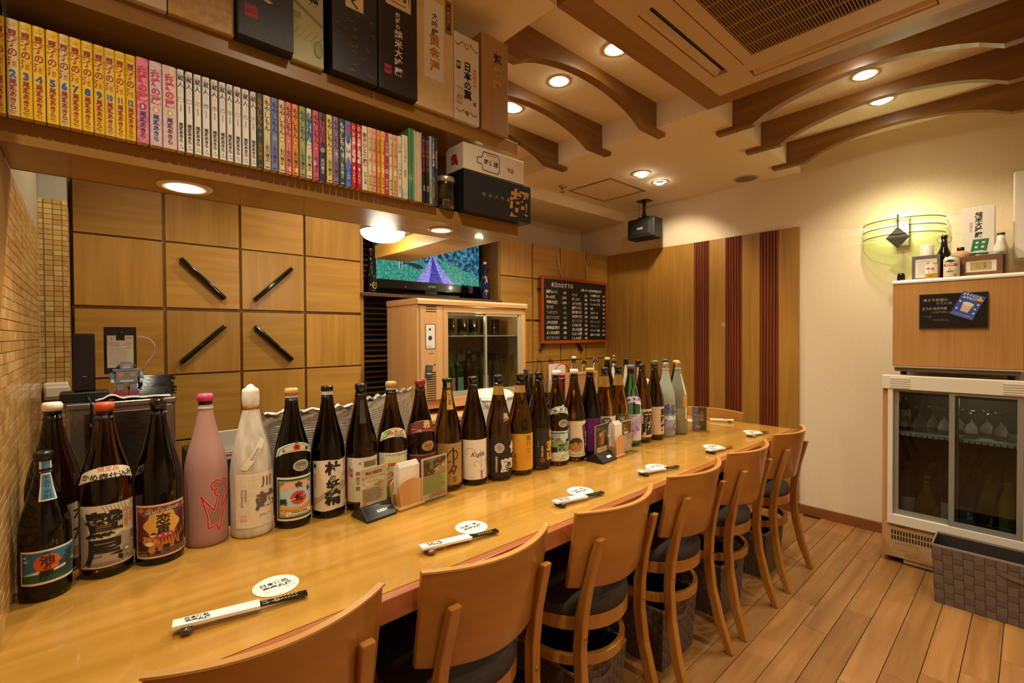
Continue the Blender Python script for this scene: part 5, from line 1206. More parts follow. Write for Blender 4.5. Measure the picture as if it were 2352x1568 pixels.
# ================================================================ cards and napkin holders
ACR = pane('f4f4f0', .05)
def card_black(label, x, y, rz, w, h, draw, logo, group):
    t = thing('menu_card', label, 'menu card', (x, y, .7202), rz, group)
    m = MB(); m.prism([(-.045, 0), (.045, 0), (.045, .006), (.010, .036), (-.010, .036), (-.045, .006)], lambda a, z: (-w / 2 - .006, a, z), lambda a, z: (w / 2 + .006, a, z))
    b = m.build('black_foot', pm('121214', .3), t, bevel=.002)
    ang = atan2(.030, .035); p = Printer(lambda a, s, e: (a, -.045 + s * cos(ang) - e * sin(ang), .006 + s * sin(ang) + e * cos(ang)), None)
    p.T(logo, .013, .008, .022, 'e8e4da', bold=.04) if logo else p.R(-.005, .014, .028, .026, 'e8e4da')
    p.done(b)
    c = BX('card', pm('e2d3b4', .5), t, -w / 2, w / 2, -.0012, .0012, .034, .034 + h)
    p = Printer(lambda a, z, e: (a, -.0012 - e, .034 + z), None); draw(p, w / 2, h); p.done(c)
    BX('acrylic_sheet', ACR, t, -w / 2 - .001, w / 2 + .001, -.0042, -.0032, .030, .036 + h)
    return t
def m1(p, hw, h):
    p.T('BRAU MEISTER', .0125, 0, h - .016, '7c2418', bold=.03, sx=.72).E(0, h - .042, hw * .82, .016, 'ece0c8').T('(キリンブラウマイスター)', .0068, 0, h - .030, '5a4a3a').P([(-.004, h - .055), (.02, h - .045), (.034, h - .048), (.022, h - .060)], 'b99c70')
    p.T('生粋のビール通のために', .0042, -.002, h - .042, '8a3a28').lines(-hw * .85, hw * .85, .012, h - .062, 17, .0011, '5a4c3c', .25).R(-hw * .86, .006, -hw * .62, .020, 'd0a02c').T('Kirin Brau Meister', .003, .006, .004, '5a4c3c')
card_black('beige beer card with a red headline in a black foot', .648, 1.350, radians(8), .092, .115, m1, 'KIRIN', 'printed cards on the bar')
def m3(p, hw, h):
    p.R(-hw, .0, hw, h, '3a2f1c').R(-hw, h * .55, hw, h * .8, '5a3c20').T('KIRIN', .007, -hw * .6, h - .010, 'c02c2c', bold=.04).P([(-.020, h * .28), (-.004, h * .28), (-.004, h * .72), (-.020, h * .72)], 'b8502c').P([(-.002, h * .28), (.016, h * .28), (.018, h * .75), (-.001, h * .75)], 'cf8a1c').R(-.020, h * .60, -.004, h * .72, 'd8c8a8').R(-.003, h * .14, .001, h * .28, 'a89a80').R(-.002, h * .75, .000, h * .9, 'c8b890').R(.008, h * .75, .010, h * .92, 'c8b890')
    p.R(-hw * .8, .002, hw * .85, .026, 'd9c6a4').T('¥ 650', .010, .004, .013, '6a5a48').T('一番搾りカクテル', .005, hw * .85, h * .55, 'e0d4c0', True)
card_black('small dark card picturing two orange cocktails in a black foot', 1.665, 1.262, radians(6), .104, .122, m3, None, 'printed cards on the bar')
def card_clear(label, x, y, rz, w, h, draw, group):
    t = thing('menu_card', label, 'menu card', (x, y, .7202), rz, group)
    BX('acrylic_foot', ACR, t, -w / 2 - .004, w / 2 + .016, -.030, .030, 0, .0025)
    BX('acrylic_sheet', ACR, t, -w / 2 - .003, w / 2 + .003, -.0045, -.0033, .0027, h + .012)
    c = BX('card', pm('d9c8ac', .5), t, -w / 2, w / 2, -.0012, .0012, .006, .006 + h)
    p = Printer(lambda a, z, e: (a, -.0012 - e, .006 + z), None); draw(p, w / 2, h); p.done(c)
def m2(p, hw, h):
    p.R(-hw * .86, h * .58, hw * .88, h * .96, '5a4230').P([(-hw * .1, h * .58), (hw * .88, h * .58), (hw * .88, h * .86), (hw * .2, h * .74)], 'c0a070').R(-hw * .4, h * .72, -hw * .1, h * .93, '8a7868').T('酒', .016, -hw * .5, h * .76, '30241c', bold=.03)
    for k in range(9): p.E(hw * (.0 + rnd.random() * .75), h * (.62 + rnd.random() * .2), .006, .003, ['d8c090', 'a87c48', 'e0cc9c'][k % 3], 8)
    p.E(-hw * .5, h * .64, .004, .003, 'c0602c', 6).E(hw * .4, h * .92, .006, .004, 'a83c2c', 8)
    p.R(-hw * .86, h * .17, hw * .86, h * .57, '93a25c').lines(-hw * .82, hw * .82, h * .18, h * .56, 10, .0018, '2c301c', .25).T('1,500円(税込)', .0130, hw * .25, h * .095, 'c8463a', bold=.03)
card_clear('upright card with a food photo over green text and a red price line', .858, 1.338, radians(7), .108, .140, m2, 'printed cards on the bar')
def m4(p, hw, h):
    p.R(-hw * .86, h * .56, hw * .86, h * .96, '5a4026')
    for k in range(14): p.E(hw * (rnd.random() * 1.4 - .7), h * (.64 + rnd.random() * .28), .006, .005, ['b08a4c', 'c9a868', '7a5a30'][k % 3], 8)
    p.E(-hw * .2, h * .62, .020, .005, 'c8d0d4').lines(-hw * .84, hw * .84, h * .53, h * .555, 1, .0012, 'b06a50', 0).T('日本酒処', .0085, hw * .45, h * .50, 'b0603c', bold=.02).T('参壱丸撰', .0085, hw * .45, h * .42, 'b0603c', bold=.02).lines(hw * .1, hw * .84, h * .2, h * .37, 4, .001, '9a8a70', .3).lines(-hw * .8, hw * .8, h * .04, h * .14, 2, .001, '9a8a70', .5)
card_clear('small card with a night photo at its top beside the second napkin holder', 1.853, 1.262, radians(4), .088, .145, m4, 'printed cards on the bar')
def m5(p, hw, h): p.R(-hw, 0, hw, h, '5a4632').P([(-hw, 0), (0, 0), (-hw * .2, h), (-hw, h)], '8a7a94').R(-hw * .6, h * .1, hw * .2, h * .2, 'b8a890').E(hw * .3, h * .6, .014, .03, '9a6a3c')
card_clear('narrow card stand at the far end of the bottle row', 2.565, 1.262, radians(-58), .075, .13, m5, 'printed cards on the bar')
NAP = pm('e4dcd0', .8)
def napkins(label, x, y, rz, w, h, hn):
    t = thing('napkin_holder', label, 'napkin holder', (x, y, .7202), rz, 'wooden napkin holders')
    BW = wood('napkin', 'b8834c', 'cf9f68', 'z', rough=.5, across=30); BWX = wood('napkin', 'b8834c', 'cf9f68', 'x', rough=.5, across=30)
    BX('base', BWX, t, -w / 2 - .002, w / 2 + .002, -.032, .030, 0, .012, bevel=.005)
    n = 14; pts = [(-w / 2 * .86, .010), (w / 2 * .86, .010), (w / 2, h * .72)] + [(w / 2 * cos(pi * k / n), h * .72 + (h * .28) * sin(pi * k / n)) for k in range(1, n)] + [(-w / 2, h * .72)]
    for yy in (-.026, .018):
        MB().prism(pts, lambda a, z: (a, yy, z), lambda a, z: (a, yy + .007, z)).build('panel', BW, t, bevel=.001)
    for s in (-1, 1): BX('side', BW, t, s * w * .43 - .003, s * w * .43 + .003, -.019, .018, .011, h * .5)
    m = MB(); w2 = w * .40
    for k in range(7):
        y0 = -.016 + k * .0046; hh = hn - .004 * abs(3 - k); m.box(-w2 + .001 * (k % 3), w2 - .001 * (k % 2), y0, y0 + .0034, .013, hh)
    stuff(m.build('napkins', NAP, t))
napkins('wooden napkin holder full of white napkins next to the beige beer card', .762, 1.352, radians(7), .098, .096, .145)
napkins('second wooden napkin holder, beside the cocktail card', 1.767, 1.262, radians(4), .072, .100, .158)

# ================================================================ chalk board on the closet wall
t = thing('menu_board', 'black chalkboard of handwritten dishes and prices in an orange wooden frame', 'chalkboard', (2.775, 2.700, 1.195))
bw, bh = .885, .560
BX('slate', pm('16130f', .45), t, .02, bw - .02, .004, .018, .02, bh - .02)
OR = wood('board_frame', '8f3a10', 'ad4e18', 'x', rough=.35); ORZ = wood('board_frame', '8f3a10', 'ad4e18', 'z', rough=.35)
for a in ((0, bw, 0, .022, 0, .024), (0, bw, 0, .022, bh - .024, bh)): BX('frame_rail', OR, t, *a, bevel=.001)
for a in ((0, .024, 0, .022, .0245, bh - .0245), (bw - .024, bw, 0, .022, .0245, bh - .0245)): BX('frame_rail', ORZ, t, *a, bevel=.001)
m = MB().tube([(.25, .012, bh), (.24, .02, bh + .11), (.22, .038, bh + .24)], .003, 6).build('hanging_cord', pm('cfc4b0', .7), t)
m = MB().tube([(.60, .012, bh), (.60, .02, bh + .11), (.59, .038, bh + .24)], .003, 6).build('hanging_cord', pm('cfc4b0', .7), t)
p = Printer(lambda x, z, e: (x, .004 - e, z), None); CHK = 'e2ddd2'; CH2 = '9a958a'
p.T('本日のおすすめ', .047, .115, .492, CHK, bold=.02, sx=.86, al='L').T('お通しお一人様500円(税込)です', .025, .50, .468, CHK, bold=.02, sx=.85, al='L')
cols = [[('銀鱈ルイベ', '600'), ('ほっけ焼', '1,000'), ('金華さば焼', '1,000'), ('若竹煮', '400'), ('つぶわさび', '400'), ('ほたての女焼', '400'), ('ぶり白子焼', '500'), ('有明仙鳳売り', '600'), ('えいひれ売り', '500'), ('ほたて貝ひも売り', '500')],
        [('〆サバ', '600'), ('梅くらげ', '400'), ('ぶりかま焼', '600'), ('銀鱈ハラス', '500'), ('数子松づけ', '500'), ('本日変わり丼', '400'), ('ほたての酒盗', '400'), ('とりはつ焼', '500'), ('ガルス正油煮', '600'), ('にんにく素揚', '300'), ('ししゃも焼', '400')],
        [('いか塩辛わた焼', '400'), ('クリームチーズ酒盗', '500'), ('クリームチーズ味噌', '500'), ('冷奴', '300'), ('炙りチーズ', '500'), ('いなご佃煮', '400'), ('芋けんちっぷす', '300'), ('ポテトナッツ', '300'), ('ウインナー盛合', '1,000'), ('銀鱈ハラス盛合', '1,000')]]
for ci, (x0, x1, z0, dz, sz) in enumerate(((.055, .305, .432, .0428, .0300), (.375, .585, .420, .0378, .0285), (.625, .840, .425, .0395, .0240))):
    for i, (a, b) in enumerate(cols[ci]):
        col = CH2 if (a[0] in '若つほ芋ポ' and i > 2) else CHK
        z = z0 - dz * i; n = len(a); sx = min(.92, (x1 - x0) * .66 / (n * sz))
        p.T(a, sz, x0, z, col, bold=.018, sx=sx, al='L').T(b, sz * 1.05, x1, z, col, bold=.018, sx=.85, al='R')
p.done([c for c in t.children if c.name.startswith('slate')][0], 'chalk_lettering')

# ================================================================ television and bottles in the niche
t = thing('television', 'flat black television showing a railway line through green woods', 'television', (1.40, 2.90, 1.545))
BX('bezel', pm('0b0b0d', .2, 0, .5, .3), t, 0, .90, 0, .05, .04, .56, bevel=.004)
BX('foot', pm('0b0b0d', .15, 0, .5, .4), t, .20, .66, -.05, .09, 0, .012, bevel=.003); BX('neck', pm('0b0b0d', .2), t, .40, .50, .01, .04, .012, .05)
def screen(key, cols, sc, st=.9):
    m_, nt, b_ = newmat('screen_' + key); N, L = nt.nodes, nt.links
    tc = N.new('ShaderNodeTexCoord'); n1 = N.new('ShaderNodeTexNoise'); n1.inputs['Scale'].default_value = sc; n1.inputs['Detail'].default_value = 7; n1.inputs['Roughness'].default_value = .7
    cr = N.new('ShaderNodeValToRGB'); cr.color_ramp.elements[0].position = .40; cr.color_ramp.elements[0].color = hx(cols[0]); cr.color_ramp.elements[1].position = .62; cr.color_ramp.elements[1].color = hx(cols[2])
    e_ = cr.color_ramp.elements.new(.5); e_.color = hx(cols[1])
    L.new(tc.outputs['Object'], n1.inputs['Vector']); L.new(n1.outputs['Fac'], cr.inputs[0]); L.new(cr.outputs[0], b_.inputs['Emission Color']); b_.inputs['Base Color'].default_value = (0, 0, 0, 1); b_.inputs['Emission Strength'].default_value = st; b_.inputs['Roughness'].default_value = .2
    return m_
scr = BX('screen', screen('woods', ('06101f', '1b5a80', '58b8c0'), 30), t, .022, .878, -.002, .0, .10, .545)
p = Printer(lambda x, z, e: (.022 + x, -.002 - e, .10 + z), None)
MEAD = screen('meadow', ('1f7a6c', '3aa08c', '68c8b0'), 60, .8); BALL = screen('ballast', ('7a70d0', '9c90ea', 'c0b8ff'), 70, .9); TRK = screen('track', ('2c2c90', '4a48b4', '6a68d0'), 70, .8)
p.P([(0, 0), (.62, 0), (.5, .10), (.44, .155), (.36, .135), (.30, .145), (.2, .12), (.1, .15), (0, .14)], MEAD).P([(.60, 0), (.856, 0), (.856, .06), (.78, .10), (.70, .11), (.62, .15), (.52, .17), (.46, .19)], MEAD)
p.P([(.30, 0), (.62, 0), (.505, .12), (.44, .20), (.425, .20), (.39, .12)], BALL).P([(.40, 0), (.52, 0), (.462, .12), (.436, .19), (.430, .19), (.425, .12)], TRK).P([(.16, .095), (.22, .115), (.26, .105), (.32, .085), (.36, .10), (.34, .118), (.28, .128), (.20, .122)], emit('123050', .5))
p.R(.165, .08, .172, .26, emit('b8c4f0', .9)).R(.188, .08, .194, .26, emit('b8c4f0', .9)).P([(0, .145), (.06, .15), (.16, .15), (.16, .20), (0, .21)], emit('0a1236', .4)); p.done(scr, 'picture')
p = Printer(lambda x, z, e: (x, -e, z), None); p.T('MITSUBISHI', .012, .45, .072, 'b8b4ac', bold=.03).R(.435, .045, .50, .060, '050506').E(.24, .058, .003, .003, emit('b0b030', 1.5)); p.done([c for c in t.children if c.name.startswith('bezel')][0])
DB = [(.02, 0), (.036, .001), (.0385, .006), (.0385, .07), (.036, .10), (.028, .135), (.018, .165), (.0125, .20), (.0115, .255)]
bottle('black bottle with a gold wreath emblem left of the television', 1.335, 2.80, '0e0b0e', DB, ('lip', '5a1a14'), .35, 'bottles beside the television', rough=.1, name='decorative_bottle', z=1.5325, opaque=True,
       labels=[lab(rect(-.0001, .06, .0001, .0601), '0e0b0e', .06, lambda p: (p.L([(.016 * cos(a), .052 + .020 * sin(a)) for a in [pi * .62 + k * pi * 1.76 / 14 for k in range(15)]], .005, 'a88a3c'), p.T('八', .018, 0, .054, 'a88a3c', bold=.03)), name='emblem')])
bottle('black bottle with a red tassel at the left edge of the television niche', 1.272, 2.85, '0e0b0e', DB, ('lip', '2a1210'), .35, 'bottles beside the television', rough=.1, name='decorative_bottle', z=1.5325, opaque=True, labels=[wrapband(.055, .085, '7a2a14', name='tassel')])
bottle('dark blue bottle with a white cap and gold emblem right of the television', 2.235, 2.77, '10123a', DB, ('crown', 'd8d0c0'), -.4, 'bottles beside the television', rough=.1, name='decorative_bottle', z=1.5325, opaque=True,
       labels=[lab(rect(-.0001, .06, .0001, .0601), '10123a', .06, lambda p: (p.P(star(0, .065, .014, 5, .5), 'a88a3c'), p.L([(0, .052), (0, .035)], .004, 'a88a3c')), name='emblem'), wrapband(.16, .178, '8a4a20', name='tassel')])
tv2 = bottle('black bottle partly hidden behind the blue one in the niche', 2.29, 2.86, '0c0a0c', DB, ('lip', '1a1210'), 0, 'bottles beside the television', rough=.15, name='decorative_bottle', z=1.5325, opaque=True)
# ================================================================ back counter and glass-door showcase
t = thing('back_counter', 'low work counter behind the bar under the glass-door showcase', 'counter', (0, 0, 0))
BX('wood_top', beech('x'), t, 1.27, 2.33, 2.22, 2.72, .775, .80, bevel=.002); BX('cabinet', pm('1c1814', .6), t, 1.30, 2.31, 2.26, 2.715, 0, .7745)
t = thing('work_table', 'stainless steel work table just behind the bar', 'table', (0, 0, 0))
ST = mottled('steel', '8a8680', 'a39e96', 40, .28, .02, metal=.9, stretch=(1, 1, 20)); STB = mottled('steel_x', '8a8680', 'a39e96', 40, .3, .02, metal=.9, stretch=(12, 1, 1))
BX('steel_top', ST, t, 1.22, 2.31, 1.64, 2.19, .752, .775, bevel=.002)
for x in (1.26, 2.27):
    for y in (1.68, 2.15): MB().cyl((x, y, 0), (x, y, .752), .018, 12).build('leg', ST, t)
SH = beech('z'); SHX = beech('x')
t = thing('drinks_showcase', 'beech-veneered drinks cabinet with two sliding glass doors under the television', 'showcase', (1.405, 2.36, .835))
sw, sd, sh = .858, .36, .648; x1 = .175
BX('side_cheek', SH, t, 0, .012, 0, sd, .0, sh); BX('side_cheek', SH, t, sw - .02, sw, 0, sd, .0, sh)
MB().prism([(0, sh), (sd, sh), (sd, sh - .035), (0, sh - .035), (-.018, sh - .035), (-.018, sh - .012), (-.012, sh - .003)], lambda a, z: (-.005, a, z), lambda a, z: (sw + .004, a, z)).build('top_cap', SHX, t, bevel=.002)
BX('control_panel', SH, t, .012, x1 - .002, -.006, .02, .055, sh - .04, bevel=.001); BX('aluminium_strip', pm('cfc8b8', .3, .8), t, .013, .019, -.0075, -.006, .055, sh - .04)
BX('back', pm('8f8878', .5), t, .02, sw - .02, sd - .02, sd, .02, sh - .036)
BX('inner_side', pm('a29b8a', .5), t, x1, x1 + .012, .022, sd - .02, .05, sh - .04); BX('bottom', SHX, t, .012, sw - .02, .022, sd - .02, .0, .05)
for a in ((x1, sw - .02, -.006, .02, sh - .075, sh - .04), (x1, sw - .02, -.006, .02, .0, .055)): BX('front_frame', SHX, t, *a)
for a in ((x1, x1 + .030, -.006, .02, .0555, sh - .0755), (sw - .045, sw - .0205, -.006, .02, .0555, sh - .0755)): BX('front_frame', SH, t, *a)
ALU = pm('c3bda6', .35, .4); PNE = pane('dfe6dc', .05)
gx0, gx1, gz0, gz1 = x1 + .031, sw - .046, .056, sh - .076; gm = (gx0 + gx1) / 2
for i, (a, b, yy) in enumerate(((gx0, gm + .012, .008), (gm - .010, gx1, -.002))):
    d = MB().box(a, a + .012, yy, yy + .008, gz0, gz1).box(b - (.022 if i == 0 else .030), b, yy, yy + .008, gz0, gz1).box(a + .012, b - .022, yy, yy + .008, gz0, gz0 + (.030 if i else .036)).box(a + .012, b - .022, yy, yy + .008, gz1 - .016, gz1)
    dd = d.build('sliding_door', ALU, t); BX('glass_pane', PNE, dd, a + .012, b - .022, yy + .003, yy + .005, gz0 + .03, gz1 - .016)
BX('wire_shelf', pm('d8d4c8', .4), t, x1 + .014, sw - .022, .03, sd - .03, .425, .431)
p = Printer(lambda x, z, e: (x, -.006 - e, z), None)
for k in range(5): p.R(.055, .570 + k * .014, .125, .575 + k * .014, '100e0c')
p.R(.050, .355, .118, .500, '4a3a28').R(.054, .358, .114, .496, 'd9d4c8').R(.074, .462, .088, .474, '26221e').E(.082, .418, .013, .014, '1c1a18').E(.082, .418, .010, .011, '3a3632').lines(.058, .110, .362, .376, 3, .0012, '8a857a', .4).T('Panasonic', .010, .088, .330, '3a3028', bold=.02, sx=.8).E(.112, .262, .005, .005, '1a1614').E(.112, .280, .0015, .0015, '1a1614')
for k in range(13): p.R(.055, .215 - k * .0135, .120, .220 - k * .0135, '100e0c')
p.done([c for c in t.children if c.name.startswith('control_panel')][0], 'controls')
ls = bpy.data.objects.new('showcase_light', lampdata('showcase_light', 'POINT', 1.6, .03)); COL.objects.link(ls); ls.parent = t; ls.location = (.5, .06, .545)  # unseen lamp added inside to brighten the showcase contents
t2_ = thing('kitchen_timer', 'small grey kitchen timer stuck to the beech cabinet front', 'timer', (1.475, 2.3535, 1.06))
mm = MB(); mm.prism(rect(-.022, -.036, .022, .036), lambda a, z: (a * .99 + z * .10, -.008, z - a * .10), lambda a, z: (a * .99 + z * .10, 0, z - a * .10)); tb_ = mm.build('case', pm('3c3a38', .5), t2_, bevel=.002)
p = Printer(lambda a, z, e: (a * .99 + z * .10, -.008 - e, z - a * .10), None); p.R(-.016, .004, .016, .028, '5a5a46'); [p.E(-.011 + k * .011, -.013, .0045, .005, 'c9c4ba') for k in range(3)]; p.done(tb_)
SB = [(.018, 0), (.030, .001), (.0335, .006), (.034, .012), (.034, .15), (.032, .17), (.024, .20), (.0155, .225), (.0125, .25), (.0125, .27)]
GSH = 'bottles behind the showcase doors'
for i, (x, col, lc, nm) in enumerate(((.225, '241008', 'a83240', 'dark bottle with a red label'), (.300, '3a4a1c', 'd0889a', 'green bottle with a pink label'), (.372, '2e3a14', '8aa4b0', 'green bottle with a pale blue label'), (.440, '3a200c', 'a8404a', 'brown bottle with a crimson label'), (.570, '46581c', 'd8d4cc', 'green bottle with a wide white label'), (.690, '4a3a20', 'cfcac0', 'brown bottle with a white brush-lettered label'))):
    bottle(nm + ' inside the beech showcase', 1.405 + x, 2.36 + .10 + .01 * (i % 3), col, SB, ('lip', '1a140e'), .5, GSH, rough=.1, z=.8855, opaque=True, name='showcase_bottle',
           labels=[lab(rect(-.036, .02, .036, .115), lc, .06, lambda p, i=i: p.T('純米', .018, .004, .085, 'e8e0d4' if i in (0, 3) else '4a4650', True, .02))])
GLS = glass('f4f6f2', .01)
for i in range(6):
    g = thing('stemmed_glass' if i % 2 else 'tumbler', 'clear glass on the showcase wire shelf, %s from the left' % ('first', 'second', 'third', 'fourth', 'fifth', 'sixth')[i], 'glass', (1.405 + .24 + i * .095, 2.52, .835 + .4315), 0, 'glasses on the showcase shelf')
    MB().lathe([(.026, 0), (.030, .005), (.034, .11), (.0325, .11), (.028, .008), (.0005, .006)], 20).build('glass_body', GLS, g)
# ================================================================ things behind the bar
t = thing('dishwasher', 'stainless steel box cabinet behind the left-hand bottles', 'appliance', (-.044, 1.90, 0))
BX('steel_body', STB, t, 0, .262, 0, .34, .02, 1.062, bevel=.006)
BX('door', mottled('steel_door', '4a4540', '6a645c', 30, .22, .01, metal=.9, stretch=(1, 1, 8)), t, .038, .225, -.004, .0005, .3, 1.040, bevel=.002); BX('rim', STB, t, -.002, .264, -.005, .342, 1.052, 1.072, bevel=.004)
for x, z in ((.058, 1.005), (.232, 1.022)): MB().cyl((x, -.010, z), (x, -.001, z), .007, 14).build('bolt', pm('c9c2b4', .2, .9), t)
BX('column', STB, t, .236, .250, -.007, .0, .3, 1.05, bevel=.002)
for x in (.02, .24):
    for y in (.02, .32): MB().cyl((x, y, 0), (x, y, .02), .012, 8).build('foot', pm('1c1a18', .5), t)
TZ = 1.0724
t = thing('cloth', 'folded white cloth lying along the top edge of the steel cabinet', 'cloth', (.03, 1.90, TZ))
m = MB(); n = 20; vs = []
for k in range(n + 1):
    x = -.01 + .185 * k / n; z = .004 + .006 * abs(sin(k * .5)) * (1 - k / n) ** .5 + (.010 if 2 < k < 7 else 0) * sin((k - 2) / 5 * pi)
    vs += [(x, -.006, z - .014 * (k < 4) * 0), (x, .012, z + .001), (x, .045, .004)]
fs = []
for k in range(n):
    for q in range(2): fs.append((k * 3 + q, k * 3 + q + 1, k * 3 + q + 4, k * 3 + q + 3))
m.add(vs, fs, True).build('fabric', pm('e6dccb', .8), t, solid=.003)
t = thing('router_dock', 'flat black power box with the tall speaker standing on it', 'electronics', (-.010, 1.965, TZ))
BX('case', pm('141214', .4), t, -.050, .062, -.03, .05, .0, .030, bevel=.004); MB().tube([(.012, -.032, .016), (.016, -.055, .012), (.022, -.080, -.01), (.024, -.084, -.09), (.03, -.084, -.18)], .0035, 8).build('cable', pm('101012', .5), t)
t = thing('tall_speaker', 'tall black cuboid speaker beside the toy robot', 'speaker', (-.004, 1.975, TZ + .0305))
BX('case', pm('17131a', .35), t, -.024, .026, -.024, .026, 0, .178, bevel=.005); BX('logo_line', pm('b8b4b0', .4), t, -.004, .006, -.0248, -.0242, .045, .0464)
# toy robot holding a phone
t = thing('toy_robot', 'blue-grey toy robot with red feet on a square base', 'toy', (.097, 1.962, TZ + .001))
RG, RR_, RO = pm('6f7f92', .45), pm('8a2030', .45), pm('d07c1c', .45)
k_ = .92
def rb(name, mat, par, *a, bevel=.0015): return BX(name, mat, par, *[q * k_ for q in a], bevel=bevel)
rb('base', RG, t, -.034, .034, -.022, .028, 0, .010)
for s in (-1, 1):
    rb('leg', RG, t, s * .018 - .010, s * .018 + .010, -.010, .010, .026, .052); rb('foot', RR_, t, s * .018 - .014, s * .018 + .014, -.020, .014, .0105, .026)
    MB().cyl((s * .038 * k_, 0, .088 * k_), (s * .041 * k_, -.012 * k_, .062 * k_), .0065, 10).build('arm', RG, t); MB().cyl((s * .041 * k_, -.012 * k_, .064 * k_), (s * .038 * k_, -.020 * k_, .056 * k_), .0055, 8).build('hand', pm('c8c0b0', .5), t)
tor = rb('torso', RG, t, -.030, .030, -.014, .014, .0525, .092); rb('shoulder_block', RG, t, -.038, .038, -.012, .012, .0925, .102)
hd = rb('head', RG, t, -.019, .019, -.013, .013, .1025, .122); rb('crown', RG, t, -.014, .014, -.010, .010, .1222, .127)
for s in (-1, 1):
    MB().cyl((s * .0185 * k_, 0, .111 * k_), (s * .026 * k_, 0, .111 * k_), .004, 10).build('ear', RR_, t)
p = Printer(lambda x, z, e: (x * k_, -.014 * k_ - e * 1.2, z * k_), None); p.E(-.016, .082, .009, .0075, 'd07c1c').E(.016, .082, .009, .0075, 'd07c1c').R(-.018, .058, .018, .063, 'cfc8b8'); p.done(tor, 'front_print')
p = Printer(lambda x, z, e: (x * k_, -.013 * k_ - e * 1.2, z * k_), None); p.R(-.014, .109, .014, .117, 'a8a498').E(-.009, .112, .0028, .0028, 'd07c1c').E(.009, .112, .0028, .0028, 'd07c1c').R(-.011, .104, .011, .108, 'd8d2c4'); p.done(hd, 'face_print')
t = thing('smartphone', 'upright black phone with a white printed label held behind the toy robot', 'phone', (.084, 1.985, TZ + .078))
bd = BX('body', pm('0d0d10', .15, 0, .5, .3), t, -.041, .041, 0, .008, 0, .152, bevel=.003); BX('top_rim', pm('c8c4c0', .2, .8), t, -.040, .040, .001, .007, .1505, .1535, bevel=.001)
MB().cyl((0, -.003, .132), (0, .001, .132), .007, 16).build('camera_lens', pm('1c1c22', .05), t)
p = Printer(lambda x, z, e: (x, -e, z), None); p.P([(-.033, .02), (.033, .02), (.033, .124), (.011, .124), (.011, .108), (-.011, .108), (-.011, .124), (-.033, .124)], 'cfc6b4').lines(-.028, .028, .03, .085, 9, .001, '5a544a', .3).lines(-.028, .0, .088, .102, 3, .0012, '4a443a', .3).L([(.004, .090), (.016, .100), (.028, .098), (.018, .092), (.026, .086)], .0008, '4a443a').L([(-.022, .118), (-.022, .110)], .0012, BK).R(.014, .115, .028, .1165, BK); p.done(bd)
m = MB().tube([(.042, .004, .118), (.058, .004, .118), (.075, .004, .112), (.088, .003, .095), (.090, .002, .075), (.080, .0, .05), (.064, .0, .03), (.055, .0, .0)], .0018, 8); m.build('charging_cable', pm('c0a8c0', .5), t); BX('plug', pm('c8b0c8', .4), t, .0415, .060, .001, .007, .1145, .1215, bevel=.001)
t = thing('tray_stack', 'stack of shiny black plastic clips and trays right of the toy robot', 'stack', (.172, 2.01, TZ))
for k in range(14):
    z = .002 + k * .0048; dx = rnd.uniform(-.006, .006); w = .058 if k > 6 else .064
    BX('tray', pm('0c0b0c', .12, 0, .5, .4), t, -w + dx - .004, w * .85 + dx + .003 * (k % 3), -.035, .035, z, z + .0040, bevel=.0012)
t = thing('wall_socket_strip', 'white plastic conduit box on the tiled pier behind the bottles', 'socket', (-.085, 2.40, 1.04))
BX('box', pm('ddd6c8', .4), t, -.03, .036, 0, .045, 0, .062, bevel=.005); BX('cover', pm('e6e0d4', .4), t, -.024, .040, -.012, -.0005, .012, .048, bevel=.003)
# foil splash guard
FOIL = mottled('foil', 'bfb8ae', 'd8d2c8', 50, .28, .5, metal=.8, dist=.004)
t = thing('foil_guard', 'ribbed aluminium foil splash guard folded around the stove', 'splash guard', (0, 0, 0))
def guard(a, b, top, nm):
    m = MB(); nz, nu = 90, 16; vs = []; d = Vector((b[0] - a[0], b[1] - a[1], 0)); nrm = Vector((d.y, -d.x, 0)).normalized(); z0, z1 = .775, top
    for i in range(nz + 1):
        for j in range(nu + 1):
            u, v = j / nu, i / nz; r = 0
            if .07 < u < .93 and .06 < v < .80: r = .0028 * (abs(((v * 24) % 1) - .5) * 2 - .5)
            elif v >= .80: r = .004 * sin(u * 31 + v * 9) * sin(v * 40 + u * 13)
            q = Vector((a[0], a[1], 0)) + d * u + nrm * r; vs.append((q.x, q.y, z0 + (z1 - z0) * v + (.006 * sin(u * 23) * (v > .8) * (v - .8) / .2)))
    fs = [(i * (nu + 1) + j, i * (nu + 1) + j + 1, (i + 1) * (nu + 1) + j + 1, (i + 1) * (nu + 1) + j) for i in range(nz) for j in range(nu)]
    m.add(vs, fs, True); o = m.build(nm, FOIL, t, solid=.0012)
    m = MB(); vs = []
    for j in range(25):
        u = j / 24; q = Vector((a[0], a[1], 0)) + d * u
        for k in range(5):
            an = -.6 + k * .95; rr = .008 + .004 * sin(j * 2.3 + k); e = q + nrm * (rr * cos(an)); vs.append((e.x, e.y, z1 + .004 + rr * sin(an) + .006 * sin(j * 1.7)))
    m.add(vs, [(j * 5 + k, j * 5 + 5 + k, j * 5 + 6 + k, j * 5 + k + 1) for j in range(24) for k in range(4)], True); m.build('crumpled_rim', FOIL, o, solid=.001)
guard((.462, 1.83), (.80, 1.83), .985, 'front_sheet'); guard((.80, 1.83), (1.235, 2.122), .995, 'side_sheet')
t = thing('stove', 'dark gas stove enclosed by the foil guard', 'stove', (.50, 1.90, 0))
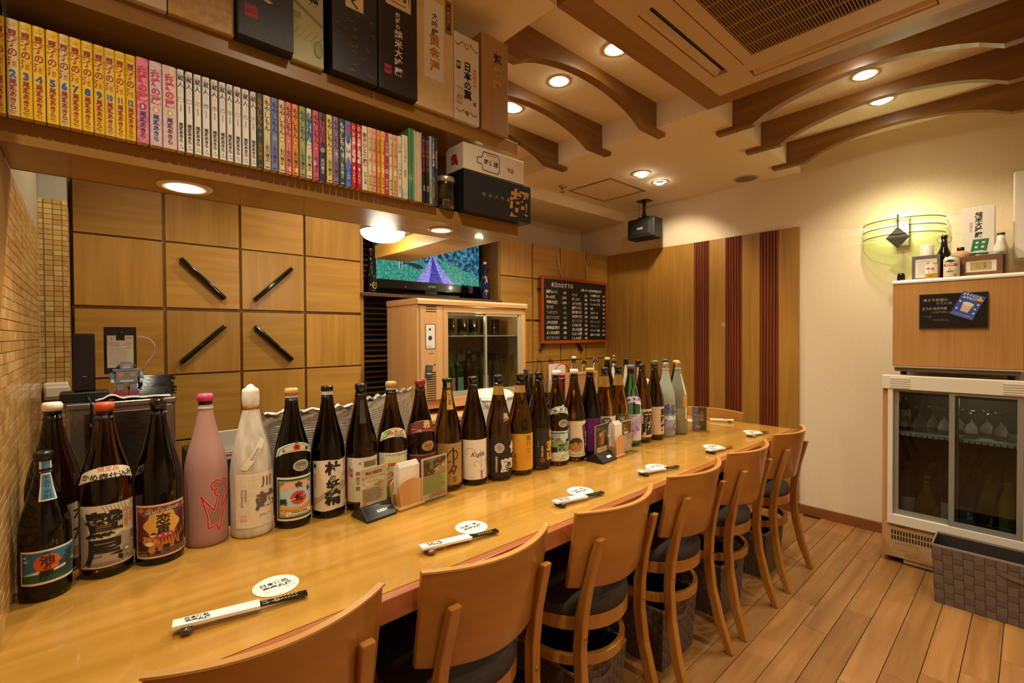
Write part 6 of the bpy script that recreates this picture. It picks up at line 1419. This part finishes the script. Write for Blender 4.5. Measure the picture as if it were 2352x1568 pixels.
BX('body', pm('1c1a18', .4), t, 0, .30, 0, .45, .02, .774, bevel=.004); MB().lathe([(.07, .774), (.085, .79), (.075, .80), (.0005, .80)], 20, (.15, .2, 0)).build('burner', pm('0e0d0c', .5), t)
for x in (.03, .27): MB().cyl((x, .03, 0), (x, .03, .02), .012, 8).build('foot', pm('0e0d0c', .5), t)
t = thing('paper_pile', 'small pile of papers and packets behind the pink bottle', 'papers', (.40, 2.05, 0))
BX('low_cabinet', pm('26221d', .6), t, -.10, .08, 0, .40, 0, .80); 
for k in range(5): BX('sheet', pm(['d8d0c0', 'c8bca8', '9a4a3a', 'd8d0c0', 'b8b0a0'][k], .7), t, -.06 + .006 * k, .07 - .004 * k, .01, .12, .801 + k * .006, .806 + k * .006)
BX('leaflet', pm('d0c8b8', .7), t, -.03, .05, .03, .05, .832, .905)
# rice cooker
t = thing('rice_cooker', 'white rounded rice cooker behind the amber bottles', 'rice cooker', (1.60, 1.93, .7755))
WP = pm('d8d2c4', .3, 0, .5, .2)
MB().lathe([(.10, 0), (.118, .006), (.124, .03), (.124, .14), (.120, .158), (.1205, .160)], 40).build('body', WP, t)
MB().lathe([(.1215, .161), (.120, .176), (.10, .196), (.06, .206), (.0005, .208)], 40).build('lid', WP, t); MB().tube([(-.115, -.07, .165), (-.140, -.09, .168), (-.10, -.135, .168), (-.02, -.14, .166)], .008, 10).build('handle', WP, t)
BX('control_strip', pm('c8c2b4', .4), t, -.068, -.038, -.128, -.112, .03, .15, bevel=.003); BX('steam_vent', pm('b0aa9c', .4), t, .0, .05, -.02, .02, .205, .212, bevel=.003)
t = thing('soy_bottle', 'slim glossy black bottle behind the yellow-labelled bottle', 'bottle', (1.832, 1.91, .7755), 0, 'slim black bottles'); SO = [(.02, 0), (.030, .002), (.031, .01), (.031, .15), (.027, .18), (.016, .22), (.0125, .25), (.0125, .288), (.015, .289), (.015, .30), (.0005, .302)]
MB().lathe(SO, 24).build('glass_body', pm('0b0a0a', .08, 0, .5, .4), t)
t = thing('soy_bottle', 'shorter slim black bottle right of the taller one', 'bottle', (1.925, 1.965, .7755), 0, 'slim black bottles'); MB().lathe([(a * .95, b * .89) for a, b in SO], 24).build('glass_body', pm('0b0a0a', .06, 0, .5, .5), t)
t = thing('cork_board', 'cork notice board with a light wooden frame leaning behind the bottles', 'board', (2.055, 1.80, .7755))
BX('cork', mottled('cork', 'a8784a', 'b8885a', 220, .9, .2), t, .012, .268, .004, .012, .012, .258)
for a in ((0, .28, 0, .016, 0, .014), (0, .28, 0, .016, .256, .270)): BX('frame_rail', SHX, t, *a)
for a in ((0, .014, 0, .016, .0142, .2558), (.266, .28, 0, .016, .0142, .2558)): BX('frame_rail', SH, t, *a)
t = thing('notice_card', 'white notice card standing against the closet wall', 'card', (2.18, 2.06, .7755))
BX('sheet', pm('d8cfc0', .7), t, 0, .155, 0, .004, .0, .305); BX('stand', pm('c8c0b0', .5), t, .06, .09, .0042, .06, 0, .01)
t = thing('red_bucket', 'small red pail with an arched red handle behind the cork board', 'bucket', (2.185, 1.955, .7755))
MB().lathe([(.05, 0), (.055, .003), (.066, .245), (.068, .25), (.064, .25), (.053, .006), (.0005, .005)], 30).build('pail', pm('a81c20', .35), t); MB().tube([(.067 * cos(a), 0, .248 + .066 * sin(a)) for a in [pi * k / 14 for k in range(15)]], .0045, 8).build('handle', pm('c01c22', .3), t)
t = thing('utensil_jar', 'clear jar of ladles and chopsticks behind the bottles', 'jar', (2.010, 1.90, .7755))
MB().lathe([(.04, 0), (.045, .004), (.046, .15), (.043, .15), (.041, .008), (.0005, .006)], 24).build('glass_body', GLS, t)
MB().tube([(-.01, 0, .02), (.02, -.01, .20), (.05, -.015, .235)], .004, 8).build('ladle_handle', pm('8a8478', .25, .9), t)
m = MB().lathe([(.0005, 0), (.02, .003), (.034, .012), (.036, .016)], 20, (.075, -.02, .235), Matrix.Rotation(2.7, 3, 'X')); m.build('ladle_bowl', pm('6a6458', .25, .9), t, solid=.001)
MB().cyl((-.02, .01, .02), (-.045, .02, .24), .004, 8).build('wooden_spoon', pm('a87a48', .5), t); MB().cyl((.0, .02, .02), (-.06, .0, .225), .005, 8).build('brush_handle', pm('2a2430', .5), t)
t = thing('white_bag', 'pale plastic tray and bags on the steel table', 'tray', (2.02, 1.705, .7755)); MB().lathe([(.05, 0), (.058, .004), (.066, .045), (.063, .045), (.055, .007), (.0005, .006)], 24).build('bowl', pm('d8d4c8', .4), t)

# ================================================================ ceiling and wall fittings
t = thing('wall_speaker', 'black box loudspeaker hanging from a ceiling bracket', 'loudspeaker', (3.52, 2.215, 2.395))
BX('mount_plate', pm('17140f', .4), t, -.045, .045, -.055, .055, -.006, -.0005, bevel=.001); MB().cyl((0, 0, -.006), (0, 0, -.11), .013, 14).build('rod', pm('17140f', .4), t); MB().lathe([(.0005, -.14), (.018, -.132), (.022, -.12), (.018, -.108), (.0005, -.10)], 14).build('ball_joint', pm('17140f', .4), t)
BX('yoke', pm('17140f', .4), t, -.02, .02, -.05, .05, -.152, -.139); MB().tube([(-.02, .035, -.006), (-.022, .038, -.06), (-.02, .035, -.15)], .0018, 6).build('wire', pm('17140f', .5), t)
c_ = MB(); yw0 = .128; c_.prism([(-.06, -.155), (.08, -.155), (.08, -.325), (-.06, -.325)], lambda a, z: (a, -yw0, z), lambda a, z: (a, yw0, z)); cs = c_.build('cabinet', pm('141110', .45), t, bevel=.014, seg=3)
g_ = MB(); g_.hexa([(-.0605, yw0 - .014, -.312), (-.0605, -yw0 + .014, -.312), (-.0605, -yw0 + .014, -.168), (-.0605, yw0 - .014, -.168), (-.070, yw0 - .05, -.285), (-.070, -yw0 + .05, -.285), (-.070, -yw0 + .05, -.195), (-.070, yw0 - .05, -.195)]); gr_ = g_.build('grille', pm('1a1614', .7), t)
p = Printer(lambda a, z, e: (-.070 - e, -a, z), None); p.T('BOSE', .022, 0, -.243, 'c8c0a8', bold=.05, skew=.3); p.done(gr_)
t = thing('ceiling_hatch', 'square access hatch with a thin metal frame in the lowered ceiling', 'hatch', (2.82, 2.046, 2.395))
for a in ((0, .455, 0, .016, -.004, -.0003), (0, .455, .389, .405, -.004, -.0003), (0, .016, .016, .389, -.004, -.0003), (.439, .455, .016, .389, -.004, -.0003)): BX('frame_rail', pm('9c8a6c', .35, .6), t, *a)
BX('lid', CEILP, t, .0185, .4365, .0185, .3865, -.002, -.0003)
t = thing('ceiling_speaker', 'round grey grille set into the lowered ceiling by the right wall', 'ceiling speaker', (3.575, 1.41, 2.395)); MB().lathe([(.082, -.0003), (.082, -.004), (.070, -.006), (.0685, -.0035)], 36, close=False).build('rim', pm('b39a74', .4), t); MB().lathe([(.0685, -.0035), (.03, -.0045), (.0005, -.0048)], 36, close=False).build('mesh_disc', mottled('grille_mesh', '6a5f50', '8a7d68', 900, .6, .3), t)
t = thing('sprinkler', 'small brass fire sprinkler head under the ceiling', 'sprinkler', (2.70, 2.405, 2.395)); MB().lathe([(.030, -.0003), (.028, -.008), (.014, -.012), (.010, -.022)], 20).build('collar', pm('c0a060', .25, .9), t)
for s in (-1, 1): MB().tube([(s * .008, 0, -.02), (s * .016, 0, -.032), (s * .004, 0, -.046)], .002, 6).build('arm', pm('a88a50', .25, .9), t)
MB().lathe([(.018, -.046), (.019, -.048), (.0005, -.050)], 16).build('deflector', pm('a88a50', .25, .9), t)
t = thing('wall_cabinet', 'white box fixed to the wall at the right edge of the picture', 'wall box', (3.56, -.35, 1.635)); BX('body', pm('d8cdb8', .4), t, 0, .174, 0, .424, 0, .46, bevel=.006); BX('front_cover', pm('dcd2be', .4), t, -.012, -.0005, .004, .420, .012, .455, bevel=.003)

# ================================================================ drinks fridge with the small freezer on top
FX = 3.30
t = thing('glass_door_fridge', 'low white drinks fridge with two sliding glass doors by the right wall', 'fridge', (FX, .55, 0), -pi / 2)
# local x runs along the front (world -y), local y runs into the wall (world +x)
fw, fd, fh = .560, .42, 1.035; WH = pm('d9cfbc', .4); FB = wood('fridge_side', 'b27a44', 'c48d58', 'z', rough=.5); BE = pm('b58f60', .5)
BX('side_panel', FB, t, -.012, .012, .002, fd, .03, fh - .075); BX('side_panel', FB, t, fw - .012, fw + .012, .002, fd, .03, fh - .075); BX('back_panel', pm('6a655c', .6), t, .012, fw - .012, fd - .03, fd, .03, fh - .075); BX('bottom_panel', pm('7a756a', .5), t, .012, fw - .012, .02, fd - .03, .215, .245)
BX('roof_panel', pm('4a453c', .5), t, .0, fw, .02, fd, fh - .075, fh - .045)
hb = BX('header', WH, t, -.014, fw + .014, -.016, .05, fh - .074, fh, bevel=.003)
for x0 in (.022, fw - .107):
    for k in range(5): BX('header_rib', WH, t, x0, x0 + .085, -.0195, -.0155, fh - .066 + k * .012, fh - .060 + k * .012)
for a in ((.012, .035, -.012, .02, .272, fh - .0745), (fw - .035, fw - .012, -.012, .02, .272, fh - .0745), (.012, fw - .012, -.014, .02, .218, .271)): BX('door_surround', WH, t, *a, bevel=.002)
GRY = pm('8f8b82', .4, .3); GP2 = pane('c3ccc8', .07)
for i, (a, b, yy) in enumerate(((.036, .298, .006), (.262, fw - .036, -.008))):
    z0, z1 = .272, fh - .076
    d = MB().box(a, a + .022, yy, yy + .011, z0, z1).box(b - .022, b, yy, yy + .011, z0, z1).box(a + .022, b - .022, yy, yy + .011, z0, z0 + .026).box(a + .022, b - .022, yy, yy + .011, z1 - .012, z1).build('sliding_door', GRY, t)
    BX('glass_pane', GP2, d, a + .022, b - .022, yy + .004, yy + .0065, z0 + .026, z1 - .012)
sh_ = BX('wire_shelf', pm('cfcac0', .4), t, .038, fw - .038, .03, fd - .04, .716, .722)
for k in range(21): BX('rail_clip', pm('e2ddd2', .4), sh_, .04 + k * .0228, .058 + k * .0228, .024, .0298, .706, .7155)
BX('top_grid', pm('2c2822', .5), t, .05, fw - .05, .03, .06, fh - .105, fh - .0755)
lp = BX('lower_panel', BE, t, .0, fw, .0, .03, .032, .217, bevel=.002)
m = MB()
for r in range(2):
    for k in range(15): m.box(.030 + k * .0125, .037 + k * .0125, -.001, .001, .160 - r * .030, .182 - r * .030)
stuff(m.build('vent_slots', pm('17130f', .6), lp))
p = Printer(lambda x, z, e: (x, -.0 - e, z), None); p.L(rect(.040, .078, .150, .112) + [(.040, .078)], .001, '8f6c44').T('Panasonic', .010, .075, .206, '4a4034', bold=.03).R(.09, .05, .145, .068, 'a98456').lines(.092, .143, .052, .066, 2, .001, '6a5234', .2); p.done(lp)
for x in (.04, fw - .04):
    for y in (.05, fd - .06): MB().cyl((x, y, 0), (x, y, .033), .014, 12).build('caster', pm('3a352e', .5), t)
BX('drip_tray', pm('b8a684', .5), t, .08, .45, .008, .22, .006, .031, bevel=.004)
lf = bpy.data.objects.new('fridge_glow', lampdata('fridge_glow', 'POINT', .8, .03)); COL.objects.link(lf); lf.parent = t; lf.location = (.35, .16, .90)  # unseen fill lamp added so the fridge contents show
GFR = 'bottles in the lower part of the drinks fridge'
def fbot(l, lx, ly, col, z, k, lc, cap=('lip', '14100c'), pr=SB, draw=None):
    return bottle(l, FX + ly, .55 - lx, col, pr, cap, -pi / 2 + .35, GFR, rough=.12, z=z, opaque=True, name='fridge_bottle', labels=[lab(rect(-.036, .02, .036, .115), lc, .06, draw)] if lc else [])
fbot('dark bottle with a pink-grey label at the left end of the drinks fridge', .085, .10, '17120f', .2455, 0, 'b3a19a', draw=lambda p: p.lines(-.03, .03, .03, .10, 5, .004, '6a3a4a', .4))
fbot('squat amber bottle next to the pink-grey label in the fridge', .165, .11, '7a5410', .2455, 0, None, ('crown', '8a6a2c'), [(.03, 0), (.047, .002), (.05, .01), (.05, .05), (.046, .09), (.034, .13), (.018, .165), (.0135, .19), (.0135, .21)])
fbot('dark bottle with a white strip label beside the middle door frame', .250, .12, '121214', .2455, 0, 'bdb7ac')
fbot('dark blue bottle with a silver and navy label right of the middle frame', .325, .12, '1a2233', .2455, 0, '5a6274', draw=lambda p: p.T('新潟', .022, 0, .07, 'c8c0b0', True, .03))
fbot('green bottle with a red and cream neck ribbon in the fridge', .400, .11, '2c4a1a', .2455, 0, '2a1c22', draw=lambda p: p.T('Gekkei', .016, 0, .065, 'c8b8a8', rot=1.4))
fbot('pale yellow bottle at the right of the visible fridge door', .470, .12, '7c7440', .2455, 0, None)
for i, (lx, ly) in enumerate(((.12, .24), (.20, .26), (.28, .25), (.36, .26), (.44, .25))):
    fbot('dark bottle in the back row of the fridge, %s from the left' % ('first', 'second', 'third', 'fourth', 'fifth')[i], lx, ly, '141312', .2455, 0, None, pr=[(a * .95, b * 1.15) for a, b in SB])
fbot('slim bottle with a white and green label on the fridge shelf', .062, .13, '20241c', .7225, 0, 'c8c4b4', pr=[(a * .85, b * .72) for a, b in SB], draw=lambda p: p.E(0, .065, .018, .018, '6aa83c'))
for i in range(7):
    g = thing('stemmed_glass', 'upside-down glass on the fridge shelf, %s from the left' % ('first', 'second', 'third', 'fourth', 'fifth', 'sixth', 'seventh')[i], 'glass', (FX + .12 + .05 * (i % 2), .55 - .13 - i * .052, .7225), 0, 'upside-down glasses on the fridge shelf')
    MB().lathe([(.028, 0), (.031, .02), (.028, .06), (.006, .085), (.004, .12), (.022, .135), (.024, .138), (.0005, .140)], 18).build('glass_body', GLS, g)
# freezer on the fridge
UX = 3.33
t = thing('top_freezer', 'small wood-fronted freezer standing on the drinks fridge', 'freezer', (UX, .525, fh), -pi / 2)
uw, ud, uh = .495, .38, .50
BX('body', pm('b39c78', .5), t, .004, uw - .004, .03, ud, .025, uh - .001); BX('wood_front', wood('freezer', '9c6e34', 'b48448', 'z', rough=.45, across=60), t, .0, uw, .0, .0295, .052, uh, bevel=.003)
BX('lower_edge', pm('c9bfae', .3, .5), t, -.001, uw + .001, -.003, .0295, .044, .0515); BX('plinth', pm('5c4f3c', .5), t, .01, uw - .01, .012, .0295, .022, .0435)
MB().prism([(-.004, 0), (ud + .004, 0), (ud + .004, .022), (.004, .022), (-.004, .012)], lambda a, z: (-.004, a, uh + .0005 + z), lambda a, z: (uw + .004, a, uh + .0005 + z)).build('lid', pm('cfc5b8', .35), t, bevel=.003)
for x in (.04, uw - .04):
    for y in (.06, ud - .05): MB().cyl((x, y, .0005), (x, y, .025), .014, 12).build('foot', pm('2c2822', .5), t)
t2 = thing('black_sign', 'black magnetic chalk sign on the freezer front', 'sign', (UX - .0035, .412, fh + .255), -pi / 2)
BX('plate', pm('131110', .3), t2, 0, .262, -.003, .0, 0, .182); sg = list(t2.children)[0]
p = Printer(lambda x, z, e: (x, -.003 - e, z), None); p.L(rect(.001, .001, .261, .181) + [(.001, .001)], .002, '3a3630').T('凍る不思議の', .0165, .016, .150, 'a39c90', al='L').T('みぞれ酒', .0155, .068, .132, '8a8478', al='L').T('玉乃光 純米吟醸', .0160, .012, .105, 'a39c90', al='L', sx=.85).T('1,020円(税込)', .013, .05, .086, '7a756a', al='L').T('一の蔵', .0125, .014, .064, '5f5a50', al='L').T('720円(税込)', .013, .052, .045, '6a655a', al='L'); p.done(sg)
tp = thing('flyer', 'tilted blue flyer with a white dessert cup on the black sign', 'flyer', (UX - .0075, .412, fh + .255), -pi / 2)
ca, sa = cos(-.42), sin(-.42)
def fly(x, z, e): return (.188 + x * ca - z * sa, -.0008 - e, .115 + x * sa + z * ca)
m = MB(); m.prism(rect(-.045, -.062, .045, .062), lambda a, z: fly(a, z, 0), lambda a, z: fly(a, z, -.0006)); fo = m.build('sheet', pm('35509c', .4), tp)
p = Printer(fly, None); p.T('そそぐと凍る', .0125, -.004, .051, 'e8e4dc', bold=.03).T('みぞれ酒!', .0125, -.010, .036, 'e8e4dc', bold=.03).P([(-.022, .008), (.020, .008), (.014, -.034), (-.016, -.034)], 'c8b394').E(-.001, .008, .0225, .009, 'ddd0b4').P([(-.045, -.062), (.045, -.062), (.045, -.045), (-.045, -.045)], '4a62a8').T('冷凍庫で冷やした専用酒', .0058, 0, -.048, 'e0707a').E(.030, .040, .015, .0075, 'c8702c').E(.030, .040, .012, .0055, 'd8a02c')
for q in ((-.035, .012), (.034, .016), (.032, -.008), (.036, -.030), (-.034, -.026)): p.P(star(q[0], q[1], .0065, 6, .4), 'e8e4e0')
p.done(fo)
# things on the freezer
KZ = fh + uh + .0228
t = thing('black_dome', 'small glossy black dome at the left end of the freezer top', 'ornament', (3.40, .500, KZ)); MB().lathe([(.017, 0), (.018, .002), (.018, .03), (.015, .041), (.008, .046), (.0005, .047)], 24).build('dome', pm('0c0b0b', .08, 0, .5, .4), t)
def frame(label, x, y, w, h, fc, bw_, draw, mat='d8d0c0', lean=.0, rz=-pi / 2):
    t = thing('picture_frame', label, 'picture frame', (x, y, KZ), rz, 'picture frames on the freezer')
    for a in ((0, w, 0, .012, 0, bw_), (0, w, 0, .012, h - bw_, h), (0, bw_, 0, .012, bw_, h - bw_), (w - bw_, w, 0, .012, bw_, h - bw_)): BX('frame_rail', fc, t, *a, bevel=.001)
    b = BX('print_sheet', pm(mat, .25), t, bw_, w - bw_, .006, .009, bw_, h - bw_); p = Printer(lambda a, z, e: (a, .006 - e, z), None); draw(p, w, h); p.done(b)
    BX('easel_leg', pm('3a342c', .6), t, w * .4, w * .6, .0125, .05, 0, .006)
frame('dark grey wooden frame with a certificate behind the sake cans', 3.43, .458, .118, .135, pm('5c5250', .5), .013, lambda p, w, h: (p.T('認定証', .016, w * .6, h * .55, 'c86a5a', True), p.lines(.025, w - .025, .03, h - .03, 8, .0014, '8a8074', .4)))
frame('brown wooden frame with a gold plaque on the right of the freezer', 3.40, .262, .158, .105, wood('frame_brown', '5c3a1e', '7a5230', 'x', rough=.4), .022, lambda p, w, h: (p.R(.040, .032, w - .040, h - .032, 'a89250'), p.T('金賞', .014, w * .6, h * .5, '5a4a20', True), p.lines(.06, .09, .035, h - .04, 4, .0012, '5a4a20', .4)))
def can(label, x, y, r, h, col, draw, rz):
    t = thing('drink_can', label, 'can', (x, y, KZ), rz, 'cans on the freezer'); b = MB().lathe([(r * .82, 0), (r * .98, .004), (r, .008), (r, h - .012), (r * .86, h - .002), (r * .84, h)], 36).build('can_body', pm(col, .3, .1), t)
    MB().lathe([(r * .86, h), (r * .86, h + .002), (r * .80, h + .002), (r * .78, h - .002), (.0005, h - .002)], 30, close=False).build('can_top', pm('b8b2a8', .25, .9), t)
    p = Printer(lambda x, z, e: ((r + e) * sin(x / r), -(r + e) * cos(x / r), z), .006); draw(p); p.done(b)
can('small gold and white sake can with red lettering', 3.375, .368, .0275, .082, 'd29a20', lambda p: (p.R(-.032, .026, .032, .074, 'e6dfd0'), p.P(ell(0, .05, .022, .024), 'ece6da'), p.T('菊水', .018, 0, .050, 'b8283c', bold=.04), p.T('ふなぐち', .006, 0, .064, '6a5a48'), p.T('一番しぼり', .007, 0, .035, '3a3028'), p.T('生原酒', .007, 0, .014, '8a3a1c', bold=.02)), -pi / 2 - .1)
can('cream beer can with a red band printed KIRIN BEER', 3.375, .290, .0325, .105, 'd6cdb2', lambda p: (p.P([(-.022, .088), (.022, .088), (.026, .076), (0, .080), (-.026, .076)], 'b89a54'), p.P([(-.016, .082), (-.004, .092), (.012, .090), (.018, .080), (.004, .076)], '2c2a26'), p.R(-.030, .058, .030, .070, '9c4a34'), p.T('KIRIN BEER', .0092, 0, .064, 'e8dcc4', bold=.03, sx=.8), p.E(0, .044, .004, .004, 'c08a2c'), p.T('一番搾り', .0088, 0, .030, '2c2a26', bold=.02), p.E(.022, .010, .007, .007, '9a8040')), -pi / 2 - .15)
t = thing('white_canister', 'plain white cylinder behind the grey picture frame', 'canister', (3.52, .405, KZ)); MB().lathe([(.028, 0), (.030, .003), (.030, .20), (.028, .204), (.0005, .204)], 32).build('body', pm('d8cebc', .5), t)
t = thing('swing_top_bottle', 'black beer bottle with a wire swing-top stopper', 'bottle', (3.49, .330, KZ)); MB().lathe([(.024, 0), (.033, .002), (.034, .01), (.034, .11), (.028, .145), (.017, .175), (.0135, .20), (.0135, .225)], 28).build('glass_body', pm('0f0b0a', .08, 0, .5, .4), t)
MB().lathe([(.012, .2255), (.015, .229), (.015, .240), (.0005, .243)], 18).build('stopper', pm('17130f', .2), t)
for s in (-1, 1): MB().tube([(0, s * .014, .200), (0, s * .026, .205), (0, s * .030, .222), (0, s * .018, .241), (0, s * .002, .246)], .0016, 6).build('wire_bail', pm('b8b2a8', .2, .95), t)
t = thing('brown_flask', 'squat flask wrapped in brown paper with a black cap', 'bottle', (3.455, .262, KZ)); MB().lathe([(.03, 0), (.040, .003), (.0415, .01), (.0415, .115), (.038, .130), (.018, .142), (.013, .144)], 30).build('paper_wrap', mottled('kraft2', 'a27a50', 'b58c62', 60, .8, .2), t); MB().lathe([(.0135, .1445), (.015, .147), (.015, .162), (.0005, .163)], 20).build('cap', pm('0f0c0b', .3), t)
p = Printer(lambda x, z, e: ((.0415 + e) * sin(x / .0415 - pi / 2), -(.0415 + e) * cos(x / .0415 - pi / 2), z), .006); p.P([(-.03, .078), (.03, .092), (.03, .112), (-.03, .098)], '9c7048').T('古酒', .012, .008, .098, '3a2a1c', rot=.2, bold=.02); p.done([c for c in t.children if c.name.startswith('paper_wrap')][0])
t = thing('sake_box', 'tall white sake box with black and green brush characters on the freezer', 'box', (3.50, .262, KZ), -pi / 2); b = BX('carton', pm('d9cfbf', .5), t, 0, .124, 0, .10, 0, .372, bevel=.001); BX('lid', pm('ddd4c6', .5), t, .001, .123, .001, .099, .3722, .3742)
p = Printer(lambda a, z, e: (a, -e, z), None); p.T('純米大吟醸', .0285, .064, .280, '1c1a17', True, .03, skew=.1, pitch=.92).T('四割五分', .0125, .036, .268, 'c8685a', True).T('田', .066, .066, .172, '1c6a3c', bold=.05, skew=.15).T('酒', .070, .060, .098, '1c6a3c', bold=.05, skew=.1); p.done(b)
t = thing('white_bottle', 'small milky white bottle with a brown crown cap', 'bottle', (3.505, .115, KZ)); MB().lathe([(.024, 0), (.029, .003), (.030, .01), (.030, .12), (.026, .15), (.0165, .185), (.0135, .212)], 26).build('glass_body', pm('cfc8b4', .2, 0, .5, .3), t); MB().lathe([(.0145, .2125), (.0155, .218), (.014, .223), (.0005, .224)], 20).build('crown_cap', pm('4a3a28', .4, .4), t)
t = thing('glass_plaque', 'clear glass award plaque behind the brown frame', 'plaque', (3.462, .222, KZ), -pi / 2); BX('glass_plate', glass('dcecdf', .02), t, 0, .135, 0, .010, .004, .128, bevel=.002); BX('stand', pm('c8c2b4', .3, .6), t, .02, .115, -.008, .02, 0, .0038); BX('silver_bar', pm('d8d4cc', .2, .9), t, .03, .128, -.004, -.0005, .108, .114)

bpy.data.objects.remove(_fo)
